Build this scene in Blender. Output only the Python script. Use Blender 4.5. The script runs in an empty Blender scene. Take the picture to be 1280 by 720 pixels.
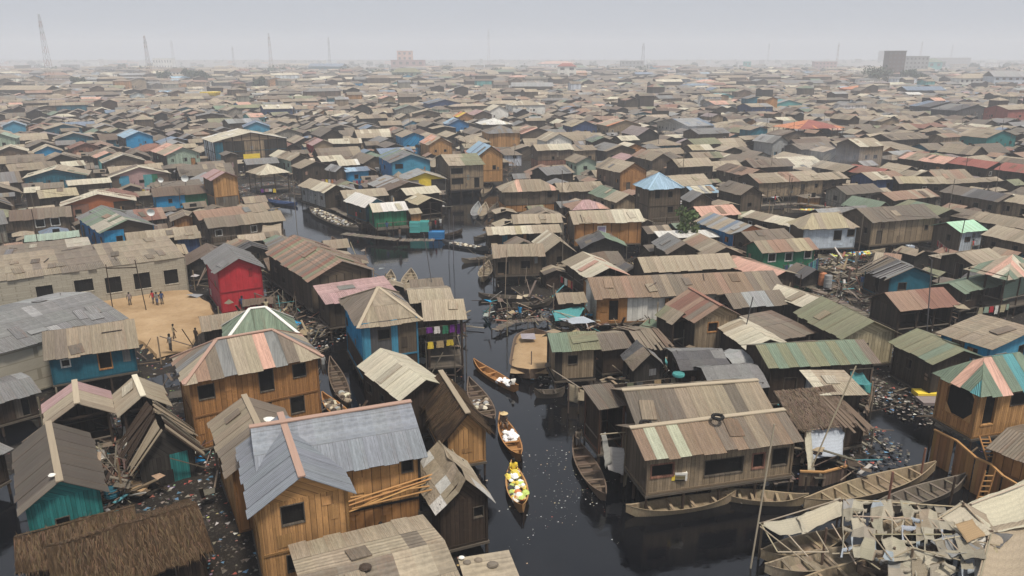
HAZE = .00058
HAZE_COL = (.92, .95, 1.0, 1)
SKY = .076
VEIL = .88
VEIL_COL = (4.5, 4.8, 5.35, 1)
SUN = 2.5
SUN_EL, SUN_AZ, SUN_ANG = 68, 145, 9
EXPO = .70
SMOKE = True
import bpy, math, random
from mathutils import Vector, Matrix, noise
random.seed(7)
R = math.radians
SC = bpy.context.scene
COL = SC.collection
CAMH, F = 25.0, 950.0
PITCH = math.atan(288.0 / F)
SN, CS = math.sin(PITCH), math.cos(PITCH)

# ---------------------------------------------------------------- pixel <-> world (photo pixels, 1280x720)
def at(px, py, z=0.0):
    X = (px - 640) / F; Y = (360 - py) / F
    dx, dy, dz = X, CS + Y * SN, -SN + Y * CS
    if dz > -0.004: dz = -0.004
    t = (z - CAMH) / dz
    return Vector((dx * t, dy * t, z))
def ray(px, py):
    X = (px - 640) / F; Y = (360 - py) / F
    return Vector((X, CS + Y * SN, -SN + Y * CS))
def px_of(p):
    d = p[1] * CS - (p[2] - CAMH) * SN
    if d < 1: return (-9999, -9999, 1)
    y = p[1] * SN + (p[2] - CAMH) * CS
    return (640 + F * p[0] / d, 360 - F * y / d, d)

# ---------------------------------------------------------------- colours (albedo)
C = dict(
    tan=(.385, .32, .23), tan2=(.295, .24, .17), cream=(.58, .525, .40), white=(.72, .70, .64), grey=(.27, .265, .255),
    lgrey=(.42, .42, .41), dgrey=(.135, .13, .13), brown=(.20, .145, .105), rust=(.33, .165, .115), red=(.33, .11, .085),
    orange=(.62, .25, .12), pink=(.42, .275, .26), salmon=(.62, .37, .28), olive=(.30, .30, .185), green=(.24, .31, .22),
    lgreen=(.34, .42, .33), teal=(.10, .32, .33), sky=(.07, .28, .42), blue=(.03, .16, .36), bblue=(.02, .24, .46), dblue=(.04, .07, .16),
    bluegrey=(.25, .32, .42), lblue=(.33, .47, .58), lilac=(.34, .28, .265), greybrown=(.27, .22, .165), dbrown=(.07, .048, .034),
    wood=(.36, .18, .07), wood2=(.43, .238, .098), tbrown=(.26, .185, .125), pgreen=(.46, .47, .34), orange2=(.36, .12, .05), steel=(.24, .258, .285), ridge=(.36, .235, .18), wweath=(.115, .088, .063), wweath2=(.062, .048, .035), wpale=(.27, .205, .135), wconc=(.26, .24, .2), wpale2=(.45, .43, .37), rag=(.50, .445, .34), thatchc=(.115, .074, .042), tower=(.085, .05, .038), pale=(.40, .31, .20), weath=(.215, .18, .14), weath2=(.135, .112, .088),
    dark=(.04, .035, .03), crim=(.48, .035, .045), pinkred=(.40, .10, .13), conc=(.43, .39, .31), yellow=(.75, .55, .06), black=(.012, .011, .010),
    green2=(.03, .17, .09), dteal=(.02, .12, .17), purple=(.25, .05, .35), seag=(.025, .18, .175), aqua=(.09, .36, .34), sand=(.50, .34, .19),
    bgreen=(.45, .70, .50), rustl=(.31, .20, .14), yel2=(.43, .365, .235), wblue=(.50, .55, .60), dwhite=(.5, .48, .44), skin=(.06, .035, .022))
CW = dict(tan='tan', tan2='drab tan', cream='cream', white='whitish', grey='grey', lgrey='light grey', dgrey='dark grey', brown='brown',
          rust='rust-red', red='red', orange='orange', pink='pink', salmon='salmon', olive='olive', green='grey-green', lgreen='pale green',
          teal='teal', sky='sky-blue', blue='blue', bblue='bright blue', dblue='dark blue', bluegrey='blue-grey', lblue='light blue',
          lilac='mauve', conc='concrete-grey', greybrown='grey-brown', dbrown='dark brown', wood='brown plank', wood2='light plank', pale='pale plank',
          weath='weathered grey', weath2='dark weathered', dark='dark', rustl='light rust')
for _k in C:
    if _k not in ('white', 'cream', 'tan', 'tan2', 'yel2', 'dwhite', 'lgreen', 'pink', 'red', 'orange', 'lblue', 'teal', 'sky', 'aqua', 'seag', 'rustl', 'tbrown', 'pgreen', 'orange2', 'steel', 'ridge', 'tower', 'conc', 'wpale', 'wconc', 'wpale2', 'rag', 'wweath', 'wweath2', 'skin', 'yellow', 'black', 'sand', 'dark', 'crim', 'wblue', 'bgreen', 'wood', 'wood2', 'salmon', 'blue', 'bblue', 'dblue', 'dteal', 'green2'): C[_k] = tuple(v * .74 for v in C[_k])
def col(c): return C[c] if isinstance(c, str) else c
def jit(c, a=.08):
    k = 1 + random.uniform(-a, a)
    return tuple(max(0, min(.9, x * k * (1 + random.uniform(-a, a) * .25))) for x in c[:3])

# ---------------------------------------------------------------- mesh builder
class MB:
    def __init__(s): s.v = []; s.f = []; s.c = []; s.uv = []; s.m = []
    def face(s, pts, c, uv=None, m=0, a=1.0):
        i = len(s.v); s.v.extend([tuple(p) for p in pts]); s.f.append(tuple(range(i, i + len(pts))))
        s.c.append((c[0], c[1], c[2], a)); s.m.append(m)
        if uv is None:
            p0, p1 = Vector(pts[0]), Vector(pts[1]); ex = (p1 - p0)
            if ex.length < 1e-6: ex = Vector((1, 0, 0))
            ex.normalize(); n = ex.cross(Vector(pts[-1]) - p0)
            if n.length < 1e-9: n = Vector((0, 0, 1))
            ey = n.normalized().cross(ex)
            uv = [((Vector(p) - p0).dot(ex) + p0.x, (Vector(p) - p0).dot(ey) + p0.z) for p in pts]
        s.uv.append(uv)
    def box(s, x0, x1, y0, y1, z0, z1, c, m=0, a=1.0):
        P = lambda x, y, z: (x, y, z)
        for q, uv in (
            ((P(x0, y0, z0), P(x1, y0, z0), P(x1, y0, z1), P(x0, y0, z1)), ((x0, z0), (x1, z0), (x1, z1), (x0, z1))),
            ((P(x1, y1, z0), P(x0, y1, z0), P(x0, y1, z1), P(x1, y1, z1)), ((x1, z0), (x0, z0), (x0, z1), (x1, z1))),
            ((P(x0, y1, z0), P(x0, y0, z0), P(x0, y0, z1), P(x0, y1, z1)), ((y1, z0), (y0, z0), (y0, z1), (y1, z1))),
            ((P(x1, y0, z0), P(x1, y1, z0), P(x1, y1, z1), P(x1, y0, z1)), ((y0, z0), (y1, z0), (y1, z1), (y0, z1))),
            ((P(x0, y0, z1), P(x1, y0, z1), P(x1, y1, z1), P(x0, y1, z1)), ((x0, y0), (x1, y0), (x1, y1), (x0, y1))),
            ((P(x0, y1, z0), P(x1, y1, z0), P(x1, y0, z0), P(x0, y0, z0)), ((x0, y1), (x1, y1), (x1, y0), (x0, y0)))):
            s.face(q, c, list(uv), m, a)
    def bar(s, p, q, w, h, c, m=0, a=1.0, n=4):
        p, q = Vector(p), Vector(q); d = q - p
        L = d.length
        if L < 1e-5: return
        d.normalize(); up = Vector((0, 0, 1)) if abs(d.z) < .95 else Vector((1, 0, 0))
        sx = d.cross(up).normalized(); sy = sx.cross(d)
        if n == 4: ring = [(-w / 2, -h / 2), (w / 2, -h / 2), (w / 2, h / 2), (-w / 2, h / 2)]
        else: ring = [(w / 2 * math.cos(2 * math.pi * k / n), h / 2 * math.sin(2 * math.pi * k / n)) for k in range(n)]
        A = [p + sx * x + sy * y for x, y in ring]; B = [q + sx * x + sy * y for x, y in ring]
        for k in range(n):
            j = (k + 1) % n
            s.face((A[k], A[j], B[j], B[k]), c, [(k * w, 0), (k * w + w, 0), (k * w + w, L), (k * w, L)], m, a)
        s.face(A[::-1], c, None, m, a); s.face(B, c, None, m, a)
    def mesh(s, name, mats, smooth=False):
        me = bpy.data.meshes.new(name)
        me.from_pydata(s.v, [], s.f)
        for m in mats: me.materials.append(M[m])
        me.polygons.foreach_set('material_index', s.m)
        if smooth: me.polygons.foreach_set('use_smooth', [True] * len(s.f))
        ul = me.uv_layers.new(name='UVMap'); fl = []
        cl = me.color_attributes.new(name='Col', type='FLOAT_COLOR', domain='CORNER'); cc = []
        for f, uv, c in zip(s.f, s.uv, s.c):
            for p in uv: fl.append(p[0]); fl.append(p[1])
            cc.extend(c * len(f))
        ul.data.foreach_set('uv', fl); cl.data.foreach_set('color', cc)
        me.update()
        return me
    def build(s, name, mats, parent=None, loc=None, rz=None, smooth=False, weld=False):
        if not s.f: return None
        me = s.mesh(name, mats, smooth)
        if weld:
            import bmesh
            b = bmesh.new(); b.from_mesh(me); bmesh.ops.remove_doubles(b, verts=b.verts, dist=1e-4); b.to_mesh(me); b.free()
        return link(name, me, parent, loc, rz)
def link(name, me, parent=None, loc=None, rz=None):
    o = bpy.data.objects.new(name, me); COL.objects.link(o)
    if parent: o.parent = parent
    if loc is not None: o.location = loc
    if rz is not None: o.rotation_euler = (0, 0, rz)
    return o
REG = []     # everything that wants a label: dict(o, label, lm, p, fill)
def tag(o, label, cat, group=None, kind=None):
    if label: o['label'] = label
    if cat: o['category'] = cat
    if group: o['group'] = group
    if kind: o['kind'] = kind
    return o
def empty(name, loc, rz=0.0):
    o = bpy.data.objects.new(name, None); COL.objects.link(o); o.location = loc; o.rotation_euler = (0, 0, rz)
    o.empty_display_size = .3
    return o

# ---------------------------------------------------------------- materials
M = {}
def nodes(name, rough=.8, spec=.2):
    m = bpy.data.materials.new(name); m.use_nodes = True; nt = m.node_tree
    b = nt.nodes['Principled BSDF']; b.inputs['Roughness'].default_value = rough
    b.inputs['Specular IOR Level'].default_value = spec
    M[name] = m
    return m, nt, b
class N:
    def __init__(s, nt): s.nt = nt
    def __call__(s, t, **k):
        n = s.nt.nodes.new(t)
        for a, v in k.items(): setattr(n, a, v)
        return n
    def l(s, a, b): s.nt.links.new(a, b)
    def math(s, op, a, b=None, c=None):
        n = s('ShaderNodeMath', operation=op)
        for i, x in enumerate((a, b, c)):
            if x is None: continue
            if isinstance(x, (int, float)): n.inputs[i].default_value = x
            else: s.l(x, n.inputs[i])
        return n.outputs[0]
    def vmul(s, v, k):
        n = s('ShaderNodeVectorMath', operation='MULTIPLY'); s.l(v, n.inputs[0]); n.inputs[1].default_value = k
        return n.outputs[0]
    def noise(s, v, scale, det=3, rough=.6):
        n = s('ShaderNodeTexNoise'); n.inputs['Scale'].default_value = scale; n.inputs['Detail'].default_value = det
        n.inputs['Roughness'].default_value = rough
        if v is not None: s.l(v, n.inputs['Vector'])
        return n.outputs[0]
    def rng(s, v, a, b, c, d):
        n = s('ShaderNodeMapRange'); s.l(v, n.inputs[0])
        for i, x in zip((1, 2, 3, 4), (a, b, c, d)): n.inputs[i].default_value = x
        return n.outputs[0]
    def mix(s, f, a, b, mode='MIX'):
        n = s('ShaderNodeMix', data_type='RGBA', blend_type=mode)
        for i, x in ((0, f), (6, a), (7, b)):
            if isinstance(x, (int, float)): n.inputs[i].default_value = x
            elif isinstance(x, tuple): n.inputs[i].default_value = x if len(x) == 4 else (*x, 1)
            else: s.l(x, n.inputs[i])
        return n.outputs[2]
    def bump(s, h, strength, dist, b):
        n = s('ShaderNodeBump'); n.inputs['Strength'].default_value = strength; n.inputs['Distance'].default_value = dist
        s.l(h, n.inputs['Height']); s.l(n.outputs[0], b.inputs['Normal'])
def base(n):
    a = n('ShaderNodeAttribute', attribute_name='Col'); uv = n('ShaderNodeUVMap').outputs[0]
    sp = n('ShaderNodeSeparateXYZ'); n.l(uv, sp.inputs[0])
    return a, uv, sp.outputs[0], sp.outputs[1]
def gmul(n, c, g):   # colour times grey value
    cm = n('ShaderNodeCombineColor')
    for i in range(3): n.l(g, cm.inputs[i])
    return n.mix(1.0, c, cm.outputs[0], 'MULTIPLY')

def make_materials():
    # corrugated tin: uv.x along the eave (m), uv.y up the slope (m); alpha = how rusty
    m, nt, b = nodes('tin', .62, .3); n = N(nt); a, uv, u, v = base(n)
    big = n.noise(uv, .55, 4, .7); fine = n.noise(uv, 6, 4, .75); st = n.noise(n.vmul(uv, (5.0, .35, 1)), 1.0, 4, .7)
    g = n.math('MULTIPLY', n.rng(big, .25, .75, .62, 1.26), n.rng(st, .25, .75, .64, 1.26))
    g = n.math('MULTIPLY', g, n.rng(fine, .2, .8, .78, 1.2))
    seam = n.math('FRACT', n.math('DIVIDE', u, .76))
    seam = n.math('LESS_THAN', seam, .045)
    g = n.math('MULTIPLY', g, n.math('SUBTRACT', 1.0, n.math('MULTIPLY', seam, .28)))
    c = gmul(n, a.outputs['Color'], g)
    rm = n.noise(n.vmul(uv, (1.3, .5, 1)), 1.3, 5, .75)
    rm = n.math('MULTIPLY', n.rng(rm, .48, .72, 0, 1), a.outputs['Alpha'])
    c = n.mix(rm, c, (.20, .105, .06, 1))
    dk = n.rng(n.noise(n.vmul(uv, (1.6, .9, 1)), 1.3, 6, .8), .57, .72, 0, .55)
    c = n.mix(dk, c, (.09, .075, .06, 1)); n.l(c, b.inputs['Base Color'])
    w = n.math('SINE', n.math('MULTIPLY', u, 2 * math.pi / .19))
    h = n.math('ADD', n.math('MULTIPLY', w, .5), n.math('MULTIPLY', big, 2.0))
    n.bump(h, .9, .035, b)
    # vertical planks / sheets for walls. alpha: 1 planks, 0 smooth paint
    m, nt, b = nodes('wall', .85, .15); n = N(nt); a, uv, u, v = base(n)
    q = n.math('DIVIDE', u, .135); idx = n.math('FLOOR', q)
    wn = n('ShaderNodeTexWhiteNoise', noise_dimensions='1D'); n.l(idx, wn.inputs['W'])
    pl = n.rng(wn.outputs['Value'], 0, 1, .74, 1.16)
    gap = n.math('LESS_THAN', n.math('FRACT', q), .09)
    grain = n.noise(n.vmul(uv, (14, .7, 1)), 1.0, 5, .7)
    st = n.noise(n.vmul(uv, (2.4, .5, 1)), 1.0, 5, .75)
    pg = n.math('MULTIPLY', pl, n.rng(grain, .2, .8, .62, 1.35))
    pg = n.math('MULTIPLY', pg, n.math('SUBTRACT', 1.0, n.math('MULTIPLY', gap, .62)))
    pg = n.mix(a.outputs['Alpha'], (1, 1, 1, 1), pg)
    g2 = n.rng(st, .25, .75, .62, 1.28)
    c = n.mix(1.0, a.outputs['Color'], pg, 'MULTIPLY'); c = gmul(n, c, g2)
    c = n.mix(n.rng(n.noise(uv, 1.3, 5, .75), .56, .74, 0, .55), c, (.085, .07, .055, 1)); n.l(c, b.inputs['Base Color'])
    hh = n.math('ADD', n.math('MULTIPLY', gap, -1.0), n.math('MULTIPLY', grain, .7)); n.bump(hh, .6, .03, b)
    # timber (boats, beams, posts, boards)
    m, nt, b = nodes('timber', .85, .15); n = N(nt); a, uv, u, v = base(n)
    gr = n.noise(n.vmul(uv, (9, .9, 1)), 1.0, 5, .7); bl = n.noise(uv, 1.7, 4, .7)
    c = gmul(n, a.outputs['Color'], n.math('MULTIPLY', n.rng(gr, .2, .8, .6, 1.35), n.rng(bl, .25, .75, .65, 1.3)))
    n.l(c, b.inputs['Base Color']); n.bump(gr, .6, .02, b)
    # thatch
    m, nt, b = nodes('thatch', .95, .05); n = N(nt); a, uv, u, v = base(n)
    gr = n.noise(n.vmul(uv, (11, 2.6, 1)), 1.0, 6, .8); bl = n.noise(uv, 2.2, 5, .75); b2 = n.noise(uv, .5, 3, .6)
    g = n.math('MULTIPLY', n.rng(gr, .3, .7, .35, 1.6), n.rng(bl, .3, .7, .45, 1.5))
    g = n.math('MULTIPLY', g, n.rng(b2, .3, .7, .75, 1.25))
    n.l(gmul(n, a.outputs['Color'], g), b.inputs['Base Color'])
    n.bump(n.math('ADD', gr, bl), 1.0, .12, b)
    # tarpaulin and cloth
    m, nt, b = nodes('cloth', .8, .2); n = N(nt); a, uv, u, v = base(n)
    bl = n.noise(uv, 1.1, 5, .75); f = n.noise(uv, 7, 4, .7)
    g = n.math('MULTIPLY', n.rng(bl, .25, .75, .62, 1.22), n.rng(f, .2, .8, .8, 1.15))
    c = gmul(n, a.outputs['Color'], g)
    c = n.mix(n.rng(n.noise(uv, 2.3, 6, .8), .58, .7, 0, .6), c, (.10, .08, .06, 1)); n.l(c, b.inputs['Base Color'])
    n.bump(n.noise(n.vmul(uv, (1.2, 3.5, 1)), 1.5, 4, .6), .8, .15, b)
    # concrete blocks
    m, nt, b = nodes('block', .9, .1); n = N(nt); a, uv, u, v = base(n)
    br = n('ShaderNodeTexBrick'); n.l(uv, br.inputs['Vector']); br.inputs['Scale'].default_value = 1.0
    br.inputs['Brick Width'].default_value = .46; br.inputs['Row Height'].default_value = .23; br.inputs['Mortar Size'].default_value = .012
    br.inputs['Color1'].default_value = (.95, .95, .95, 1); br.inputs['Color2'].default_value = (.82, .82, .82, 1); br.inputs['Mortar'].default_value = (.66, .65, .63, 1)
    c = n.mix(1.0, a.outputs['Color'], br.outputs[0], 'MULTIPLY')
    bl = n.noise(uv, .7, 6, .75); c = gmul(n, c, n.rng(bl, .25, .75, .68, 1.25))
    c = n.mix(n.rng(n.noise(n.vmul(uv, (2, .5, 1)), 1, 5, .8), .58, .75, 0, .5), c, (.12, .10, .08, 1)); n.l(c, b.inputs['Base Color'])
    n.bump(bl, .4, .03, b)
    # plain things (paint, skin, small goods)
    m, nt, b = nodes('plain', .7, .25); n = N(nt); a, uv, u, v = base(n)
    bl = n.noise(uv, 3, 4, .7); n.l(gmul(n, a.outputs['Color'], n.rng(bl, .25, .75, .85, 1.12)), b.inputs['Base Color'])
    # foliage
    m, nt, b = nodes('leaf', .8, .2); n = N(nt); a, uv, u, v = base(n)
    n.l(a.outputs['Color'], b.inputs['Base Color'])
    # mud with trodden rubbish, object space
    m, nt, b = nodes('mud', .75, .25); n = N(nt); tc = n('ShaderNodeTexCoord').outputs['Object']
    bl = n.noise(tc, .35, 5, .7); f = n.noise(tc, 3.5, 5, .8)
    c = n.mix(n.rng(bl, .35, .65, 0, 1), (.009, .0075, .006, 1), (.026, .020, .015, 1))
    c = n.mix(n.rng(f, .56, .66, 0, .8), c, (.11, .09, .07, 1))
    vo = n('ShaderNodeTexVoronoi'); vo.inputs['Scale'].default_value = 2.6; n.l(tc, vo.inputs['Vector'])
    sp = n.math('MULTIPLY', n.math('LESS_THAN', vo.outputs['Distance'], .20), n.rng(n.noise(tc, .9, 3), .52, .58, 0, 1))
    c = n.mix(n.math('MULTIPLY', sp, .8), c, n.mix(.55, vo.outputs['Color'], (.35, .33, .3, 1)))
    n.l(c, b.inputs['Base Color']); n.bump(f, 1, .15, b)
    # sand yard
    m, nt, b = nodes('sandy', .95, .05); n = N(nt); tc = n('ShaderNodeTexCoord').outputs['Object']
    c = n.mix(n.rng(n.noise(tc, .25, 6, .75), .3, .7, 0, 1), (.26, .17, .09, 1), (.42, .30, .18, 1))
    c = n.mix(n.rng(n.noise(tc, 1.6, 6, .8), .55, .72, 0, .5), c, (.15, .11, .07, 1))
    n.l(c, b.inputs['Base Color']); n.bump(n.noise(tc, 2.5, 5, .7), .6, .1, b)
    # far ground
    m, nt, b = nodes('farland', .9, .1); n = N(nt); tc = n('ShaderNodeTexCoord').outputs['Object']
    c = n.mix(n.rng(n.noise(tc, .02, 6, .75), .35, .65, 0, 1), (.10, .09, .075, 1), (.22, .19, .16, 1))
    n.l(c, b.inputs['Base Color'])
    # canal water
    m, nt, b = nodes('canal', .07, .5); n = N(nt); tc = n('ShaderNodeTexCoord').outputs['Object']
    b.inputs['IOR'].default_value = 1.5
    sc_ = n.noise(tc, .12, 5, .7)
    n.l(n.mix(n.rng(sc_, .4, .6, 0, 1), (.002, .0025, .004, 1), (.006, .006, .007, 1)), b.inputs['Base Color'])
    n.l(n.rng(n.noise(tc, .25, 4, .6), .35, .65, .03, .12), b.inputs['Roughness'])
    h = n.math('ADD', n.noise(tc, 1.1, 3, .5), n.math('MULTIPLY', n.noise(tc, 5, 3, .5), .25)); n.bump(h, .13, .08, b)

def base_angle(x, y):
    t = x / max(30, y); L = lambda a, b, k: a + (b - a) * max(0, min(1, k))
    d = L(34, 14, (t + .35) / .35) if t < 0 else L(14, 24, t / .5)
    return math.radians(d) + math.radians(7) * noise.noise(Vector((x * .02, y * .012, 3)))
# ---------------------------------------------------------------- occupancy of the ground, 1 m cells
OCC = set(); RES = set()
def cells(cx, cy, W, D, rz, inf=0.0):
    hw, hd = W / 2 + inf, D / 2 + inf; c, s = math.cos(rz), math.sin(rz); r = math.hypot(hw, hd)
    out = []
    for i in range(int(math.floor(cx - r)), int(math.ceil(cx + r)) + 1):
        for j in range(int(math.floor(cy - r)), int(math.ceil(cy + r)) + 1):
            dx, dy = i + .5 - cx, j + .5 - cy
            if abs(dx * c + dy * s) <= hw and abs(-dx * s + dy * c) <= hd: out.append((i, j))
    return out

# ---------------------------------------------------------------- sheets over a sloping polygon
def clip(poly, ax, val, keep_less):
    out = []
    for i in range(len(poly)):
        p, q = poly[i], poly[(i + 1) % len(poly)]
        ip = (p[ax] <= val) if keep_less else (p[ax] >= val); iq = (q[ax] <= val) if keep_less else (q[ax] >= val)
        if ip: out.append(p)
        if ip != iq:
            t = (val - p[ax]) / (q[ax] - p[ax]); out.append((p[0] + (q[0] - p[0]) * t, p[1] + (q[1] - p[1]) * t))
    return out
PATCHY = [0]
def slope(mb, E0, E1, T1, T0, pal, sw=.8, rh=2.3, th=.03, wav=.03, rag=.15, rust=.4, off=(0, 0), lift=.02, miss=0.0, patch=.06, detail=1):
    E0, E1, T1, T0 = map(Vector, (E0, E1, T1, T0))
    ex = (E1 - E0); L = ex.length; ex.normalize()
    n = ex.cross((T0 - E0) if (T0 - E0).length > (T1 - E0).length * .2 else (T1 - E0)).normalized()
    if n.z < 0: n = -n
    ey = n.cross(ex)
    if ey.dot(T0 - E0) < 0 and ey.dot(T1 - E0) < 0: ey = -ey
    poly = [(0, 0), (L, 0), ((T1 - E0).dot(ex), (T1 - E0).dot(ey))]
    if (T1 - T0).length > .05: poly.append(((T0 - E0).dot(ex), (T0 - E0).dot(ey)))
    a0 = min(p[0] for p in poly); a1 = max(p[0] for p in poly); H = max(p[1] for p in poly)
    ns = max(1, round((a1 - a0) / sw)); sw = (a1 - a0) / ns
    nr = max(1, round(H / rh)); rh = H / nr
    cur = random.choice(pal[0]); k = 0
    if PATCHY[0] and detail: roof_patches(mb, E0, ex, ey, n, poly, H, pal, int(PATCHY[0] * (a1 - a0) * H / 20 + random.random()), off, rust)
    for i in range(ns):
        st = clip(clip(poly, 0, a0 + i * sw, False), 0, a0 + (i + 1) * sw, True) if ns > 1 else poly
        if len(st) < 3: continue
        if pal[1]:
            seq = pal[1]; cc = seq[i % len(seq)]
        else:
            if random.random() < .22: cur = random.choice(pal[0])
            cc = cur
        drop = random.uniform(-rag * .3, rag)
        for j in range(nr):
            if miss and random.random() < miss: continue
            q = clip(clip(st, 1, j * rh, False), 1, (j + 1) * rh, True) if nr > 1 else st
            if len(q) < 3: continue
            c2 = col(cc)
            if not pal[1] and random.random() < patch: c2 = col(random.choice(pal[0]))
            c2 = jit(c2, .065)
            lf = random.uniform(0, lift) + (.012 if (i + j) % 2 else 0)
            ru = rust * random.choice((.3, .6, 1, 1.5))
            top = []; uv = []
            for (x, y) in q:
                yy = y - drop if y < 1e-4 else y
                P = E0 + ex * x + ey * yy
                w = wav * noise.noise(P * .6 + Vector((off[0], off[1], 0))) * 2
                top.append(P + n * (w + lf)); uv.append((x + off[0], y + off[1]))
            mb.face(top, c2, uv, 0, min(1, ru))
            if detail:
                bot = [p - n * th for p in top]
                mb.face(bot[::-1], c2, uv[::-1], 0, min(1, ru))
                for t in range(len(q)):
                    t2 = (t + 1) % len(q)
                    mb.face((bot[t], bot[t2], top[t2], top[t]), c2, [uv[t], uv[t2], uv[t2], uv[t]], 0, min(1, ru))

def roof_patches(mb, E0, ex, ey, n, poly, H, pal, k, off, rust):
    a0 = min(p[0] for p in poly); a1 = max(p[0] for p in poly)
    for _ in range(k):
        cx, cy = random.uniform(a0 + .8, a1 - .8), random.uniform(.7, max(.8, H - .7)); t = random.uniform(-.16, .16) + (math.pi / 2 if random.random() < .12 else 0)
        w, h = random.uniform(.35, .5), random.uniform(.5, 1.2); q = [(cx + x * math.cos(t) - y * math.sin(t), cy + x * math.sin(t) + y * math.cos(t)) for x, y in ((-w, -h), (w, -h), (w, h), (-w, h))]
        ok = all(_in(poly, x, y) for x, y in q)
        if not ok: continue
        kf = random.uniform(.6, 1.15); c = jit(tuple(x * kf for x in col(random.choice(pal[0]))), .06) if random.random() < .75 else jit(col(random.choice(['tan2', 'greybrown', 'tbrown', 'grey', 'weath'])), .15); l = random.uniform(.05, .09)
        P = [E0 + ex * x + ey * y + n * (l + random.uniform(0, .05)) for x, y in q]; uv = [(x + off[0] + 9, y + off[1]) for x, y in ((-w, -h), (w, -h), (w, h), (-w, h))]
        mb.face(P, c, uv, 0, min(1, random.random() * 1.2)); B = [p - n * .05 for p in P]
        for i in range(4): mb.face((B[i], B[(i + 1) % 4], P[(i + 1) % 4], P[i]), c, [uv[i], uv[(i + 1) % 4], uv[(i + 1) % 4], uv[i]])
    for _ in range(k // 2):      # battens and sticks lying on the roof
        cx, cy = random.uniform(a0 + .6, a1 - .6), random.uniform(.5, max(.6, H - .4)); t = random.uniform(0, 3.14); L = random.uniform(.4, 1.1)
        q = [(cx - L * math.cos(t), cy - L * math.sin(t)), (cx + L * math.cos(t), cy + L * math.sin(t))]
        if all(_in(poly, x, y) for x, y in q): mb.bar(E0 + ex * q[0][0] + ey * q[0][1] + n * .1, E0 + ex * q[1][0] + ey * q[1][1] + n * .1, .07, .05, jit(C['weath'], .3))
def _in(poly, x, y):
    c = False; j = len(poly) - 1
    for i in range(len(poly)):
        a, b = poly[i], poly[j]
        if (a[1] > y) != (b[1] > y) and x < (b[0] - a[0]) * (y - a[1]) / (b[1] - a[1]) + a[0]: c = not c
        j = i
    return c
def palette(rc):
    """rc: 'tan' | 'tan/rust' (random mix) | ['a','b',..] repeated stripes"""
    if isinstance(rc, list): return (rc, rc)
    return (rc.split('/'), None)

# ---------------------------------------------------------------- roofs: local frame, x along the front, y away
def roof_mesh(W, D, ze, rise, rt, rc, mat='tin', detail=1, **k):
    mb = MB(); hw, hd = W / 2, D / 2; pal = palette(rc); zr = ze + rise
    off = (random.uniform(0, 60), random.uniform(0, 60))
    kw = dict(off=off, detail=detail); kw.update(k)
    if mat == 'thatch': kw.update(sw=.32, rh=50, th=.14, wav=.10, rag=.30, lift=.02, rust=0)
    if mat == 'cloth': kw.update(sw=.9, rh=.9, th=.02, wav=.16, rag=.12, lift=.0, rust=0)
    if mat == 'timber': kw.update(sw=.2, rh=2.2, th=.04, wav=.15, rag=.7, lift=.17, rust=0)
    def S(a, b, c, d): slope(mb, a, b, c, d, pal, **kw)
    if rt == 'u':
        S((-hw, -hd, ze), (hw, -hd, ze), (hw, 0, zr), (-hw, 0, zr)); S((hw, hd, ze), (-hw, hd, ze), (-hw, 0, zr), (hw, 0, zr))
    elif rt == 'v':
        S((-hw, hd, ze), (-hw, -hd, ze), (0, -hd, zr), (0, hd, zr)); pal = (pal[0], pal[1][::-1]) if pal[1] else pal; S((hw, -hd, ze), (hw, hd, ze), (0, hd, zr), (0, -hd, zr))
    elif rt in 'hp':
        if W >= D: r = max(.05, hw - hd * (1.0 if rt == 'h' else 1.0)) if rt == 'h' else .05; A, B = (-r, 0, zr), (r, 0, zr)
        else: r = max(.05, hd - hw) if rt == 'h' else .05; A, B = (0, -r, zr), (0, r, zr)
        if W >= D:
            S((-hw, -hd, ze), (hw, -hd, ze), B, A); S((hw, hd, ze), (-hw, hd, ze), A, B)
            S((-hw, hd, ze), (-hw, -hd, ze), A, A); S((hw, -hd, ze), (hw, hd, ze), B, B)
        else:
            S((-hw, -hd, ze), (hw, -hd, ze), A, A); S((hw, hd, ze), (-hw, hd, ze), B, B)
            S((-hw, hd, ze), (-hw, -hd, ze), A, B); S((hw, -hd, ze), (hw, hd, ze), B, A)
    elif rt == 's': S((-hw, -hd, ze), (hw, -hd, ze), (hw, hd, zr), (-hw, hd, zr))
    elif rt == 'S': S((hw, hd, ze), (-hw, hd, ze), (-hw, -hd, zr), (hw, -hd, zr))
    return mb
def roof_z(x, y, W, D, ze, rise, rt):
    hw, hd = W / 2, D / 2
    if rt == 'u': return ze + rise * (1 - abs(y) / hd)
    if rt == 'v': return ze + rise * (1 - abs(x) / hw)
    if rt in 'hp': m = min(hw, hd); return ze + rise * min(1, min(hw - abs(x), hd - abs(y)) / m)
    if rt == 's': return ze + rise * (y + hd) / D
    if rt == 'S': return ze + rise * (hd - y) / D
    return ze

WP = [0]
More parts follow.
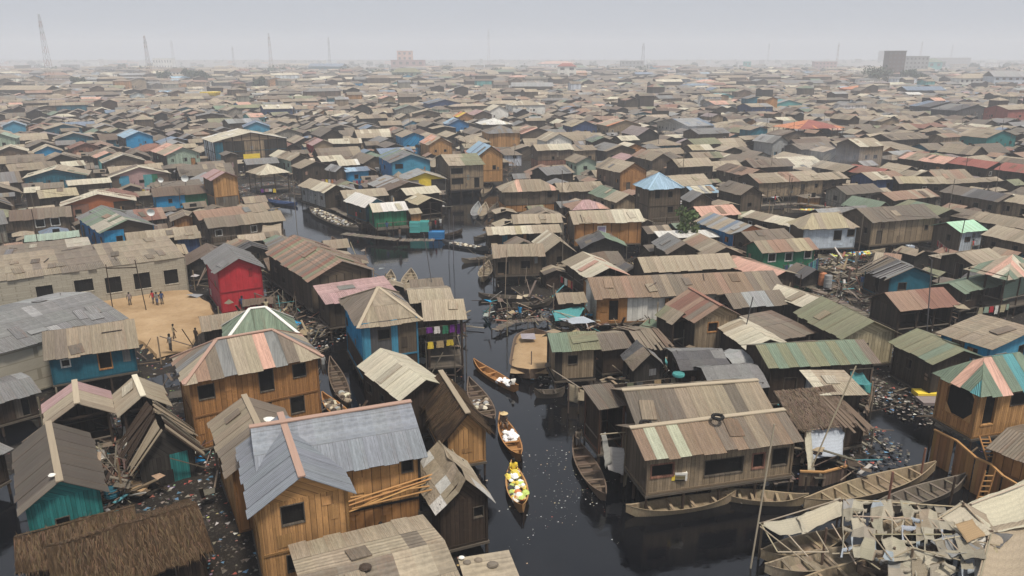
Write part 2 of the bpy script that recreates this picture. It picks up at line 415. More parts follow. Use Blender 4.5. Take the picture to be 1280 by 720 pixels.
# ---------------------------------------------------------------- a wall with holes
def wall(mb, p0, p1, zb, prof, holes, cols, zj=None, lowcol=None, a=1.0, off=0.0, m=0):
    p0, p1 = Vector((p0[0], p0[1], 0)), Vector((p1[0], p1[1], 0)); d = p1 - p0; L = d.length; d.normalize()
    zt = min(prof[0][1], prof[-1][1])
    xs = {0.0, L}; zs = {zb, zt}
    for h in holes: xs.update((h[0], h[1])); zs.update((h[2], h[3]))
    fr = 0.0
    for f_, c_ in cols: xs.add(min(L, f_ * L))
    if zj: zs.add(zj)
    xs = sorted(x for x in xs if -1e-6 <= x <= L + 1e-6); zs = sorted(z for z in zs if zb - 1e-6 <= z <= zt + 1e-6)
    def cat(s, z):
        if zj and z < zj and lowcol is not None: return col(lowcol)
        for f_, c_ in cols:
            if s <= f_ * L + 1e-6: return col(c_)
        return col(cols[-1][1])
    P = lambda s, z: (p0.x + d.x * s, p0.y + d.y * s, z)
    for i in range(len(xs) - 1):
        for j in range(len(zs) - 1):
            s0, s1, z0, z1 = xs[i], xs[i + 1], zs[j], zs[j + 1]
            if s1 - s0 < 1e-4 or z1 - z0 < 1e-4: continue
            cs, cz = (s0 + s1) / 2, (z0 + z1) / 2
            if any(h[0] < cs < h[1] and h[2] < cz < h[3] for h in holes): continue
            mb.face((P(s0, z0), P(s1, z0), P(s1, z1), P(s0, z1)), cat(cs, cz), [(s0 + off, z0), (s1 + off, z0), (s1 + off, z1), (s0 + off, z1)], m, a)
    if WP[0]:
        nx, ny = d.y * .03, -d.x * .03
        for _ in range(int(WP[0] * L * (zt - zb) / 5 + random.random())):
            w, h = random.uniform(.25, .8), random.uniform(.3, 1.1); s0 = random.uniform(.1, max(.11, L - w - .1)); z0 = random.uniform(zb + .05, max(zb + .06, zt - h - .1))
            if s0 + w > L or z0 + h > zt or any(s0 < g[1] + .08 and s0 + w > g[0] - .08 and z0 < g[3] + .08 and z0 + h > g[2] - .08 for g in holes): continue
            bc = cat(s0 + w / 2, z0 + h / 2); kf = random.uniform(.55, 1.3); c = jit(tuple(x * kf for x in bc), .08) if random.random() < .85 else jit(col(random.choice(['rustl', 'weath', 'grey', 'tan2', 'brown'])), .2)
            k1, k2 = random.uniform(-.04, .04), random.uniform(-.04, .04)
            Q = [(s0, z0 + k1), (s0 + w, z0 + k2), (s0 + w, z0 + h + k2), (s0, z0 + h + k1)]
            mb.face([(P(s, z)[0] + nx, P(s, z)[1] + ny, z) for s, z in Q], c, [(s + 5.1, z) for s, z in Q], m, random.choice((0, .6, 1)))
    top = [(0, zt), (L, zt)] + [(s, z) for s, z in reversed(prof) if z > zt + .02]
    if len(top) > 2:
        mb.face([P(s, z) for s, z in top], cat(L / 2, zt + 1), [(s + off, z) for s, z in top], m, a)

_SH = {}
def shared_post():
    if 'post' not in _SH:
        mb = MB(); mb.bar((0, 0, 0), (0, 0, 1), .16, .16, C['dbrown'], n=6); _SH['post'] = mb.mesh('stilt', ['timber'])
    return _SH['post']

def window_mesh(w, h, frame=None, broad=.07):
    mb = MB(); fc = col(frame) if frame else C['weath2']
    mb.face(((-w / 2, .14, -h / 2), (w / 2, .14, -h / 2), (w / 2, .14, h / 2), (-w / 2, .14, h / 2)), C['black'], None, 0, 0)  # black panel set back in the opening, stands in for the unlit interior
    b = broad
    mb.box(-w / 2 - b, w / 2 + b, -.03, .06, h / 2, h / 2 + b, fc); mb.box(-w / 2 - b, w / 2 + b, -.04, .06, -h / 2 - b, -h / 2, fc)
    mb.box(-w / 2 - b, -w / 2, -.03, .06, -h / 2, h / 2, fc); mb.box(w / 2, w / 2 + b, -.03, .06, -h / 2, h / 2, fc)
    for x in (-w / 2, w / 2): mb.face(((x, .06, -h / 2), (x, .14, -h / 2), (x, .14, h / 2), (x, .06, h / 2)), fc)
    for z in (-h / 2, h / 2): mb.face(((-w / 2, .06, z), (w / 2, .06, z), (w / 2, .14, z), (-w / 2, .14, z)), fc)
    return mb

SIDES = 'frbl'
def house(x1, y1, x2, y2, d, ze=3.3, rise=1.1, rt='u', rc='tan', wc='weath', label=None, lm=None, name='plank_house', cat='house',
          win=None, door=None, zf=None, zj=None, low=None, oh=.4, mat='tin', wmat='wall', stilts=None, plank=1.0, parent=None, group=None,
          cap=None, world=None, auto=True, detail=1, open_=False, porch=0, sides=None, fill=False, roofkw=None, wframe=None, byridge=None, rel=True, deckc='weath2'):
    if world: cx, cy, W, D, rz = world
    else:
        zz_ = ze + (rise if byridge else 0); A, B = at(x1, y1, zz_), at(x2, y2, zz_); u = B - A; W = u.length; u.normalize(); v = Vector((-u.y, u.x, 0))
        if byridge: A, B = A - v * d * byridge, B - v * d * byridge
        if isinstance(d, tuple):
            Cc = at(d[1], d[2], ze) - (A if d[0] == 'L' else B); D = max(2.0, min(16, Cc.dot(v)))
        else: D = d
        rz = math.atan2(u.y, u.x); my = (y1 + y2) / 2
        if my < 285:          # far off, a pixel is metres of depth: lean on the lie of the streets
            fa = base_angle((A.x + B.x) / 2, (A.y + B.y) / 2); fa -= (math.pi / 2 if rz < -.7 and A.x > 0 else 0)
            g = .8 if my < 215 else .6 if my < 268 else .45; rz = rz + (fa - rz) * g
            cd = math.cos(rz + math.atan2((A.x + B.x) / 2, (A.y + B.y) / 2)); dm = px_of((A + B) / 2)[2]
            W = abs(x2 - x1) * dm / F / max(.38, abs(cd)); mid = (A + B) / 2; D = min(D, 12 if my < 215 else 10)
            u = Vector((math.cos(rz), math.sin(rz), 0)); v = Vector((-u.y, u.x, 0)); W = min(W, 26); ctr = mid + v * D / 2
        elif isinstance(d, tuple):
            sv = at(d[1], d[2], ze) - (A if d[0] == 'L' else B); a2 = math.atan2(sv.y, sv.x) - math.pi / 2
            df = (a2 - rz + math.pi) % (2 * math.pi) - math.pi; df = max(-.5, min(.5, df)); rz += df / 2
            u = Vector((math.cos(rz), math.sin(rz), 0)); v = Vector((-u.y, u.x, 0)); W = W * math.cos(df / 2); D = max(2, min(16, sv.dot(v)))
            anc = (A if d[0] == 'L' else B); ctr = (A + B) / 2 + v * D / 2 if abs(df) < .12 else ((A + B) / 2 + (A if d[0] == 'L' else B - u * W)) / 2 * 0 + (A + u * W / 2 if d[0] == 'L' else B - u * W / 2) + v * D / 2
        else: ctr = A + u * W / 2 + v * D / 2
        cx, cy = ctr.x, ctr.y
    if zf is None: zf = .9
    for c in cells(cx, cy, W, D, rz, -.2): OCC.add(c)
    if not fill and world is None:
        dq = math.hypot(cx, cy); s_ = min(10, .062 * dq) * (1.0 if (lm or not rel) else .6); tx, ty = -cx / dq, -cy / dq; q_ = D / 2 * .5
        while q_ < D / 2 + s_:
            for t_ in range(-int(W / 2), int(W / 2) + 1): RES.add((int(math.floor(cx + tx * q_ - ty * t_)), int(math.floor(cy + ty * q_ + tx * t_))))
            q_ += .8
    if parent is None:
        root = empty(name, (cx, cy, 0), rz); tag(root, label, cat, group)
        pd = px_of((cx, cy, ze)); REG.append(dict(o=root, label=label, lm=lm, p=(cx, cy), px=pd, fill=fill, rel=rel, W=W, D=D, rz=rz))
        loc, lr = (0, 0, 0), 0.0
    else:
        root = parent; r0 = root.rotation_euler[2]; dx, dy = cx - root.location[0], cy - root.location[1]
        loc = (dx * math.cos(r0) + dy * math.sin(r0), -dx * math.sin(r0) + dy * math.cos(r0), 0); lr = rz - r0
    house.last = (cx, cy, W, D, rz)
    def part(mb, nm, mats, lab=None, smooth=False):
        o = mb.build(nm, mats, root, loc, lr, smooth)
        if o and lab: o['label'] = lab
        return o
    rk = dict(roofkw or {}); PATCHY[0] = 0 if (mat != 'tin' or fill > 1) else rk.pop('patchy', 1.0 if ze < 4.5 else .6)
    ro = part(roof_mesh(W, D, ze, rise, rt, rc, mat, detail, **rk), 'roof', [mat])
    if mat == 'thatch' and ro: straws(ro, W, D, ze, rise, rt, tuple(v * 1.15 for v in col(rc.split('/')[0])), 2600)
    if cap:
        mb = MB(); cc = col(cap); e = .03
        if rt == 'u': mb.bar((-W / 2 - .05, 0, ze + rise + e), (W / 2 + .05, 0, ze + rise + e), .34, .07, cc)
        elif rt == 'v': mb.bar((0, -D / 2 - .05, ze + rise + e), (0, D / 2 + .05, ze + rise + e), .34, .07, cc)
        elif rt in 'hp':
            r = abs(W - D) / 2 if rt == 'h' else 0
            a_, b_ = ((-r, 0), (r, 0)) if W >= D else ((0, -r), (0, r))
            if r > .2: mb.bar((*a_, ze + rise + e), (*b_, ze + rise + e), .3, .06, cc)
            for sx in (-1, 1):
                for sy in (-1, 1):
                    t = (a_ if (sx < 0 if W >= D else sy < 0) else b_)
                    mb.bar((sx * W / 2, sy * D / 2, ze + e + .02), (*t, ze + rise + e), .26, .06, cc)
        c_ = mb.build('ridge_cap', ['plain'], ro)
    # walls
    vis = 'l' if (math.cos(rz) * cx + math.sin(rz) * cy) > 0 else 'r'
    wo = min(oh, W * .12, D * .15); hw, hd = W / 2 - wo, D / 2 - wo
    RZ = lambda x, y: roof_z(x, y, W, D, ze, rise, rt) - .05
    co = dict(f=((-hw, -hd), (hw, -hd)), r=((hw, -hd), (hw, hd)), b=((hw, hd), (-hw, hd)), l=((-hw, hd), (-hw, -hd)))
    wcd = wc if isinstance(wc, dict) else {'f': wc}
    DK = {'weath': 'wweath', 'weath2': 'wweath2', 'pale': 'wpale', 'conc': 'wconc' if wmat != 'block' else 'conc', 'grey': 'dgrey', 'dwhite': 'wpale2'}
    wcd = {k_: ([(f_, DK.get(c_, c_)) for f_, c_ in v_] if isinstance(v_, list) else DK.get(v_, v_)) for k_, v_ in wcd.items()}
    mb = MB(); wins = []
    H = {k: [] for k in SIDES}
    def place(side, s, z, w, h, kind='window', frame=None):
        p0, p1 = co[side]; L = math.hypot(p1[0] - p0[0], p1[1] - p0[1])
        zt = min(RZ(*p0), RZ(*p1)) - .06
        w = min(w, L * .8); h = min(h, (zt - zf) * .92); s = max(w / 2 + .12, min(L - w / 2 - .12, s)); z = max(zf + h / 2 + .04, min(zt - h / 2, z))
        if h < .2 or w < .2: return
        hole = (s - w / 2, s + w / 2, z - h / 2, z + h / 2)
        for g in H[side]:
            if hole[0] < g[1] + .1 and hole[1] > g[0] - .1 and hole[2] < g[3] + .1 and hole[3] > g[2] - .1: return
        H[side].append(hole); wins.append((side, s, z, w, h, kind, frame))
    def pix(side, px, py):
        p0, p1 = co[side]; c_, s_ = math.cos(rz), math.sin(rz)
        w2 = lambda p: Vector((cx + p[0] * c_ - p[1] * s_, cy + p[0] * s_ + p[1] * c_, 0))
        a_, b_ = w2(p0), w2(p1); t_ = (b_ - a_).normalized(); nn = Vector((-t_.y, t_.x, 0)); r_ = ray(px, py)
        o_ = Vector((0, 0, CAMH)); k_ = (a_ - o_).dot(nn) / r_.dot(nn); q = o_ + r_ * k_
        return (q - a_).dot(t_), q.z
    if win:
        for w_ in win:     # (side, px, py, w, h[, frame[, kind]])
            s, z = pix(w_[0], w_[1], w_[2]); place(w_[0], s, z, w_[3], w_[4], w_[6] if len(w_) > 6 else 'window', w_[5] if len(w_) > 5 else wframe)
    elif auto and ze - zf > 1.5 and not open_:
        for side in 'f' + vis:
            L = 2 * hw if side == 'f' else 2 * hd
            n_ = int(L / random.uniform(1.9, 3.0))
            for q_ in range(n_):
                if random.random() < .25: continue
                s = L * (q_ + .5 + random.uniform(-.15, .15)) / n_
                if random.random() < .36 and fill < 2: place(side, s, zf + .95, random.uniform(.7, .95), 1.85, 'door')
                else: place(side, s, (zf + ze) / 2 + .25, random.uniform(.5, .95), random.uniform(.5, .85), 'window', 'dwhite' if random.random() < .10 else None)
    WP[0] = 0 if fill > 1 or wmat == 'block' else .8
    offs = random.uniform(0, 30)
    for side in SIDES:
        if open_ and side in (open_ if isinstance(open_, str) else SIDES): continue
        if sides and side not in sides: continue
        p0, p1 = co[side]; L = math.hypot(p1[0] - p0[0], p1[1] - p0[1])
        prof = [(0, RZ(*p0)), (L, RZ(*p1))]
        if (rt == 'u' and side in 'rl') or (rt == 'v' and side in 'fb'): prof.insert(1, (L / 2, ze + rise - .05))
        if rt in 'hp': pass
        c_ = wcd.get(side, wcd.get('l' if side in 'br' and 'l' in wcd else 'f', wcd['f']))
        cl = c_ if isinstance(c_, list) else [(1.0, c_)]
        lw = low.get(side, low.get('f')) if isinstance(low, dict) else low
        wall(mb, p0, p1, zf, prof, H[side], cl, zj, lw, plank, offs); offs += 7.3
    if mb.f:
        # battens: base beam, storey line, corner boards
        bc = jit(tuple(x * .7 for x in col(wcd['f'] if isinstance(wcd['f'], str) else wcd['f'][0][1])), .1); e = .035
        if detail > 0:
            for side in SIDES:
                if open_ and side in (open_ if isinstance(open_, str) else SIDES): continue
                p0, p1 = co[side]
                for z in ((zj,) if zj else ()) + (zf + .06,): mb.bar((p0[0], p0[1], z), (p1[0], p1[1], z), .10, .12, bc)
            for sx, sy in ((-1, -1), (1, -1), (1, 1), (-1, 1)):
                mb.bar((sx * hw, sy * hd, zf), (sx * hw, sy * hd, RZ(sx * hw, sy * hd)), .13, .13, bc)
        part(mb, 'wall', [wmat])
    cw_ = wcd['f'] if isinstance(wcd['f'], str) else 'wood2'
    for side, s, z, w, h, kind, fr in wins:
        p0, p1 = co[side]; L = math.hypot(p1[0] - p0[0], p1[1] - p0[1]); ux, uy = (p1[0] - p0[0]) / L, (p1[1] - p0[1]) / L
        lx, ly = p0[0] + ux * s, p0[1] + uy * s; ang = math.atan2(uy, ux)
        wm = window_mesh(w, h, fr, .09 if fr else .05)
        if kind == 'door' and random.random() < .6:
            dc = random.choice(('weath', 'wood', 'dbrown', 'weath2', 'dteal'))
            wm.box(-w / 2 + .02, w / 2 - (.02 if random.random() < .5 else w * .5), .05, .09, -h / 2, h / 2, jit(C[dc]), 0, 1.0)
        if kind == 'window' and not win and random.random() < .35: wm.box(-w / 2 + .02, -w / 2 + w * random.uniform(.3, .6), -.01, .04, -h / 2, h / 2, jit(tuple(v * .8 for v in col(cw_)), .25), 0, 1.0)
        if kind == 'octagon':
            kx, kz = w * .3, h * .3; pc = col(cw_)
            for sx in (-1, 1):
                for sz in (-1, 1): wm.face(((sx * w / 2, 0, sz * h / 2), (sx * (w / 2 - kx), 0, sz * h / 2), (sx * w / 2, 0, sz * (h / 2 - kz))), pc, None, 0, .6)
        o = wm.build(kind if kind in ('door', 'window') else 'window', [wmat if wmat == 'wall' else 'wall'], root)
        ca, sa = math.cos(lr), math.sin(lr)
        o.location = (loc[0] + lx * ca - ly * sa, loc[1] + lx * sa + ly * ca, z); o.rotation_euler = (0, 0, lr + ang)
    # floor, stilts
    if detail > 0 and zf > .3:
        mb = MB(); e = .12
        mb.box(-hw - e, hw + e, -hd - e - porch, hd + e, zf - .16, zf - .02, col(deckc)); part(mb, 'deck', ['timber'])
    if stilts is None: stilts = detail > 0 and zf > .55
    if stilts:
        xs = [-hw + (2 * hw) * i / max(1, round(2 * hw / 2.2)) for i in range(max(1, round(2 * hw / 2.2)) + 1)]
        ys = [-hd + (2 * hd) * i / max(1, round(2 * hd / 2.4)) for i in range(max(1, round(2 * hd / 2.4)) + 1)]
        pts = [(x, -hd - (porch - .1 if porch else 0)) for x in xs] + [((-hw if vis == 'l' else hw), y) for y in ys[1:]]
        if porch or open_: pts += [(x, -hd) for x in xs]
        ca, sa = math.cos(lr), math.sin(lr)
        for (x, y) in pts:
            if fill and random.random() < .3: continue
            o = link('stilt', shared_post(), root); tall = porch or open_
            zt = zf - .16
            if open_ or (porch and y < -hd - .05): zt = RZ(x, max(-D / 2, y)) - .02 if abs(y) <= D / 2 else zf + .9
            o.location = (loc[0] + x * ca - y * sa, loc[1] + x * sa + y * ca, -.9); k = random.uniform(.75, 1.25)
            o.scale = (k, k, zt + .9); o.rotation_euler = (random.uniform(-.02, .02), random.uniform(-.02, .02), 0)
    if open_:
        mb = MB()
        for z in (RZ(-hw, -hd) - .08,):
            for a_, b_ in (((-hw, -hd), (hw, -hd)), ((hw, -hd), (hw, hd)), ((hw, hd), (-hw, hd)), ((-hw, hd), (-hw, -hd))):
                mb.bar((*a_, z), (*b_, z), .1, .14, C['dbrown'])
                mb.bar((*a_, zf + .9), (*b_, zf + .9), .07, .08, C['weath'])
        part(mb, 'rail_frame', ['timber'])
    if porch:
        mb = MB(); y = -hd - porch + .1
        mb.bar((-hw, y, zf + .85), (hw, y, zf + .85), .07, .07, C['weath'])
        for i in range(int(2 * hw / .35)): mb.bar((-hw + i * .35, y, zf), (-hw + i * .35, y, zf + .85), .05, .04, jit(C['weath2'], .3))
        part(mb, 'railing', ['timber'])
    return root
def straws(root, W, D, ze, rise, rt, c, n):
    mb = MB(); r_ = random.Random(int(W * 991))
    for _ in range(n):
        x, y = r_.uniform(-W / 2, W / 2), r_.uniform(-D / 2, D / 2); z = roof_z(x, y, W, D, ze, rise, rt) + .05
        e = .05; gx = (roof_z(x + e, y, W, D, ze, rise, rt) - roof_z(x - e, y, W, D, ze, rise, rt)) / .1; gy = (roof_z(x, y + e, W, D, ze, rise, rt) - roof_z(x, y - e, W, D, ze, rise, rt)) / .1
        L = r_.uniform(.25, .6); g = math.hypot(gx, gy) or 1; dx, dy = -gx / g + r_.uniform(-.4, .4), -gy / g + r_.uniform(-.4, .4)
        s = .018; mb.face(((x - dy * s, y + dx * s, z), (x + dy * s, y - dx * s, z), (x + dx * L, y + dy * L, z + (gx * dx + gy * dy) * L + .05)), jit(c, .4))
    mb.build('straw', ['timber'], root)
make_materials()
H = house
# ================================================================ foreground, left bank
h = H(312,647,447,621, ('L',284,561), 5.2, 1.5, 'v', 'steel', {'f':'wood2','l':'wood2'}, 'two-storey plank house with cross-gabled blue-grey tin roof and salmon ridge caps', lm='the blue-grey cross-gabled house',
      name='plank_house', zf=.5, zj=2.75, cap='ridge', win=[('f',366,643,1.0,1.0),('f',372,702,.9,.9)], roofkw=dict(rust=.08,sw=.76,wav=.02,patchy=0), rel=False, stilts=False)
H(322,611,535,571, 7.0, 5.2, 1.6, 'u', 'steel', {'f':[(.42,'dark'),(1,'wood2')],'r':'wood'}, parent=h, zf=.5, zj=2.7, low='wood', cap='ridge', win=[('f',509,582,.55,.7)], roofkw=dict(rust=.15,wav=.02,patchy=.15), stilts=False)  # dark stretch of front wall paints the shaded gap beside the planks
h = H(229,480,406,448, ('L',207,447), 5.3, 1.7, 'h', ['tan','rustl','greybrown','grey','tan','tan','salmon','grey','greybrown','tan','tan','rustl'], {'f':'wood','l':'wood2'}, 'two-storey plank house with hipped roof striped salmon and grey', lm='the striped hip-roof house',
      name='plank_house', zf=.5, zj=2.8, cap='ridge', win=[('f',258,490,.95,.95),('f',333,475,.9,1.6),('f',374,463,.85,.95),('f',372,506,.9,1.2),('f',331,512,.9,.9)], roofkw=dict(rust=.1), rel=False)
H(280,430,374,418, 4.2, 5.0, 1.8, 'h', 'green', 'wood', parent=h, zf=3.0, cap='white', win=[], stilts=False)
H(283,597,392,575, ('L',247,531), 4.1, 1.3, 'v', 'greybrown/tan2', {'f':'wood','l':'wood2'}, 'long plank house with drab gabled roof tucked behind the blue-grey roofed house', name='plank_house', zf=.4, win=[('l',276,580,.6,.6)], rel=False, roofkw=dict(rust=.3), cap='tan2')
H(22,642,135,615, ('R',98,545), 3.4, 1.3, 'v', 'weath2/weath', {'f':'seag','l':'weath2'}, 'low shack with dark grey-brown gable roof over a sea-green end wall', lm='the sea-green gabled shack', name='shack', zf=.3, win=[], cap='tan2', rel=False, roofkw=dict(rust=.3))
H(57,687,247,630, 5.4, 2.0, 1.2, 'u', 'thatchc', 'dbrown', 'thatched brown hut roof at the very bottom, the larger of two', name='thatched_hut', byridge=.5, mat='thatch', zf=.2, win=[], rel=False)
H(20,718,176,674, 3.4, 2.2, .9, 'u', 'thatchc', 'dbrown', 'smaller thatched hut tucked between the larger thatched roof and the sea-green shack', name='thatched_hut', mat='thatch', zf=.2, win=[], rel=False)
H(54,535,145,518, ('R',134,490), 3.4, 1.2, 'v', ['pink','pink','tan','tan','tan2'], {'f':'weath2','l':'weath2'}, 'shack with gabled roof half faded pink and half tan', lm='the pink and tan gabled shack', name='shack', open_='f', cap='tan', rel=False)
H(148,522,215,508, ('L',136,495), 3.4, 1.1, 'v', 'tan/tan2/cream', 'weath2', 'shack with streaky straw-tan gable roof beside the pink and tan one', name='shack', open_='f', cap='cream', rel=False)
H(168,592,252,570, 4.6, 1.9, 2.2, 'v', 'yel2/weath/tan2/dbrown', {'f':[(.55,'dark'),(.9,'seag'),(1,'dark')],'l':'dbrown'}, 'collapsing driftwood hut with steep ragged roof of grey boards', lm='the driftwood hut', name='driftwood_hut', mat='timber', zf=.3, win=[], rel=False)
H(54,452,174,433, 6.2, 3.6, 1.3, 'u', 'greybrown/tan2/weath', {'f':[(1,'dteal')],'r':'dbrown'}, 'dark teal sheet-walled house with plain grey-brown roof and small white window', lm='the dark teal house', name='sheet_house', zf=1.5, win=[('f',82,454,.5,.5,'white'),('f',131,449,.8,1.5,'wood','door')], plank=.4, rel=False)
H(-75,462,161,398, 12.5, 4.0, 1.2, 'u', 'lgrey/grey', {'f':'conc'}, 'long school block under a pale corrugated roof nearest the camera', name='school_building', cat='school', wmat='block', win=[], auto=False, zf=.1, stilts=False, rel=False, oh=.3, roofkw=dict(rust=.08,wav=.01))
H(-40,356,232,322, ('R',207,302), 4.1, .6, 's', 'tan2/tan2/greybrown', {'f':'conc'}, 'long unpainted concrete school with row of square black window holes', lm='the concrete school', name='school_building', cat='school', wmat='block', zf=.1, stilts=False, oh=.05,
  win=[('f',56,365,1.45,1.3,'conc'),('f',105,357,1.7,1.3,'conc'),('f',142,356,1.5,1.7,'conc'),('f',178,351,1.6,1.75,'conc'),('f',214,346,1.4,1.6,'conc')], rel=False, roofkw=dict(rust=.15,wav=.02))
H(0,330,118,316, 7.0, 3.9, .5, 's', 'greybrown/conc', {'f':'conc'}, 'low annex roof behind the concrete school', name='school_annex', cat='school', wmat='block', zf=.1, win=[], stilts=False)
H(268,343,333,336, ('L',243,323), 4.6, 1.3, 'v', 'grey', {'f':'crim','l':'pinkred'}, 'crimson painted house with grey gable roof beside the sand yard', lm='the crimson house', name='sheet_house', zf=.4, zj=2.5, low={'f':'crim','l':'pinkred'}, plank=.25, win=[('l',259,367,.6,.7,'white')], rel=False)
H(303,383,342,379, 1.6, 2.2, .2, 's', 'weath2/brown', {'f':'crim'}, 'low lean-to with crimson cloth front below the crimson house', name='lean_to', rel=False)
H(385,352,471,339, ('L',324,316), 4.6, 1.5, 'v', ['rustl','greybrown','rust','olive','rustl','greybrown'], {'f':'weath','l':'weath2'}, 'big weathered house on stilts with rust-red striped gable roof', lm='the big rust-striped house', name='stilt_house', zf=1.5, rel=False, win=[('l',355,350,.6,.6)], roofkw=dict(rust=.5))
H(407,381,499,367, 4.2, 3.6, .7, 's', 'pink', 'weath2', 'lean-to with pale pink metal roof beside the big rust-striped house', name='lean_to', zf=1.2, rel=False, roofkw=dict(rust=.1))
h = H(447,411,529,401, ('L',422,374), 5.4, 1.9, 'p', 'tan/tan2/greybrown', {'f':[(.14,'sky'),(.52,'grey'),(.64,'sky'),(1,'weath')],'l':'bblue','b':'bblue'}, 'two-storey canal house with pyramid tin roof and flaking blue walls', lm='the blue pyramid-roofed canal house', name='canal_house', zf=.8, zj=2.7, low='dbrown', cap='tan', plank=.6, win=[('f',480,418,.9,.8),('l',430,395,.6,.6)], rel=False, roofkw=dict(rust=.3))
H(529,402,584,399, 5.4, 4.9, .9, 'u', 'tan2/rustl/tan', {'f':'dbrown','r':'weath'}, parent=h, zf=.8, zj=2.7, low='weath', open_='fr', roofkw=dict(rust=.4))
H(512,379,568,375, 4.5, 4.6, .5, 'u', 'tan2/tan', 'weath2', 'tan shed roof behind the blue pyramid-roofed canal house', name='shed', rel=False)
H(500,501,559,479, ('L',464,454), 3.8, 1.0, 'v', 'cream', {'f':'dbrown','l':'dbrown'}, 'shack with clean cream sheet gable roof above the narrow creek', lm='the cream-roofed shack', name='shack', zf=.6, rel=False, roofkw=dict(rust=.02,patch=.02))
H(556,552,614,541, ('L',532,494), 3.0, 1.6, 'v', 'thatchc/dbrown', {'f':'wood2','l':'dbrown'}, 'steep dark thatched hut with pale plank front on the canal edge', lm='the steep thatched canal hut', name='thatched_hut', mat='thatch', zf=1.0, win=[], rel=False, cap='tan2')
H(545,645,616,622, ('L',528,588), 3.1, 1.7, 'v', 'dwhite/tan/tan2', {'f':'dbrown','l':'dbrown'}, 'canal shack with steep roof of torn white patched sheeting', lm='the torn white roofed shack', name='shack', mat='cloth', roofkw=dict(patch=.3), zf=.7, win=[('f',598,640,.5,.6)], rel=False)
H(372,721,556,675, 7.0, 3.4, .8, 'u', 'tan2/greybrown/tan', 'wood', 'long corrugated drab roof cut off by the bottom edge of the view', lm='the bottom corrugated roof', name='plank_house', byridge=.5, rel=False)
H(572,698,636,687, 4.2, 3.2, .3, 's', 'tan', 'dbrown', 'flat cream sheet roof jutting over the canal at the bottom', name='lean_to', byridge=1.0, rel=False, roofkw=dict(rust=.05,sw=1.4))
H(252,415,338,403, 4.2, 3.0, .7, 'u', 'tan2/weath/rustl', 'weath2', 'low grey-brown roofed shed between the sand yard and the striped hip-roof house', name='shed', rel=False)
H(-60,520,52,490, 5.0, 2.6, .4, 'u', 'lgrey/grey', 'dbrown', 'low grey sheet roof at the frame edge below the pale school roof', name='shed', rel=False)
H(-60,600,16,560, 5.5, 2.9, .7, 'u', 'grey/tan2', 'dbrown', 'grey roof corner behind the sea-green gabled shack', name='shed', rel=False)
# ================================================================ foreground, right bank
H(690,441,752,437, 3.6, 3.6, .9, 'u', 'olive/green', {'f':[(.17,'dark'),(1,'pale')]}, 'little plank cabin with moss-green roof at the canal corner', lm='the moss-green roofed cabin', name='cabin', zf=1.1, win=[('f',716,450,.7,.7)], rel=False, roofkw=dict(rust=.15))
H(790,463,835,461, ('L',771,443), 2.7, 1.2, 'v', 'dgrey/grey/greybrown', {'f':'dark','l':'dark'}, 'dark tent-like shack with sagging grey tarpaulin roof', name='tarp_shack', mat='cloth', zf=.5, rel=False, win=[])
H(752,438,792,434, 4.0, 3.0, .6, 'u', 'tan2/brown/weath', 'dbrown', 'patched brown sheet roof beside the moss-green roofed cabin', name='shack', rel=False)
H(800,436,838,432, 4.6, 3.0, .6, 'u', 'brown/greybrown/weath', 'dbrown', 'ragged board roof behind the dark tent-like shack', name='shack', mat='timber', rel=False)
H(850,463,915,460, 4.2, 2.8, .8, 'u', 'grey/dgrey', 'dbrown', 'shack under a large slate-grey tarpaulin', name='tarp_shack', mat='cloth', rel=False)
H(918,458,944,453, 3.0, 2.8, .5, 'u', 'lgrey', 'dbrown', 'narrow pale tarp roof at the end of the slate-grey tarpaulin', name='tarp_shack', mat='cloth', rel=False)
H(890,487,963,482, 4.2, 2.7, .8, 'u', 'lgrey/grey', 'dbrown', 'shack with light grey tarpaulin roof behind the long waterfront shop', name='tarp_shack', mat='cloth', rel=False)
h = H(806,577,1005,551, 4.4, 3.7, .95, 'u', ['tbrown','pgreen','tbrown','pgreen','tbrown','tbrown','tbrown','greybrown','tbrown','greybrown','tan2','greybrown','tbrown','greybrown'], {'f':'pale','l':'weath'}, 'long waterfront shop house with brown roof and two pale green sheets', lm='the long waterfront shop', name='shop_house', zf=1.3,
      win=[('f',828,588,1.3,.75,'rust'),('f',845,587,1.5,.85,'wood'),('f',905,583,2.4,1.0),('f',948,576,.7,.9,'rust'),('f',975,571,1.0,1.1)], cap='tan', rel=False, roofkw=dict(rust=.35,sw=.72), porch=.0)
H(797,538,974,523, 6.0, 4.2, 1.2, 'u', 'greybrown/tan2/weath', 'weath2', parent=h, zf=1.3, cap='tan', win=[], roofkw=dict(rust=.3))
H(748,512,787,507, 3.0, 4.2, .3, 's', 'weath/brown', {'f':'rust','l':'dbrown'}, 'open red-brown framed porch with hanging white sheet beside the waterfront shop', name='open_porch', open_='f', zf=1.0, rel=False)
H(961,461,1101,453, 4.8, 3.6, .9, 'u', ['olive','green','olive','green','olive','olive','green','olive','green','green','greybrown','greybrown'], {'f':[(.6,'dbrown'),(1,'weath')]}, 'dark-walled house with ribbed pale green roof in front of the rubbish bank', lm='the ribbed pale green roof', name='plank_house', rel=False, zf=.7)
H(1025,494,1090,498, ('L',987,467), 3.5, .25, 's', 'tan/cream', {'f':'weath2','l':'lgrey'}, 'flat cream roofed shack wrapped in grey sheeting above the thatched lean-to', name='shack', rel=False, zf=.6)
H(996,536,1072,529, 3.2, 2.5, 1.2, 's', 'brown/thatchc', {'f':'dbrown','l':'dbrown'}, 'red-brown thatched lean-to hut with tattered green tarp at the creek', lm='the thatched creek hut', name='thatched_hut', mat='thatch', zf=.9, rel=False, win=[])
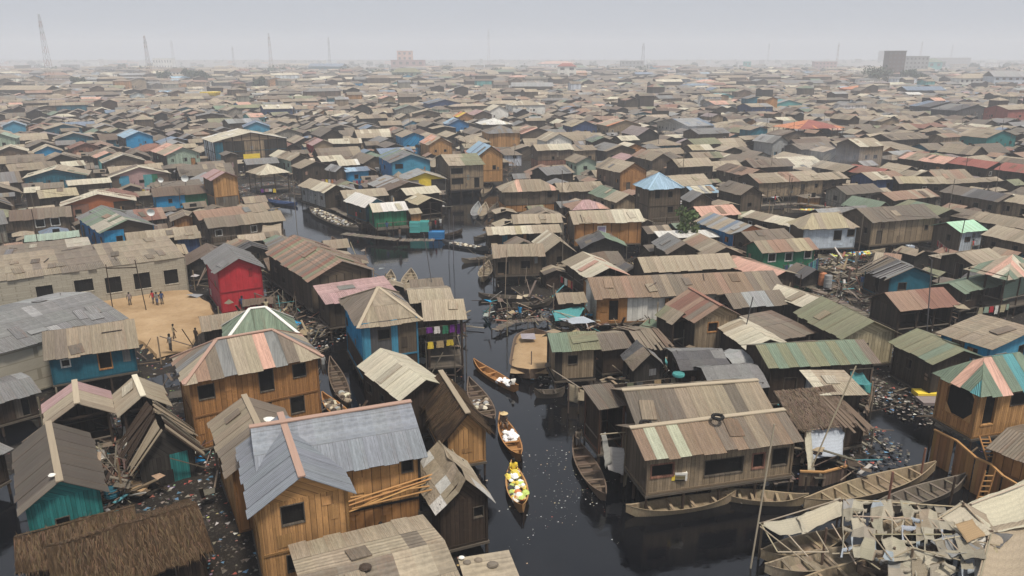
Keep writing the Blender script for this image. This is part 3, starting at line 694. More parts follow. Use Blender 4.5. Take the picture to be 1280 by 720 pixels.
H(1055,536,1086,530, 3.0, 2.4, .9, 's', 'brown/dbrown', 'dbrown', 'small brown board lean-to at the end of the thatched creek hut', name='lean_to', mat='timber', rel=False)
H(743,374,984,364, 6.4, 3.4, 1.2, 'u', ['tbrown','tbrown','tbrown','tbrown','rustl','tbrown','tbrown','tbrown','greybrown','tan2','greybrown','greybrown'], {'f':[(.16,'wood'),(.5,'white'),(1,'dwhite')]}, 'long house with rusty brown roof, orange planks and white plastered wall', lm='the long white-walled house', name='long_house', zf=.8, plank=.5, win=[('f',767,388,.9,2.0,'wood','door'),('f',836,384,.8,1.8,None,'door')], rel=False)
h = H(868,404,931,397, ('L',832,380), 3.7, 1.3, 'v', ['rustl','rust','rust','rustl','rust','greybrown'], {'f':'pale','l':'dbrown'}, 'pale plank cabin with rust-pink gable roof and lattice window', lm='the rust-pink gabled cabin', name='cabin', zf=.7, win=[('f',891,409,.9,.8,'wood')], rel=False, cap='rust')
H(841,405,868,400, 2.6, 3.2, .8, 'v', 'olive/tan2', 'dbrown', parent=h, zf=.7, open_='f')
H(934,437,982,427, ('L',922,402), 2.9, .7, 'v', 'cream/tan', 'dbrown', 'ribbed cream roofed shack beside the rust-pink gabled cabin', name='shack', rel=False)
H(980,425,1012,411, ('L',944,396), 2.9, .35, 's', 'greybrown/brown', 'dbrown', 'flat drab brown roofed shed between cream ribbed and olive roofs', name='shed', rel=False)
H(1054,425,1126,417, ('L',994,391), 3.5, 1.3, 'v', 'olive/olive/yel2', {'f':'yel2','l':'dbrown'}, 'long house with olive gable roof and firewood stacked at its gable', lm='the long olive gable roof', name='long_house', rel=False, win=[])
H(1010,386,1036,374, ('L',970,351), 3.2, .6, 'v', 'tan/cream/tan2', 'dbrown', 'pale tan roof running down behind the long olive gable roof', name='long_house', rel=False)
H(962,350,990,340, ('L',918,325), 3.2, .6, 'v', 'tan/rustl/salmon', 'dbrown', 'tan and rust roof running diagonally above the long white-walled house', name='long_house', rel=False)
H(917,386,987,380, 3.6, 3.0, .9, 'u', 'greybrown/greybrown/lgrey', 'dbrown', 'shed with grey-brown roof and one silvery sheet', name='shed', rel=False, roofkw=dict(rust=.1))
H(1125,389,1200,381, 4.2, 3.6, 1.1, 'u', 'rust/rustl', 'weath2', 'open-fronted hut with plain rust-brown roof', lm='the rust-brown roofed hut', name='hut', zf=.8, rel=False, open_='f', sides='fbrl')
H(1110,427,1167,456, 5.0, 3.3, .9, 'u', 'olive/olive/green', {'f':'weath2','r':'weath2'}, 'dark plank house with olive roof above the rubbish bank', lm='the olive roof by the rubbish bank', name='plank_house', zf=.6, rel=False, win=[])
H(1175,414,1240,438, ('R',1279,416), 4.2, .6, 's', 'tan2/greybrown/tan', {'f':'bblue','r':'sky'}, 'bright blue house with wide tan-grey roof and laundry in its doorway', lm='the bright blue right-hand house', name='sheet_house', zf=1.0, plank=.3, win=[('f',1196,438,.9,1.8,None,'door'),('f',1214,446,.7,1.4,None,'door'),('r',1276,437,.7,.7)], rel=False)
H(1226,497,1330,481, ('L',1166,467), 5.6, 1.7, 'h', ['green','green','salmon','green','teal','green','green','green','lgreen'], {'f':'wood2','l':'wood'}, 'two-storey plank house with grey-green hipped roof and big octagonal opening', lm='the octagon-window plank house', name='plank_house', zf=2.6,
  win=[('l',1200,500,2.0,2.3,'wood','octagon'),('f',1237,512,.9,2.0,'wood2'),('f',1274,498,1.2,.8)], rel=False, roofkw=dict(rust=.1))
H(1232,560,1340,600, 5.2, 3.2, .5, 'u', 'lgrey/greybrown', 'wood', 'weather-greyed lean-to roof below the octagon-window plank house', name='lean_to', rel=False, zf=1.8)
# ================================================================ middle, left
H(194,246,263,241, 5.0, 3.6, 1.1, 'u', 'rust/rustl/brown', {'f':[(.53,'bblue'),(1,'green2')]}, 'house painted half blue and half green under a rusty roof', lm='the blue and green painted house', zf=1.4, plank=.2, win=[('f',213,251,.5,.6)], rel=False)
H(265,226,299,222, ('L',257,220), 6.2, 1.1, 'v', 'rust/pink', {'f':'wood2','l':'weath'}, 'tall narrow two-storey hut with brick-pink gable', lm='the tall pink-gabled hut', name='tall_hut', zf=1.0, zj=3.4, low='weath', rel=False)
H(262,286,355,275, 4.6, 3.4, 1.0, 'u', 'greybrown/tan2', {'f':'weath'}, 'long drab roofed stilt house with tarp hung on its canal side', lm='the long drab stilt house', name='stilt_house', zf=1.3, rel=False, porch=.8)
H(250,276,333,263, 4.0, 3.4, .9, 'u', 'tan2/rustl/tan', 'weath2', 'second long roof, rust-ended, right behind the long drab stilt house', rel=False)
H(159,303,250,293, 4.2, 3.1, .8, 'u', 'tan/tan2', 'weath2', 'long plain tan roofed row behind the concrete school', rel=False, name='row_house')
H(218,300,252,297, 2.5, 3.0, .3, 's', 'tan2', 'dblue', 'small shed with dark blue slatted wall beside the crimson house', name='shed', rel=False, zf=.3)
H(126,292,196,282, ('L',103,271), 3.7, 1.3, 'v', 'green/grey/conc', {'f':[(.4,'bblue'),(1,'weath2')],'l':'blue'}, 'blue-walled house with pale grey-green gable roof behind the school', lm='the grey-green gabled blue house', rel=False, plank=.4)
H(17,276,85,271, 5.0, 3.6, 1.1, 'u', 'greybrown/tan2/brown', 'weath', 'grey plank house with two white-framed windows', lm='the house with two white windows', win=[('f',50,279,1.0,1.0,'white'),('f',69,277,1.0,1.0,'white')], rel=False)
H(81,257,166,252, ('L',64,252), 3.5, 1.5, 'v', 'rustl/tan/cream', {'f':[(.12,'dbrown'),(.35,'rust'),(.7,'orange2'),(1,'dbrown')],'l':'dbrown'}, 'brown gabled house with orange tarpaulin stretched across its gable', lm='the orange tarpaulin gable', rel=False, plank=0)  # tarpaulin's dim shading is put into the rust and orange bands
H(30,303,100,296, 3.0, 2.6, .3, 's', 'lgreen', 'dbrown', 'low shed with pale turquoise sheet roof behind the school', name='shed', rel=False)
H(8,315,32,312, 3.0, 2.8, .4, 's', 'tan/rustl', 'dbrown', 'tiny rusty lean-to left of the turquoise sheet roof', name='lean_to', rel=False)
H(33,222,105,221, 7.5, 3.4, 1.5, 'v', 'cream/tan/green', {'f':'dteal','l':'dbrown'}, 'cream and tan gable roof over a dark teal gable wall', rel=True)
H(31,241,49,240, 3.0, 3.4, .5, 's', 'cream', 'dbrown', 'tiny shed with square cream roof')
H(52,248,96,244, 6.0, 3.4, .9, 'u', 'tan/tan2/yel2', 'weath2', 'broad straw-tan roofed house')
H(88,232,137,228, 4.5, 3.6, .6, 'u', 'tan/cream', 'weath', 'tan roofed house with bare plank side')
H(140,222,210,217, ('L',136,218), 3.7, 1.6, 'v', 'tan2/greybrown/cream', {'f':[(.15,'weath'),(.3,'sky'),(.55,'pink'),(.7,'teal'),(.8,'green2'),(1,'brown')]}, 'gabled house with a wall of pink, blue and teal panels', lm='the colour-panelled gable house', plank=.3, rel=False)
H(131,204,180,201, 7.0, 3.6, 1.5, 'v', 'tan/cream/grey', 'weath', 'grey gabled house with pale straw slope')
H(122,198,152,195, 5.0, 3.6, 1.0, 'v', 'tan2/salmon/rust', {'f':'teal','l':'weath2'}, 'teal-fronted shack with salmon patches on its roof')
H(208,196,250,190, ('L',188,183), 4.2, 1.6, 'v', 'salmon/tan/cream', {'f':'lgreen','l':'weath2'}, 'pale green walled house with salmon-tan gable roof', lm='the pale green walled house', rel=True, zf=1.3)
H(157,173,191,170, ('L',148,166), 4.6, 1.5, 'v', 'lgrey/lblue', {'f':'bblue','l':'weath2'}, 'bright blue gable wall under a silver roof', lm='the silver-roofed blue gable', zf=1.2, plank=.1, win=[], rel=True)
H(44,191,77,189, 6.0, 3.3, 1.4, 'v', 'cream/tan', {'f':'bblue','l':'dbrown'}, 'blue gable wall under a cream roof', plank=.2)
H(71,174,115,172, 7.0, 3.6, 1.5, 'v', 'lgrey/bluegrey/tan', {'f':'dteal','l':'weath2'}, 'slate-blue gabled house with pale grey roof')
H(90,187,124,183, 6.0, 3.4, 1.2, 'v', 'brown/rust/greybrown', 'rust', 'reddish-brown gabled shack')
H(37,185,70,182, 6.5, 3.4, 1.3, 'v', 'greybrown/brown', 'dbrown', 'chocolate-brown gable roofed shack')
H(-6,191,32,190, 6.5, 3.4, 1.4, 'v', 'cream/tan', 'brown', 'cream gable roof at the frame edge')
H(-14,173,18,175, 7.0, 4.2, 1.4, 'v', 'lgreen/lgrey', 'lgreen', 'pale green walled gable at the frame edge')
H(4,158,31,157, 8.0, 4.0, 1.5, 'v', 'lgrey/lblue', {'f':'sky'}, 'small sky-blue gable with silver roof edges', lm='the small sky-blue gable', plank=.1, rel=True)
H(2,205,53,202, 7, 3.5, 1.3, 'u', 'tan2/greybrown', 'dbrown', 'long drab tan roofed row')
H(16,216,70,208, 6, 3.5, 1.1, 'u', 'tan/greybrown/tan2', 'dbrown', 'wide tan roof stepping above a dark wall')
H(58,203,96,198, 6, 3.4, 1.3, 'v', 'tan2/greybrown', 'weath2', 'grey-brown gabled shack')
H(80,209,106,206, 4.5, 3.4, .8, 'u', 'cream/tan', 'weath', 'short cream roofed shack')
H(59,162,101,160, 8, 3.8, 1.4, 'v', 'tan/lgrey', 'dteal', 'tan gable roof over a dark blue-green gable')
# big white roofed platform house etc.
h = H(268,178,358,173, ('L',257,171), 6.4, 1.9, 'v', 'white/cream', {'f':[(.12,'dteal'),(.40,'dark'),(.68,'pale'),(1,'dark')],'l':'wblue'}, 'large two-storey house on a scaffold platform under a broad white roof', lm='the big white-roofed platform house', name='platform_house', zf=1.6, zj=4.0, open_='r', rel=False, roofkw=dict(rust=.02))  # dark wall stretches paint the shade of the open interior
mb = MB(); mb.box(-2.2, 1.6, -house.last[3]/2-.25, -house.last[3]/2-.15, 1.9, 3.3, C['yellow'], 0, 0); mb.box(-2.2, 1.6, -house.last[3]/2-.25, -house.last[3]/2-.15, 1.3, 1.9, C['red'], 0, 0)
o = mb.build('painted_panel', ['plain'], h); o['label'] = 'yellow panel with red lower band'
H(325,220,362,214, 6, 4.2, 1.5, 'h', 'tan/cream', 'weath2', 'open-sided hut on poles with tan hip roof', lm='the open pole hut', name='open_hut', open_=True, zf=1.2, rel=False)
H(363,203,388,197, ('L',338,193), 3.8, 1.2, 'v', 'tan/tan2/cream', {'f':'weath','l':'lgreen'}, 'pale green sided house with tan-striped gable roof', plank=.3)
H(376,214,414,205, ('L',362,209), 3.8, 1.2, 'v', 'tan2/rustl/greybrown', {'f':'weath2'}, 'dark-walled gabled house with light brown roof')
H(391,182,418,181, ('L',376,178), 4.0, 1.3, 'v', 'rust/brown/pink', {'f':'pale','l':'crim'}, 'house with crimson side wall and dull red gable roof', lm='the crimson-sided house', plank=.3, rel=True)
H(405,243,436,236, ('L',366,230), 3.6, 1.1, 'v', 'cream/tan/tan', {'f':'weath2','l':'lgrey'}, 'waterside house with broad cream gable roof on stilts', lm='the cream waterside gable', name='stilt_house', rel=False)
H(430,248,486,244, 6, 3.4, .8, 'u', 'tan/cream', 'weath2', 'long tan roofed stilt house in the canal group', name='stilt_house', rel=True)
H(456,262,487,254, ('L',431,251), 3.6, 1.2, 'v', 'white/cream', {'f':'dteal','l':'weath2'}, 'bone-white gable roofed stilt house in the canal group', name='stilt_house', rel=True, zf=1.4)
H(466,266,511,262, 4.6, 3.7, .9, 'u', 'cream/white', {'f':'green2'}, 'dark green walled canal house with cream roof and plank jetty', lm='the dark green canal house', name='stilt_house', rel=False, zf=1.4, porch=1.5)
H(513,268,528,266, 3.0, 3.0, .5, 'u', 'tan', 'wood', 'narrow orange plank hut beside the dark green canal house', rel=False, name='hut')
H(522,258,556,251, 5.0, 3.5, .9, 'v', 'cream/tan/yel2', 'dbrown', 'open canal hut with buckled cream roof', name='open_hut', open_='f', rel=True)
H(508,246,552,239, 5.0, 3.4, .8, 'u', 'cream/tan', 'weath2', 'buckled cream roof behind the open canal hut', rel=True)
H(484,241,537,232, ('L',455,229), 3.5, 1.2, 'v', 'tan2/brown/lgrey', 'weath2', 'house with alternating brown and silver roof sheets')
H(488,225,503,226, 6, 3.3, .8, 'v', 'tan2/lgrey', 'weath', 'slim grey shack')
H(503,227,560,224, 6.5, 3.6, 1.4, 'v', 'lgrey/tan/conc', {'f':[(.35,'conc'),(.65,'yellow'),(1,'dark')]}, 'shop with pale gable roof and yellow counter', lm='the yellow-fronted shop', name='shop', plank=.1, rel=True)
H(432,215,463,213, 5, 3.6, .5, 'u', 'bluegrey/lblue', {'f':'bblue'}, 'boxy bright blue house with slate roof', lm='the boxy bright blue house', plank=.1, win=[], rel=False)
H(419,218,436,211, 5, 3.6, 1.0, 'v', 'grey/lgrey', 'weath', 'grey-roofed plank house')
H(402,203,432,200, 6, 3.4, .9, 'u', 'cream/tan', 'weath2', 'straw-cream roofed house')
H(424,207,450,206, 5, 3.2, .9, 'u', 'cream/white', 'weath2', 'low cream-white roofed house')
H(412,178,453,181, 6, 3.8, 1.0, 'u', 'cream/tan', 'weath2', 'long cream roofed house')
H(312,147,332,146, 9, 4.0, 1.2, 'u', 'tan/salmon', {'f':'teal'}, 'teal-walled house with tan roof', plank=.1)
H(299,132,315,131, 9, 4.2, 1.2, 'u', 'salmon', {'f':'blue'}, 'deep blue walled house with salmon roof', plank=.1)
H(305,158,338,160, 9, 4.2, 1.6, 'v', 'bluegrey/lblue', {'f':'sky','l':'bblue'}, 'sky-blue gable with slate-blue roof', plank=.1, lm='the slate-roofed sky-blue gable')
H(340,169,379,166, 8, 3.8, 1.5, 'v', 'tan/tan2', 'conc', 'pale-walled house with tan gable roof')
H(330,136,366,136, 12, 4.6, 1.4, 'u', 'white/cream', {'f':'dblue'}, 'dark-walled hall with bone-white roof', name='hall', cat='hall')
# ================================================================ middle, centre
h = H(488,204,540,201, ('L',447,194), 5.2, 1.5, 'v', 'grey/green/bluegrey', {'f':'sky','l':'blue'}, 'big two-tone blue house with grey gable roof', lm='the big two-tone blue house', zf=1.6, plank=.12, win=[('f',499,208,1.6,1.0,'bblue'),('l',455,202,.8,.8),('l',463,204,.8,.8),('l',471,206,.8,.8),('l',481,209,.8,.8)], rel=False)
H(535,182,567,180, ('L',517,178), 4.4, 1.8, 'v', 'orange/tan/salmon', {'f':'wood2','l':'wood2'}, 'plank house with orange-streaked gable roof', lm='the orange-streaked gable', rel=False)
H(561,208,607,205, ('L',543,198), 6.0, 1.4, 'u', 'olive/tan/green', {'f':'pale','l':'weath'}, 'two-storey stilt house with moss-green roof and open verandas', lm='the two-storey green-roofed house', name='two_storey_house', zf=1.5, zj=3.7, win=[('f',566,214,2.2,1.0),('f',583,214,3.0,1.2),('f',572,226,2.2,1.2),('f',584,226,2.0,1.2),('f',596,228,.9,1.8)], rel=False)
H(597,196,631,194, ('L',570,190), 6.6, 2.0, 'v', 'lblue/bluegrey/tan', {'f':'wood2','l':'weath'}, 'tall brown gabled house with pale blue roof', lm='the tall pale-blue-roofed house', name='two_storey_house', zf=1.5, zj=3.8, rel=False)
H(610,167,652,166, ('L',604,163), 5.6, 1.8, 'h', 'grey/greybrown', {'f':'wood2'}, 'two-storey house with dark grey hip roof', lm='the grey hip-roofed house', name='two_storey_house', zf=1.4, rel=False)
H(602,156,642,155, 10, 4.2, 1.6, 'p', 'cream/white', 'weath', 'low house with creamy white hipped roof')
H(652,169,692,165, 9, 4.2, 1.6, 'v', 'rust/salmon/tan2', 'weath', 'red-brown gabled house near the channel mouth')
H(612,139,637,138, 10, 5.4, 2.0, 'v', 'cream', {'f':'white','l':'white'}, 'house with whitewashed gable wall', lm='the whitewashed gable', plank=0)
H(640,132,683,131, 12, 5.6, 1.8, 'h', 'tan/cream', {'f':'white'}, 'white-walled hall with long tan roof', plank=0, name='hall', cat='hall')
H(573,147,593,146, 8, 4.0, 1.6, 'v', 'orange/yellow', 'wood', 'small house with bright orange-yellow roof')
H(592,145,616,143, 9, 4.2, 1.6, 'v', 'rust/pink', 'weath', 'brick-red gabled house beside the orange-yellow one')
H(560,156,588,155, 8, 4.2, 1.7, 'v', 'lblue/bluegrey', {'f':'blue','l':'blue'}, 'royal blue gable under a steel-blue roof', plank=.1, lm='the royal blue gable')
H(536,130,577,129, 12, 5.2, 1.8, 'v', 'grey/bluegrey', {'f':'dblue'}, 'dark-walled barn with slate roof', name='barn', cat='barn')
H(495,137,529,137, 9, 4.4, 1.7, 'v', 'lgrey/green', 'conc', 'pale grey gabled house')
H(641,279,704,279, 4.0, 3.3, .9, 'u', 'rustl/tan2/tan', 'weath2', 'patchy rust-tan roofed row by the canal', rel=True, name='row_house')
H(609,294,703,290, 3.6, 2.8, .7, 'u', 'tan/cream/yel2', 'dbrown', 'long low roof of yellowish cream sheets', rel=True, lm='the yellowish cream long roof', name='row_house')
H(616,322,682,320, 3.8, 3.7, 1.0, 'u', 'tan2/tan/greybrown', 'weath', 'grey plank cabin standing on stilts in the canal', lm='the grey stilt cabin', name='stilt_house', zf=1.5, win=[('f',629,336,1.2,1.5),('f',657,331,1.0,.9)], rel=False)
H(680,317,722,316, ('L',658,302), 3.2, 1.4, 'v', 'cream/tan', 'weath2', 'shack with folded cream gable roof beside the grey stilt cabin', rel=False, name='shack')
H(735,349,788,344, ('L',704,327), 3.1, 1.0, 'v', 'tan2/rust/cream/salmon', 'weath2', 'shack with patchwork rust and cream roof', lm='the patchwork roofed shack', rel=False, name='shack', open_='f')
H(727,311,785,309, ('L',722,300), 2.8, 1.3, 'v', 'dgrey/weath/green', 'dark', 'dark tarpaulin hut below the orange plank long house', name='tarp_hut', mat='cloth', rel=False)
H(698,380,735,378, 3.0, 2.8, .6, 'u', 'tan2/yel2', 'dbrown', 'little drab yellow roof near the teal awning', rel=False, name='shed')
H(629,240,701,238, 5.5, 4.6, 1.5, 'h', 'rustl/tan/salmon/tan2', {'f':'weath'}, 'two-storey canal house with rusty hipped roof', lm='the rusty hip-roofed canal house', name='two_storey_house', zf=1.2, zj=2.4, low='wood', win=[('f',687,243,.7,.9)], rel=False)
H(700,240,758,238, 6.0, 3.4, 1.1, 'u', 'tan2/tan', 'weath', 'long straw-brown roofed house', rel=True)
H(715,262,762,261, 5.0, 3.2, 1.0, 'h', 'rustl/salmon/pink', 'weath2', 'shack with pinkish rusted hip roof', rel=True, name='shack')
H(717,279,806,278, 5.2, 4.3, 1.2, 'u', 'tan/yel2/tan2/cream', {'f':'wood','l':'weath'}, 'long house of orange planks with a framed poster on its front', lm='the orange plank long house', name='long_house', zf=1.3, win=[('f',741,305,.1,.1)], rel=False)
H(770,254,803,251, ('L',751,240), 3.4, 1.2, 'v', 'green/tan', 'pale', 'cabin with sage-green gable roof', rel=True, name='cabin')
H(775,217,811,213, ('L',755,208), 5.0, 1.7, 'v', 'tan/tan2/greybrown', {'f':'wood','l':'brown'}, 'tall orange-brown plank house with tan gable roof', lm='the orange-brown gabled house', zf=1.2, rel=False)
h = H(811,237,855,235, ('L',796,230), 6.6, 2.0, 'p', 'lblue', {'f':'weath','l':'weath'}, 'two-storey grey house with light blue pyramid roof and balcony', lm='the light blue pyramid roof', name='two_storey_house', zf=1.6, zj=4.0, cap='lblue', win=[('f',822,243,.8,1.2),('f',838,243,.7,.9),('f',838,262,.9,.9)], roofkw=dict(rust=0,patch=0), rel=False, porch=1.2)
H(850,234,888,229, 7, 3.8, 1.3, 'u', 'tan/yel2', 'weath2', 'warm tan roofed house behind the light blue pyramid roof', rel=False)
H(863,252,893,251, ('L',852,247), 4.2, 1.2, 'v', 'lgrey/grey', 'weath', 'grey plank gabled house beside the light blue pyramid roof', rel=False)
H(868,243,900,240, 5, 3.6, .9, 'u', 'lblue/cream/lgrey', 'weath2', 'house with mixed pale blue and cream roof sheets', rel=True)
H(878,271,926,268, 5.0, 3.4, 1.0, 'u', 'rustl/tan/salmon', 'weath2', 'house with rust and tan striped sheets', rel=True)
H(917,294,957,288, ('L',876,276), 3.4, 1.1, 'v', ['tan','bluegrey','lgrey','tan2','lgrey','tan'], {'f':'orange','l':'blue'}, 'house with blue and tan striped roof and orange gable', lm='the blue and tan striped roof', rel=False)
H(925,272,990,282, 5.0, 3.0, .6, 'u', 'tan/cream/tan2', 'weath2', 'long roof strewn with rags and green scraps', rel=True, name='long_house')
H(825,298,900,296, 3.0, 2.6, .3, 's', 'white', 'dbrown', 'lean-to roofed in ribbed white sheets behind the small tree', lm='the ribbed white sheet roof', rel=False, name='lean_to')
H(835,318,878,316, ('L',815,303), 3.2, 1.2, 'v', 'greybrown/grey', 'weath2', 'grey-brown gabled shack below the small tree', rel=False, name='shack')
H(882,322,926,316, ('L',866,302), 3.2, 1.1, 'v', 'tan2/tan/rustl', 'weath2', 'tan gabled shack beside the small tree', rel=False, name='shack')
H(805,341,922,335, 4.6, 3.4, 1.1, 'u', 'tan/tan2', 'weath2', 'long even tan roof with dark wall above the white-walled house', lm='the long even tan roof', rel=False, name='long_house')
H(953,317,1024,312, 4.2, 3.4, 1.0, 'u', 'tan2/yel2/rustl', {'f':'green2'}, 'green painted house with three white-framed windows', lm='the green white-windowed house', win=[('f',965,322,.9,.9,'white'),('f',986,321,.9,.9,'white'),('f',1010,318,.9,.9,'white')], plank=.3, rel=False)
H(938,302,993,297, 4.2, 3.4, .8, 'u', 'greybrown/weath', 'weath2', 'drab grey-brown roof just behind the green white-windowed house', rel=False)
H(1005,287,1075,284, ('L',985,278), 4.2, 1.6, 'h', 'tan/yel2', {'f':'wblue','l':'weath'}, 'white-grey walled stilt house with honey-tan hip roof', lm='the white-grey stilt house', name='stilt_house', zf=1.5, plank=.3, win=[('f',1047,294,1.0,1.2),('f',1066,291,.9,.8,'weath')], rel=False)
H(1096,277,1170,273, ('L',1052,266), 4.4, 1.3, 'u', 'greybrown/tan2/weath', {'f':'pale','l':'weath'}, 'pale plank house with long grey-brown roof over the boat creek', lm='the pale plank creek house', zf=1.2, rel=False)
H(1120,256,1168,272, 5, 3.6, .9, 'u', 'green/green/olive', 'weath2', 'long sage-green roof', rel=True, lm='the long sage-green roof')
H(1171,281,1201,291, ('R',1224,285), 3.6, .9, 'v', 'bgreen', {'f':'weath','r':'wblue'}, 'small house with mint-green roof and peeling white side', lm='the mint-green roof', rel=False)
H(1226,293,1292,307, 5.5, 3.4, 1.0, 'u', 'tan/tan2', 'weath', 'tan roofed plank house at the frame edge', rel=False)
H(1188,271,1292,288, 5.0, 3.4, .9, 'u', 'tan/greybrown/tan2', 'weath2', 'very long tan roof behind the mint-green roof', rel=False)
H(1178,240,1243,252, 5.5, 3.6, 1.0, 'u', 'dgrey/grey/weath', 'weath', 'charcoal-grey roofed plank row', rel=True, lm='the charcoal-grey row')
H(1247,251,1290,256, 5, 3.6, .9, 'u', 'tan/cream', 'pale', 'cream-tan roofed plank house at the frame edge', rel=True)
H(1121,251,1171,245, 5, 3.2, .9, 'u', 'rustl/tan/brown', 'weath2', 'rust and ochre roofed shack', rel=True, name='shack')
H(1178,319,1216,331, ('R',1243,320), 3.1, .8, 'v', 'tan/tan2', 'weath2', 'straw-tan roof wedge in front of the mint-green roof', rel=False)
H(1209,335,1259,350, ('R',1306,334), 4.3, 1.6, 'p', ['tan','green','tan','salmon','cream','green','salmon','green'], 'weath2', 'open pavilion with pink, green and cream hip roof', lm='the pink and green pavilion', name='pavilion', cat='pavilion', open_=True, zf=1.2, rel=False)
H(1171,355,1205,367, ('R',1243,345), 2.8, .6, 'v', 'green/olive', 'dbrown', 'green-grey lean-to roof below the pink and green pavilion', rel=False, name='lean_to')
H(1090,331,1124,335, 5.0, 3.4, .9, 'u', 'tan/rustl', 'dbrown', 'dark shack with warm tan roof by the boat creek', rel=False, name='shack')
H(1112,350,1172,347, 5.0, 3.2, 1.2, 'v', 'dgrey/weath/grey', {'f':'dteal','l':'dbrown'}, 'torn dark grey roofed shack with teal curtain', lm='the teal-curtained shack', name='shack', mat='timber', rel=False, plank=0)
# ================================================================ middle, right and beyond
H(952,229,1030,225, ('L',932,221), 3.8, 1.2, 'u', 'tan/tan2/rustl', {'f':'pale','l':'weath2'}, 'long pale plank house with lumpy tan roof', lm='the lumpy tan long roof', rel=False, name='long_house', zf=1.2)
H(893,212,932,220, 6, 3.8, 1.1, 'u', 'rustl/brown', 'weath', 'plank row with reddish brown roof', rel=True)
H(944,209,993,208, 6, 3.6, 1.2, 'u', 'brown/greybrown', 'dbrown', 'dark brown thatch-like roofed hut', rel=True, name='hut')
H(1013,209,1053,214, 6, 3.6, 1.1, 'u', 'tan/tan2', 'weath2', 'tan roofed row joined to a red roof', rel=True)
H(1053,214,1094,219, 6, 3.6, 1.1, 'u', 'red/rust', 'weath2', 'brick-red roofed row', rel=True, lm='the brick-red row')
H(1001,161,1055,160, 12, 4.6, 2.2, 'p', 'red/orange', 'weath2', 'open pavilion with bright orange-red hip roof', lm='the orange-red pavilion', name='pavilion', cat='pavilion', open_=True, rel=False, roofkw=dict(rust=0))
H(1077,184,1106,182, ('L',1070,178), 6.4, 1.4, 'u', 'tan/rustl/cream', {'f':'pale','l':'weath'}, 'two-storey pale house with striped tan roof', lm='the two-storey pale house', name='two_storey_house', zf=1.2, rel=False)
H(1003,188,1043,184, 7, 3.8, 1.1, 'u', 'grey/greybrown', 'weath', 'grey-roofed plank row')
H(966,180,987,177, 7, 5.0, 1.6, 'v', 'grey/lgrey', {'f':'lgrey'}, 'house with pale grey gable wall', plank=.1)
H(866,187,893,188, 6, 3.6, 1.0, 'u', 'cream/yel2', 'weath', 'cream-yellow roofed shack', name='shack')
H(874,168,913,166, 8, 4.4, 1.2, 'u', 'tan2/grey', 'weath', 'grey house with dull tan roof')
H(970,130,1003,130, 10, 4.6, 1.8, 'v', 'lgrey/teal', {'f':'teal'}, 'teal gable with pale roof', plank=.1)
H(895,122,922,121, 11, 4.4, 1.8, 'v', 'teal/green', 'teal', 'dark teal gabled house', plank=.2)
H(894,131,921,130, 10, 5.0, 1.4, 'u', 'salmon/tan', 'lgrey', 'grey-walled house with washed-out salmon roof')
H(940,134,967,133, 10, 5.0, 1.2, 'u', 'tan/lgrey', 'dblue', 'dark-walled house with flat tan roof')
H(1187,203,1231,211, 6, 3.8, 1.1, 'u', 'red/rust', 'weath2', 'dull red roofed house', rel=True, lm='the dull red roof')
H(1246,212,1292,218, 6, 4.0, 1.2, 'u', 'red/rust', 'weath2', 'red roofed house with white cloth hung on its wall', rel=True)
H(1122,198,1177,204, 7, 3.6, 1.2, 'u', 'brown/tan2/salmon', 'dbrown', 'long brown roof with salmon end', rel=True)
H(1118,175,1161,173, 8, 4, 1.3, 'u', 'greybrown/tan2', 'weath2', 'wide grey-brown roofed house')
H(1186,168,1227,169, 8, 4, 1.1, 'u', 'lgrey/greybrown', 'weath2', 'long flat ash-grey roof')
H(1237,172,1270,171, 9, 4.6, 1.8, 'v', 'tan/tan2', {'f':'seag'}, 'sea-green gable under tan roof', plank=.1, lm='the sea-green gable')
H(1093,225,1131,223, 6, 3.8, 1.0, 'u', 'tan/rustl/cream', 'dblue', 'ochre striped roof over a dark shop front', rel=True)
H(1128,227,1184,232, 5, 3.4, .9, 'u', 'tan/yel2', 'weath2', 'long ochre-tan roof', rel=True)
H(1190,229,1250,227, 3.5, 3.3, .5, 'u', 'tan2/tan', 'weath2', 'thin long tan roof', rel=True)
H(1165,133,1206,134, 12, 5.0, 2.0, 'v', 'dgrey/bluegrey', 'dgrey', 'dark slate gabled barn', name='barn', cat='barn')
H(1200,138,1240,137, 12, 5.0, 2.0, 'v', 'dgrey/grey', 'dgrey', 'second slate gabled barn with grey roof', name='barn', cat='barn')
H(1264,137,1292,136, 10, 6.5, 1.4, 'u', 'tan', {'f':'red'}, 'tall house with brick-red wall', plank=.1)
H(1028,226,1060,222, 5, 3.6, .9, 'u', 'tan2/tan', 'weath2', 'short drab tan roof')
H(868,196,905,199, 6, 3.5, 1, 'u', 'tan2/olive', 'weath2', 'olive-tan roofed house')
H(683,221,719,214, 6, 3.6, 1.1, 'u', 'tan2/grey', 'weath2', 'ash and tan roofed house')
H(671,188,718,187, 6, 5.4, 1.0, 'u', 'tan/cream', {'f':'brown'}, 'two-storey brown house with tan roof and carved red balcony', lm='the red-balcony house', name='two_storey_house', zf=1.2, zj=3.2, low='rust', rel=False, porch=1.0)
H(682,177,717,176, 8, 5.6, 1.8, 'v', 'cream/tan', 'white', 'pale cream gable above the red-balcony house', rel=False)
H(718,189,747,187, 6, 4.2, .9, 'u', 'tan2', 'pale', 'plain tan house beside the red-balcony house', rel=False)
H(720,204,748,203, 7, 3.6, 1.2, 'v', 'tan2/greybrown', {'f':'lgreen'}, 'little green-gabled shack', plank=.2)
H(758,191,796,186, 8, 4.0, 1.3, 'v', 'grey/tan2', {'f':'weath','l':'weath'}, 'grey plank house with blue painted corner')
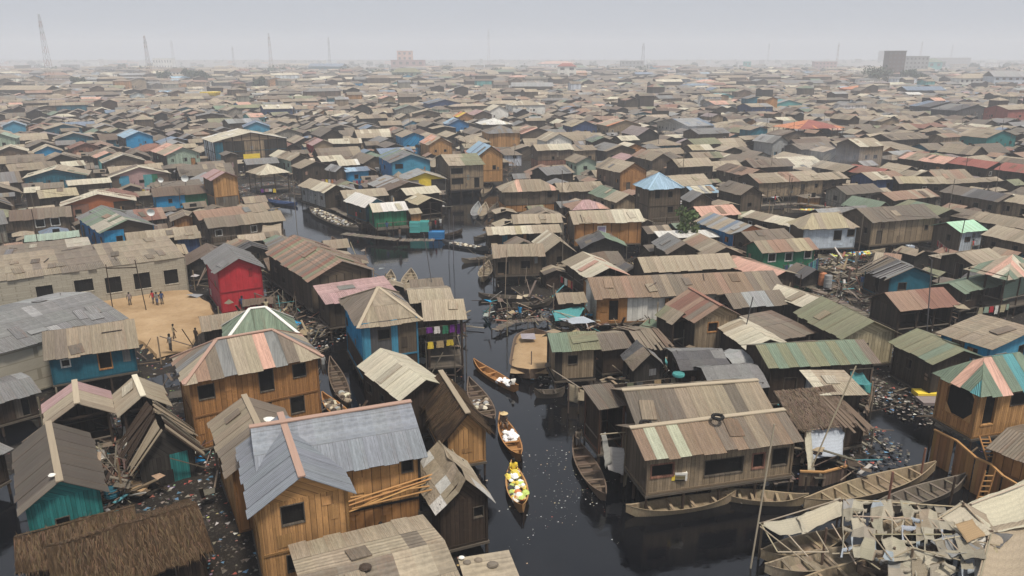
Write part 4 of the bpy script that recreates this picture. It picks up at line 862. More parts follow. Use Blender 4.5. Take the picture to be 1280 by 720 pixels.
H(815,201,842,200, ('L',800,194), 4.4, 1.4, 'v', 'tan2/rustl', {'f':'weath'}, 'grey plank gabled house with one dark window')
H(760,158,803,156, 9, 4.6, 1.7, 'v', 'tan/orange/salmon', {'f':'pale'}, 'house with tan roof turning orange-red at one end', lm='the orange-ended tan roof')
H(715,159,748,157, 9, 4.2, 1.7, 'v', 'tan/yel2', {'f':'dblue'}, 'dark-walled gable with golden tan roof')
H(777,176,800,175, 6, 3.8, 1.0, 'u', 'cream', 'weath2', 'bright cream roofed shack', name='shack')
H(740,177,770,178, 7, 4.0, 1.2, 'v', 'green/grey/cream', 'dbrown', 'grey and cream roofed shack', name='shack')
H(820,153,860,157, 10, 4.6, 1.7, 'v', 'lgrey/bluegrey', 'conc', 'pale slate gabled house')
HAND = list(REG)
# ================================================================ canal outline (photo pixels at water level)
CANAL = [[(600,760),(612,700),(618,640),(612,585),(606,540),(596,500),(584,470),(580,430),(580,395),(560,372),(500,372),(480,352),(440,322),(400,318),(362,306),(345,290),(340,262),(352,246),(392,250),(430,272),(470,292),(520,292),(548,272),(560,246),(590,232),(640,222),(655,205),(672,206),(668,226),(640,236),(618,262),(606,290),(604,330),(600,352),(640,372),(685,378),(690,410),(655,424),(640,442),(652,470),(700,494),(745,520),(790,560),(790,600),(850,628),(960,640),(1010,600),(1090,590),(1104,540),(1090,505),(1120,490),(1150,520),(1172,560),(1180,600),(1300,640),(1300,800)],
         [(395,420),(425,412),(440,440),(450,470),(470,500),(440,540),(415,545),(400,500)],
         [(1020,318),(1060,312),(1100,312),(1140,300),(1185,312),(1180,330),(1110,325),(1080,335),(1060,352),(1000,345),(1000,330)],
         [(940,262),(1010,262),(1030,268),(1000,274),(950,270)]]
CANALW = [[at(x, y, 0).xy for x, y in p] for p in CANAL]
def inside(poly, x, y):
    c = False; j = len(poly) - 1
    for i in range(len(poly)):
        a, b = poly[i], poly[j]
        if (a[1] > y) != (b[1] > y) and x < (b[0] - a[0]) * (y - a[1]) / (b[1] - a[1]) + a[0]: c = not c
        j = i
    return c
BB = [(min(p[0] for p in q), max(p[0] for p in q), min(p[1] for p in q), max(p[1] for p in q)) for q in CANALW]
def wet(x, y):
    return any(b[0] < x < b[1] and b[2] < y < b[3] and inside(q, x, y) for q, b in zip(CANALW, BB))
SANDP = [at(x, y, .45).xy for x, y in [(120,372),(235,362),(262,378),(268,392),(256,412),(236,436),(196,446),(180,430),(160,420),(140,400)]]
for x in range(-70, 90):
    for y in range(20, 260):
        if wet(x + .5, y + .5) or inside(SANDP, x + .5, y + .5): OCC.add((x, y))
HOUSE_OCC = set(OCC)

rnd = random.Random(11)
ROOFPAL = [('tan', 8), ('tan2', 8), ('greybrown', 9), ('weath', 4), ('cream', 2), ('grey', 4), ('rustl', 3), ('rust', 1.2), ('brown', 3), ('olive', 1), ('green', .8), ('lgrey', 1.8), ('lilac', 1.2), ('salmon', .25), ('bluegrey', .6), ('lblue', .2), ('pink', .12)]
WALLPAL = [('weath', 9), ('weath2', 9), ('dbrown', 4), ('pale', 3), ('wood', 1.5), ('brown', 3), ('conc', 1.2), ('dteal', .6), ('bblue', .3), ('teal', .15), ('lgreen', .2), ('wblue', .4), ('sky', .12), ('dark', 3)]
def pick(P): return rnd.choices([p[0] for p in P], [p[1] for p in P])[0]
def roofcols():
    a = pick(ROOFPAL); r = rnd.random()
    if r < .45: return a
    near = dict(tan='tan2', tan2='greybrown', greybrown='weath', rust='rustl', rustl='tan2', grey='greybrown', lgrey='grey', cream='tan', brown='greybrown')
    b = near.get(a, 'tan2')
    return a + '/' + a + '/' + b if r < .85 else a + '/' + b + '/' + pick(ROOFPAL)
def try_place(cx, cy, W, D, rz, tol):
    cs = cells(cx, cy, W, D, rz, .15)
    if not cs: return False
    hit = sum(c in OCC or c in RES for c in cs)
    if hit > tol * len(cs): return False
    for c in cs: OCC.add(c)
    return True
FILL = []
NOFILL = [[at(a, b, 1).xy for a, b in q] for q in ([(240,345),(425,345),(440,440),(240,430)], [(600,372),(700,372),(700,410),(600,410)], [(1030,330),(1180,330),(1120,400),(1000,372)], [(265,215),(420,215),(420,262),(300,262)], [(925,255),(1070,255),(1070,285),(925,285)])]
def in_view(x, y, m=6):
    if y < 20: return False
    px, py, d = px_of((x, y, 2)); mm = m * F / d
    return -mm < px < 1280 + mm and py < 720 + mm * 1.2
YMAX = 340
sizes = [(9.5, 6.2, 1500), (8, 5.6, 3000), (6.6, 5, 6500), (5.2, 4.2, 8000), (4.0, 3.4, 9000)]
for W0, D0, nt_ in sizes:
    for _ in range(nt_):
        y = math.sqrt(rnd.uniform(34 ** 2, YMAX ** 2)); x = rnd.uniform(-.74, .74) * y
        if (int(math.floor(x)), int(math.floor(y))) in OCC or (int(math.floor(x)), int(math.floor(y))) in RES or not in_view(x, y): continue
        W = W0 * rnd.uniform(.85, 1.2); D = D0 * rnd.uniform(.9, 1.15)
        rz = base_angle(x, y) + rnd.uniform(-.09, .09)
        if rnd.random() < (.55 if x < 0 else .4): W, D = D, W
        if y < 73 or (y < 100 and (W0 > 5.5 or rnd.random() < .3)): continue
        if any(inside(q, x, y) for q in NOFILL): continue
        if try_place(x, y, W, D, rz, .03 if W0 > 5 else .06): FILL.append([x, y, W, D, rz])
for W0, D0, nt_ in ((3.6, 3.2, 6000), (2.8, 2.4, 6000)):      # low sheds may stand close in front
    RES.clear()
    for _ in range(nt_):
        y = math.sqrt(rnd.uniform(74 ** 2, 300 ** 2)); x = rnd.uniform(-.7, .7) * y
        if (int(math.floor(x)), int(math.floor(y))) in OCC or any(inside(q, x, y) for q in NOFILL): continue
        if try_place(x, y, W0, D0, base_angle(x, y), .0): FILL.append([x, y, W0 * rnd.uniform(.9, 1.1), D0, base_angle(x, y) + rnd.uniform(-.1, .1), 2.1])
FILL.sort(key=lambda f: -(f[2] * f[3]) ** .5 / f[1] if f[1] > 60 else -9)
NIND = 300 - len([r for r in REG])
print('hand houses', len(REG), 'fill', len(FILL), 'individual fill', NIND)
IND, REST = FILL[:max(0, NIND)], FILL[max(0, NIND):]
random.seed(23)
for (x, y, W, D, rz, *lowz) in IND:
    rt = rnd.choices(['u', 'v', 'h', 's'], [5, 5, 1, .6])[0]
    if rt == 'u' and W < D * .8: rt = 'v'
    if rt == 'v' and D < W * .7: rt = 'u'
    small = y < 95
    rc, w = roofcols(), pick(WALLPAL)
    mat = 'tin'
    if small: rc = rnd.choice(['greybrown/dbrown', 'dgrey/weath', 'tan2/brown', 'brown/weath', 'greybrown/grey']); w = rnd.choice(['dbrown', 'weath2', 'dark']); mat = rnd.choice(['tin', 'tin', 'cloth', 'timber'])
    ze = rnd.uniform(2.1, 2.7) if small else rnd.uniform(2.4, 3.2) + (1.6 if rnd.random() < .07 and not small else 0)
    if lowz: ze = rnd.uniform(1.7, 2.2)
    o = house(0, 0, 0, 0, 0, ze, rnd.uniform(.16, .3) * min(W, D), rt, rc, {'f': w, 'l': rnd.choice([w, 'weath2', 'dbrown'])}, None, world=(x, y, W, D, rz), name='shack' if W * D < 28 else 'plank_house',
              zf=rnd.uniform(.4, .9), fill=1 if y < 170 else 2, mat=mat, plank=.5 if w in ('bblue', 'sky', 'teal') else 1, stilts=None if y < 170 else False)
    r0 = REG[-1]; c0 = rc.split('/'); kind = {'u': 'low-pitched', 'v': 'gabled', 'h': 'hip-roofed', 's': 'lean-to'}[rt]
    r0['desc'] = f"{kind} {CW.get(w, 'painted')} {'shack' if W * D < 28 else 'house'} with {CW[c0[0]]}" + (f" and {CW[c0[-1]]}" if c0[-1] != c0[0] else '') + " roof"

# ---------------------------------------------------------------- the uncountable rest: one mesh
def simple_house(mb, x, y, W, D, rz, ze, rise, rt, rcs, wc, ns=4, dark=True):
    ca, sa = math.cos(rz), math.sin(rz)
    T = lambda px, py, z: (x + px * ca - py * sa, y + px * sa + py * ca, z)
    hw, hd = W / 2, D / 2; zr = ze + rise; wx, wy = hw - .35, hd - .35
    offx, offy = rnd.uniform(0, 90), rnd.uniform(0, 90)
    def sl(E0, E1, T1, T0, n):
        for i in range(n):
            a, b = i / n, (i + 1) / n; L = lambda p, q, t: tuple(p[k] + (q[k] - p[k]) * t for k in range(3))
            q = [L(E0, E1, a), L(E0, E1, b), L(T0, T1, b), L(T0, T1, a)]
            ln = math.dist(E0, E1); h = math.dist(E0, T0)
            if math.dist(q[2], q[3]) < .02: q = q[:3]
            mb.face([T(*p) for p in q], jit(C[rnd.choice(rcs)], .11), [(offx + ln * a, offy), (offx + ln * b, offy), (offx + ln * b, offy + h), (offx + ln * a, offy + h)][:len(q)], 0, rnd.choice((.1, .3, .5, .9)))
    if rt == 'u':
        sl((-hw, -hd, ze), (hw, -hd, ze), (hw, 0, zr), (-hw, 0, zr), ns); sl((hw, hd, ze), (-hw, hd, ze), (-hw, 0, zr), (hw, 0, zr), 1)
    elif rt == 'v':
        sl((-hw, hd, ze), (-hw, -hd, ze), (0, -hd, zr), (0, hd, zr), ns); sl((hw, -hd, ze), (hw, hd, ze), (0, hd, zr), (0, -hd, zr), ns)
    else:
        r = max(.1, hw - hd * .9) if W > D else .1
        sl((-hw, -hd, ze), (hw, -hd, ze), (r, 0, zr), (-r, 0, zr), ns); sl((hw, hd, ze), (-hw, hd, ze), (-r, 0, zr), (r, 0, zr), 1)
        sl((-hw, hd, ze), (-hw, -hd, ze), (-r, 0, zr), (-r, 0, zr), 1); sl((hw, -hd, ze), (hw, hd, ze), (r, 0, zr), (r, 0, zr), 1)
    c = jit(col({'weath': 'wweath', 'weath2': 'wweath2', 'pale': 'wpale', 'conc': 'wconc'}.get(wc, wc)), .15); zb = .1
    zz = (lambda px, py: roof_z(px, py, W, D, ze, rise, rt if rt in 'uvh' else 'h') - .05)
    for (a, b) in (((-wx, -wy), (wx, -wy)), ((wx, -wy), (wx, wy)), ((-wx, wy), (-wx, -wy))):
        L = math.dist(a, b)
        pts = [(*a, zb), (*b, zb), (*b, zz(*b))]
        if (rt == 'v' and a[1] == b[1]) or (rt == 'u' and a[0] == b[0]): pts.append(((a[0] + b[0]) / 2, (a[1] + b[1]) / 2, zr - .05))
        pts.append((*a, zz(*a)))
        u_ = [math.dist(p[:2], a) + offx for p in pts]
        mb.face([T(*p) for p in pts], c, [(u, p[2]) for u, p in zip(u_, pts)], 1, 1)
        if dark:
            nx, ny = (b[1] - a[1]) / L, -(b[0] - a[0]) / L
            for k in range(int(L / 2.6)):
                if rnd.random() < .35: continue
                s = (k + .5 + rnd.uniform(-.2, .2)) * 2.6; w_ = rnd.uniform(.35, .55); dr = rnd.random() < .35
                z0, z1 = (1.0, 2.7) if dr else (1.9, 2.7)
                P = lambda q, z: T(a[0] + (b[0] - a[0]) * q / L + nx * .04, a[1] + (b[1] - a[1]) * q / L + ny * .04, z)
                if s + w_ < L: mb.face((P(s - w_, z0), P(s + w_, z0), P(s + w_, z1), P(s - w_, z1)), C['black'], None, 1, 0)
mb = MB()
for (x, y, W, D, rz, *lowz) in REST:
    rt = rnd.choices('uvh', [5, 5, 1.2])[0]
    if rt == 'u' and W < D * .8: rt = 'v'
    simple_house(mb, x, y, W, D, rz, rnd.uniform(1.8, 2.2) if lowz else rnd.uniform(2.4, 3.2) + (1.8 if rnd.random() < .06 else 0), rnd.uniform(.13, .25) * min(W, D), rt, roofcols().split('/'), pick(WALLPAL), 4)
nfar = 0; y = YMAX + 4
while y < 1500:
    far = y > 620; st = 7.6 + (y - 340) * .0105; row = st * .92
    x = -.72 * y
    while x < .72 * y:
        big = rnd.random() < (.12 if far else .03)
        W = st * rnd.uniform(.8, 1.25) * (2.0 if big else 1); D = row * rnd.uniform(.75, .98)
        X = x + W / 2; Y = y + rnd.uniform(-2.5, 2.5); a_ = base_angle(X, Y) + rnd.uniform(-.12, .12)
        if noise.noise(Vector((X * .006, Y * .004, 9))) < .6:
            tall = rnd.random() < (.16 if far else .05)
            rt = rnd.choices('uvh', [4, 4.5, 2])[0]
            if W > D * 1.6: rt = rnd.choice('uh')
            ze = rnd.uniform(2.5, 3.5) + (rnd.uniform(2, 5) if tall else 0) + (1.5 if big else 0)
            simple_house(mb, X, Y, W, D, a_, ze, rnd.uniform(.12, .23) * min(W, D), rt, roofcols().split('/'), pick(WALLPAL) if rnd.random() < .8 else rnd.choice(['conc', 'white', 'wblue']), 3 if not far else 1, dark=y < 800)
            nfar += 1
        x += W + rnd.uniform(.1, 1.3)
    y += row * 1.02
print('far houses', nfar, 'faces', len(mb.f))
o = mb.build('distant_houses', ['tin', 'wall']); tag(o, 'mass of small tin-roofed plank houses spreading to the hazy horizon', 'houses', 'distant housing', 'stuff')
# ================================================================ ground, water
def flat(name, x0, x1, y0, y1, z, mat, label=None, n=1):
    mb = MB()
    for i in range(n):
        for j in range(n):
            a, b = x0 + (x1 - x0) * i / n, x0 + (x1 - x0) * (i + 1) / n; c, d = y0 + (y1 - y0) * j / n, y0 + (y1 - y0) * (j + 1) / n
            mb.face(((a, c, z), (b, c, z), (b, d, z), (a, d, z)), (1, 1, 1))
    o = mb.build(name, [mat]); o['kind'] = 'structure'
    if label: o['label'] = label
    return o
flat('water', -400, 400, -60, 420, 0.0, 'canal', 'dark still canal water')
flat('ground', -6000, 6000, 400, 9000, .02, 'farland', 'flat built-up land reaching the horizon', 4)
import bmesh
def terrain():
    x0, x1, y0, y1, st = -100, 104, 14, 150, 1.0
    nx, ny = int((x1 - x0) / st), int((y1 - y0) / st); vs = []
    W8 = {}
    for j in range(ny + 1):
        for i in range(nx + 1):
            x, y = x0 + i * st, y0 + j * st
            k = sum(wet(x + dx, y + dy) for dx, dy in ((0, 0), (1.5, 0), (-1.5, 0), (0, 1.5), (0, -1.5))) if (-75 < x < 95) else 0
            z = .26 + .30 * noise.noise(Vector((x * .16, y * .16, 0))) + .12 * noise.noise(Vector((x * .6, y * .6, 5)))
            z -= .22 if y < 120 else 0
            # the rubbish banks stand a little higher
            for (bx, by, br) in BANKS:
                q = math.hypot(x - bx, y - by) / br
                if q < 1: z = max(z, .10 + .45 * (1 - q) + .12 * noise.noise(Vector((x, y, 2))))
            z = z * (1 - k / 5) - .6 * (k / 5)
            if inside(SANDP, x, y): z = .45 + .06 * noise.noise(Vector((x * .4, y * .4, 0)))
            vs.append((x, y, z))
    me = bpy.data.meshes.new('mud_bank'); fs = []
    for j in range(ny):
        for i in range(nx):
            a = j * (nx + 1) + i; fs.append((a, a + 1, a + nx + 2, a + nx + 1))
    me.from_pydata(vs, [], fs); me.materials.append(M['mud']); me.materials.append(M['sandy'])
    for p, f in zip(me.polygons, fs):
        c = p.center; p.use_smooth = True
        if inside(SANDP, c.x, c.y): p.material_index = 1
    o = link('mud_bank', me); o['kind'] = 'structure'; o['label'] = 'black mud and rubbish between the houses'
BANKS = [(*at(px, py, .2).xy, r) for px, py, r in [(1112,470,5),(1130,490,4),(1100,455,5),(1150,505,3.5),(1085,560,2.6),(1078,545,2.2),(285,650,4.5),(270,680,5),(300,700,3.5),(395,395,5),(380,420,4),(410,350,4),(200,520,4),(230,600,4),
          (700,470,2.5),(700,395,3),(640,395,2),(300,245,9),(330,235,8),(1040,330,4),(1080,380,5)]]
terrain()
flat('mud_flat', -400, -99, 10, 150, .06, 'mud'); flat('mud_flat', 103, 400, 10, 150, .06, 'mud'); flat('mud_flat', -400, 400, 150, 404, .05, 'mud')
def yard():
    mb = MB(); n = len(SANDP); c = sum((Vector(p) for p in SANDP), Vector((0, 0))) / n
    mb = MB()
    ring = []
    for i in range(n):
        a, b = SANDP[i], SANDP[(i + 1) % n]
        for k in range(5):
            p = a.lerp(b, k / 5); p = p + (p - c) * .05 * noise.noise(Vector((p.x * .5, p.y * .5, 1))); ring.append(p)
    prev = [(p.x, p.y, .30) for p in ring]; o_ = prev
    for r in (.97, .7, .4, .1):
        cur = [(c.x + (p.x - c.x) * r, c.y + (p.y - c.y) * r, .55 + .05 * noise.noise(Vector((p.x * r, p.y * r, 0)))) for p in ring]
        for i in range(len(ring)):
            j = (i + 1) % len(ring); mb.face((prev[i], prev[j], cur[j], cur[i]), (1, 1, 1))
        prev = cur
    mb.face(prev, (1, 1, 1))
    o = mb.build('sand_yard', ['sandy'], weld=True); o['kind'] = 'structure'; o['label'] = 'orange sand yard in front of the school'
yard()

# ================================================================ litter and debris (uncountable)
rl = random.Random(5)
def litter():
    mb = MB(); cols = [(.5, .49, .46)] * 4 + [(.5, .5, .48), (.35, .3, .22), (.3, .28, .2), (.2, .18, .15), (.35, .1, .07), (.55, .4, .25)]
    def bit(x, y, z, s, c):
        a = rl.uniform(0, 6.3); p = [(x + s * math.cos(a + k * 2.1 + rl.uniform(-.3, .3)), y + s * math.sin(a + k * 2.1), z + rl.uniform(0, s * .25)) for k in range(3)]
        t = (x, y, z + s * .45); mb.face(p, c)
        for k in range(3): mb.face((p[k], p[(k + 1) % 3], t), c)
    n = 0
    for _ in range(60000):     # floating on the canal, in drifts
        py = rl.uniform(300, 719); px = rl.uniform(430, 1180); p = at(px, py, 0)
        d = noise.noise(Vector((p.x * .14, p.y * .09, 4))) + .5 * noise.noise(Vector((p.x * .6, p.y * .5, 8)))
        if d < .36 and rl.random() > .006: continue
        if not wet(p.x, p.y): continue
        bit(p.x, p.y, .0, rl.choice((.018, .02, .025, .035, .06)), jit(rl.choice(cols), .2)); n += 1
        if n > 380: break
    for (bx, by, r) in BANKS:
        for _ in range(int(r * r * 26)):
            a, q = rl.uniform(0, 6.3), math.sqrt(rl.random()) * r; x, y = bx + q * math.cos(a), by + q * math.sin(a)
            if inside(SANDP, x, y): continue
            z = .10 + .4 * (1 - q / r)
            c = rl.choice([(.10, .085, .07)] * 6 + [(.19, .165, .135)] * 5 + [(.5, .48, .45)] + [(.1, .2, .3), (.3, .08, .06), (.05, .05, .05)])
            bit(x, y, z, rl.uniform(.05, .2), jit(c, .3))
    for _ in range(9000):      # in the gaps between houses
        y = math.sqrt(rl.uniform(34 ** 2, 150 ** 2)); x = rl.uniform(-.7, .7) * y
        if (int(math.floor(x)), int(math.floor(y))) in HOUSE_OCC or wet(x, y): continue
        bit(x, y, .1, rl.uniform(.05, .16), jit(rl.choice([(.14, .12, .10), (.25, .22, .18), (.3, .28, .25), (.08, .1, .16), (.25, .08, .05)]), .3))
    o = mb.build('litter', ['plain']); tag(o, 'scattered rubbish floating on the canal and heaped on the banks', 'litter', None, 'stuff')
litter()
def debris():
    mb = MB(); c3 = [C['weath'], C['weath2'], C['dbrown'], C['brown'], C['pale'], C['greybrown']]
    for _ in range(14000):
        y = math.sqrt(rl.uniform(38 ** 2, 190 ** 2)); x = rl.uniform(-.7, .7) * y
        ce = (int(math.floor(x)), int(math.floor(y)))
        if ce in HOUSE_OCC: continue
        edge = any((ce[0] + i, ce[1] + j) in HOUSE_OCC for i in (-1, 0, 1) for j in (-1, 0, 1))
        if rl.random() > (.6 if edge else .2): continue
        a = rl.uniform(0, 6.3); L = rl.uniform(.8, 2.8); up = rl.choice((0, 0, .3, 1.6)) if edge else rl.choice((0, 0, .4)); z = rl.uniform(.1, .9)
        w = rl.choice((.06, .1, .2))
        mb.bar((x, y, z), (x + L * math.cos(a), y + L * math.sin(a), z + up), w, rl.choice((.04, .06)), jit(rl.choice(c3), .25))
        if edge and rl.random() < .3:   # posts and rough platforms
            mb.bar((x, y, 0), (x, y, rl.uniform(1.2, 3.0)), .09, .09, jit(rl.choice(c3), .2))
        if rl.random() < .22:
            s = rl.uniform(.5, 1.3); ca, sa = math.cos(a) * s, math.sin(a) * s; zz = rl.uniform(.5, 1.9)
            mb.face(((x, y, zz), (x + ca, y + sa, zz), (x + ca - sa, y + sa + ca, zz + rl.uniform(-.2, .3)), (x - sa, y + ca, zz)), jit(rl.choice(c3 + [C['tan2'], C['lgrey'], C['rustl']]), .25))
    for poly, k in (([(105,555),(165,540),(180,620),(120,650)], 260), ([(160,540),(250,540),(262,600),(180,600)], 120), ([(760,470),(850,462),(860,490),(770,500)], 120), ([(690,400),(830,398),(850,428),(700,424)], 160), ([(1090,395),(1180,395),(1170,430),(1120,425)], 130), ([(600,380),(690,372),(700,405),(610,410)], 45), ([(1010,330),(1110,330),(1110,385),(1030,385)], 160), ([(300,380),(420,385),(415,430),(340,420)], 120), ([(960,480),(1090,500),(1090,600),(1000,600)], 60)):
        for _ in range(k):
            q = [at(x, y, .3) for x, y in poly]; u_, v_ = rl.random(), rl.random(); p = q[0].lerp(q[1], u_).lerp(q[3].lerp(q[2], u_), v_); a = rl.uniform(0, 6.3); L = rl.uniform(.5, 2.4); z = rl.uniform(.1, 1.3)
            if (int(math.floor(p.x)), int(math.floor(p.y))) in HOUSE_OCC and not wet(p.x, p.y): continue
            mb.bar((p.x, p.y, z), (p.x + L * math.cos(a), p.y + L * math.sin(a), z + rl.choice((0, .1, .5, 1.2))), rl.choice((.05, .1, .22)), .05, jit(rl.choice(c3 + c3 + [C['tan2'], C['teal'], C['rust'], C['dwhite']]), .25))
            if rl.random() < .3:
                s = rl.uniform(.3, .9); ca, sa = math.cos(a) * s, math.sin(a) * s
                mb.face(((p.x, p.y, z), (p.x + ca, p.y + sa, z + .1), (p.x + ca - sa, p.y + sa + ca, z + rl.uniform(-.1, .4)), (p.x - sa, p.y + ca, z)), jit(rl.choice(c3 + c3 + [C['tan'], C['lgrey'], C['bblue'], C['tan2']]), .25))
    o = mb.build('debris', ['timber']); tag(o, 'loose boards, sticks and scrap piled in the gaps between houses', 'debris', None, 'stuff')
debris()

# ================================================================ boats
def boat(x1, y1, x2, y2, beam=1.15, color='weath', label='', cargo=None, lm=None, z=.0, full=2.2, depth=.42, group='wooden canoes on the canal', name='canoe', thw=None):
    A, B = at(x1, y1, z + .25), at(x2, y2, z + .25); d = B - A; L = max(2.2, d.length); c = (A + B) / 2
    root = empty(name, (c.x, c.y, z), math.atan2(d.y, d.x)); tag(root, label, 'canoe', group)
    REG.append(dict(o=root, label=label, lm=lm, p=(c.x, c.y), px=px_of((c.x, c.y, z)), fill=False, rel=False))
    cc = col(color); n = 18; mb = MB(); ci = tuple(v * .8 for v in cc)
    def sec(t, s):      # half width and sheer at t in -1..1, s=+-1
        w = beam / 2 * max(.0, 1 - abs(t) ** full); w = max(w, .03)
        sh = depth + .38 * abs(t) ** 3 - .02
        bz = -.12 + .42 * max(0, abs(t) - .78) / .22
        return w, sh, bz
    th = .05
    for i in range(n):
        t0, t1 = -1 + 2 * i / n, -1 + 2 * (i + 1) / n; x0, x1_ = t0 * L / 2, t1 * L / 2
        w0, h0, b0 = sec(t0, 0); w1, h1, b1 = sec(t1, 0); cj = jit(cc, .08)
        for s in (-1, 1):
            k = .62
            mb.face(((x0, s * w0 * k, b0), (x1_, s * w1 * k, b1), (x1_, s * w1, h1), (x0, s * w0, h0)), cj, [(b0, x0), (b1, x1_), (h1, x1_), (h0, x0)])
            i0, i1 = max(.01, w0 - th), max(.01, w1 - th); f0, f1 = max(b0 + .06, .02), max(b1 + .06, .02)
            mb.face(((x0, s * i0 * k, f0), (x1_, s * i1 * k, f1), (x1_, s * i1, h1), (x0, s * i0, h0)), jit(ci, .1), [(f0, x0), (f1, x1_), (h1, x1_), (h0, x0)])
            mb.face(((x0, s * i0, h0), (x1_, s * i1, h1), (x1_, s * (w1 + .03), h1 + .015), (x0, s * (w0 + .03), h0 + .015)), jit(cc, .08))
        mb.face(((x0, -w0 * k, b0), (x1_, -w1 * k, b1), (x1_, w1 * k, b1), (x0, w0 * k, b0)), cc)
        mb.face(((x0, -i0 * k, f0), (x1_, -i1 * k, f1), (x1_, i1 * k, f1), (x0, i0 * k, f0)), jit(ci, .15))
    mb.build('hull', ['timber'], root)
    nt = thw or max(2, int(L / 1.35))
    for i in range(nt):
        t = -0.78 + 1.56 * (i + .5) / nt; w, h, b = sec(t, 0); mb = MB()
        mb.box(t * L / 2 - .08, t * L / 2 + .08, -w + .03, w - .03, h - .09, h - .04, jit(cc, .12)); mb.build('thwart', ['timber'], root)
    if cargo:
        mb = MB(); rc = random.Random(len(REG))
        t0, t1, kind, hgt = cargo
        for _ in range(int((t1 - t0) * L * 9)):
            t = rc.uniform(t0, t1); w, h, b = sec(t, 0); y = rc.uniform(-w, w) * .75; s = rc.uniform(.14, .30)
            c_ = {'white': [(.8, .8, .78)], 'mixed': [(.8, .8, .76), (.8, .8, .76), (.7, .55, .1), (.45, .55, .15), (.6, .2, .08), (.75, .6, .3), (.05, .05, .05)], 'sand': [C['sand']],
                  'trash': [C['weath'], C['tan2'], C['lgrey'], C['dbrown'], C['cream']], 'bright': [(.7, .6, .1), (.1, .35, .6), (.7, .7, .7), (.6, .2, .1), (.5, .6, .2)]}[kind]
            c_ = jit(rc.choice(c_), .12); X = t * L / 2; zc = h - .15 + hgt * rc.random() * (1 - abs(y) / (w + .01) * .6)
            nn = 6; rings = [(zc - s * .5, s * .7), (zc, s), (zc + s * .45, s * .6)]; a0 = rc.uniform(0, 1)
            R_ = [[(X + r * math.cos(a0 + 6.283 * k / nn) * rc.uniform(.85, 1.15), y + r * math.sin(a0 + 6.283 * k / nn), zz) for k in range(nn)] for zz, r in rings]
            for q in range(2):
                for k in range(nn): mb.face((R_[q][k], R_[q][(k + 1) % nn], R_[q + 1][(k + 1) % nn], R_[q + 1][k]), c_)
            mb.face(R_[2], c_)
        cg = mb.build('cargo', ['plain'], root)
        cg['label'] = {'white': 'heap of white sacks', 'mixed': 'heap of coloured goods', 'sand': 'heap of sand', 'trash': 'heap of scrap', 'bright': 'row of bright goods'}[kind]
    return root, c, math.atan2(d.y, d.x), L
GB = 'wooden canoes on the canal'
b1 = boat(640,584,653,641, 1.25, 'wood2', 'canoe piled with white, yellow and green goods in mid-canal', (-.62,.62,'mixed',.35), lm='the goods-laden canoe')
b2 = boat(625,523,651,577, 1.2, 'wood', 'canoe with white bundle paddled by someone in a straw hat', (-.3,.1,'white',.3))
b3 = boat(592,455,648,489, 1.1, 'wood', 'slim canoe carrying white sack past the steep thatched canal hut', (.25,.7,'white',.25))
b4 = boat(717,552,757,627, 1.35, 'brown', 'empty brown canoe with person standing at its far end', thw=6)
boat(782,641,919,622, 1.3, 'pale', 'pale planked canoe moored in front of the long waterfront shop', thw=4)
boat(887,617,1010,627, 1.25, 'pale', 'second canoe moored end-on behind the pale planked one', thw=6)
boat(1004,636,1168,589, 1.7, 'pale', 'longest ribbed boat lying across the creek mouth', depth=.6, thw=7, lm='the longest ribbed boat')
boat(1088,642,1207,603, 1.45, 'weath', 'ribbed boat moored parallel to and nearer than the longest one', depth=.55, thw=6)
boat(413,452,436,512, 1.25, 'brown', 'canoe wedged in the dark creek beside the striped hip-roof house', (.4,.8,'trash',.2))
boat(586,478,618,532, 1.5, 'brown', 'broad ribbed boat moored behind the steep thatched canal hut', (-.1,.3,'trash',.1), thw=7)
boat(403,497,440,530, 1.2, 'wood', 'broken orange-brown canoe filled with planks', (-.6,.6,'trash',.3))
boat(950,698,1062,668, 1.5, 'pale', 'dark boat lying below the patched awnings, far side')
boat(955,716,1090,690, 1.5, 'tan2', 'tan boat under the patched awnings, near side')
boat(1000,734,1140,704, 1.5, 'pale', 'nearest boat poking out from under the patched awnings at the bottom edge')
boat(1075,672,1180,648, 1.4, 'pale', 'pale hull glimpsed through the holes of the patchwork awning')
boat(1070,716,1190,690, 1.6, 'brown', 'boat hidden among patched awnings and poles', (-.5,.5,'trash',.2))
boat(388,262,448,289, 2.9, 'weath', 'broad old barge heaped with scrap by the stilt houses', (-.8,.6,'trash',.5), full=3.2, lm='the scrap barge')
boat(452,284,395,270, 1.6, 'weath2', 'empty boat lying against the scrap barge')
boat(484,366,489,342, 1.5, 'tan2', 'small tan boat beyond the pink lean-to roof', (-.3,.3,'trash',.2))
boat(509,368,514,340, 1.9, 'tan2', 'wider ribbed boat next to the small tan boat', thw=7)
boat(553,303,612,312, 1.5, 'dgrey', 'long dark boat loaded with grey sacks near mid-canal', (-.6,.6,'trash',.2))
boat(549,297,578,290, 1.2, 'dbrown', 'dark canoe off the bow of the long dark boat')
boat(577,327,618,322, 1.1, 'weath', 'low canoe below the long dark boat')
boat(602,352,611,330, 1.6, 'tan2', 'upturned-looking tan boat moored under the grey stilt cabin')
boat(598,371,664,374, 1.3, 'weath2', 'worn flat canoe in front of the grey stilt cabin')
boat(640,384,690,378, 1.2, 'weath2', 'half-sunk canoe next to the worn flat one')
boat(602,246,615,228, 1.8, 'tan2', 'tan boat moored below the two-storey rusty hipped house')
boat(592,274,598,255, 1.7, 'lgrey', 'pale grey boat in the row near the channel mouth')
boat(601,274,607,256, 1.7, 'tan', 'yellowish boat in the row near the channel mouth')
boat(610,270,622,256, 1.5, 'weath', 'dull brown boat closing the row near the channel mouth')
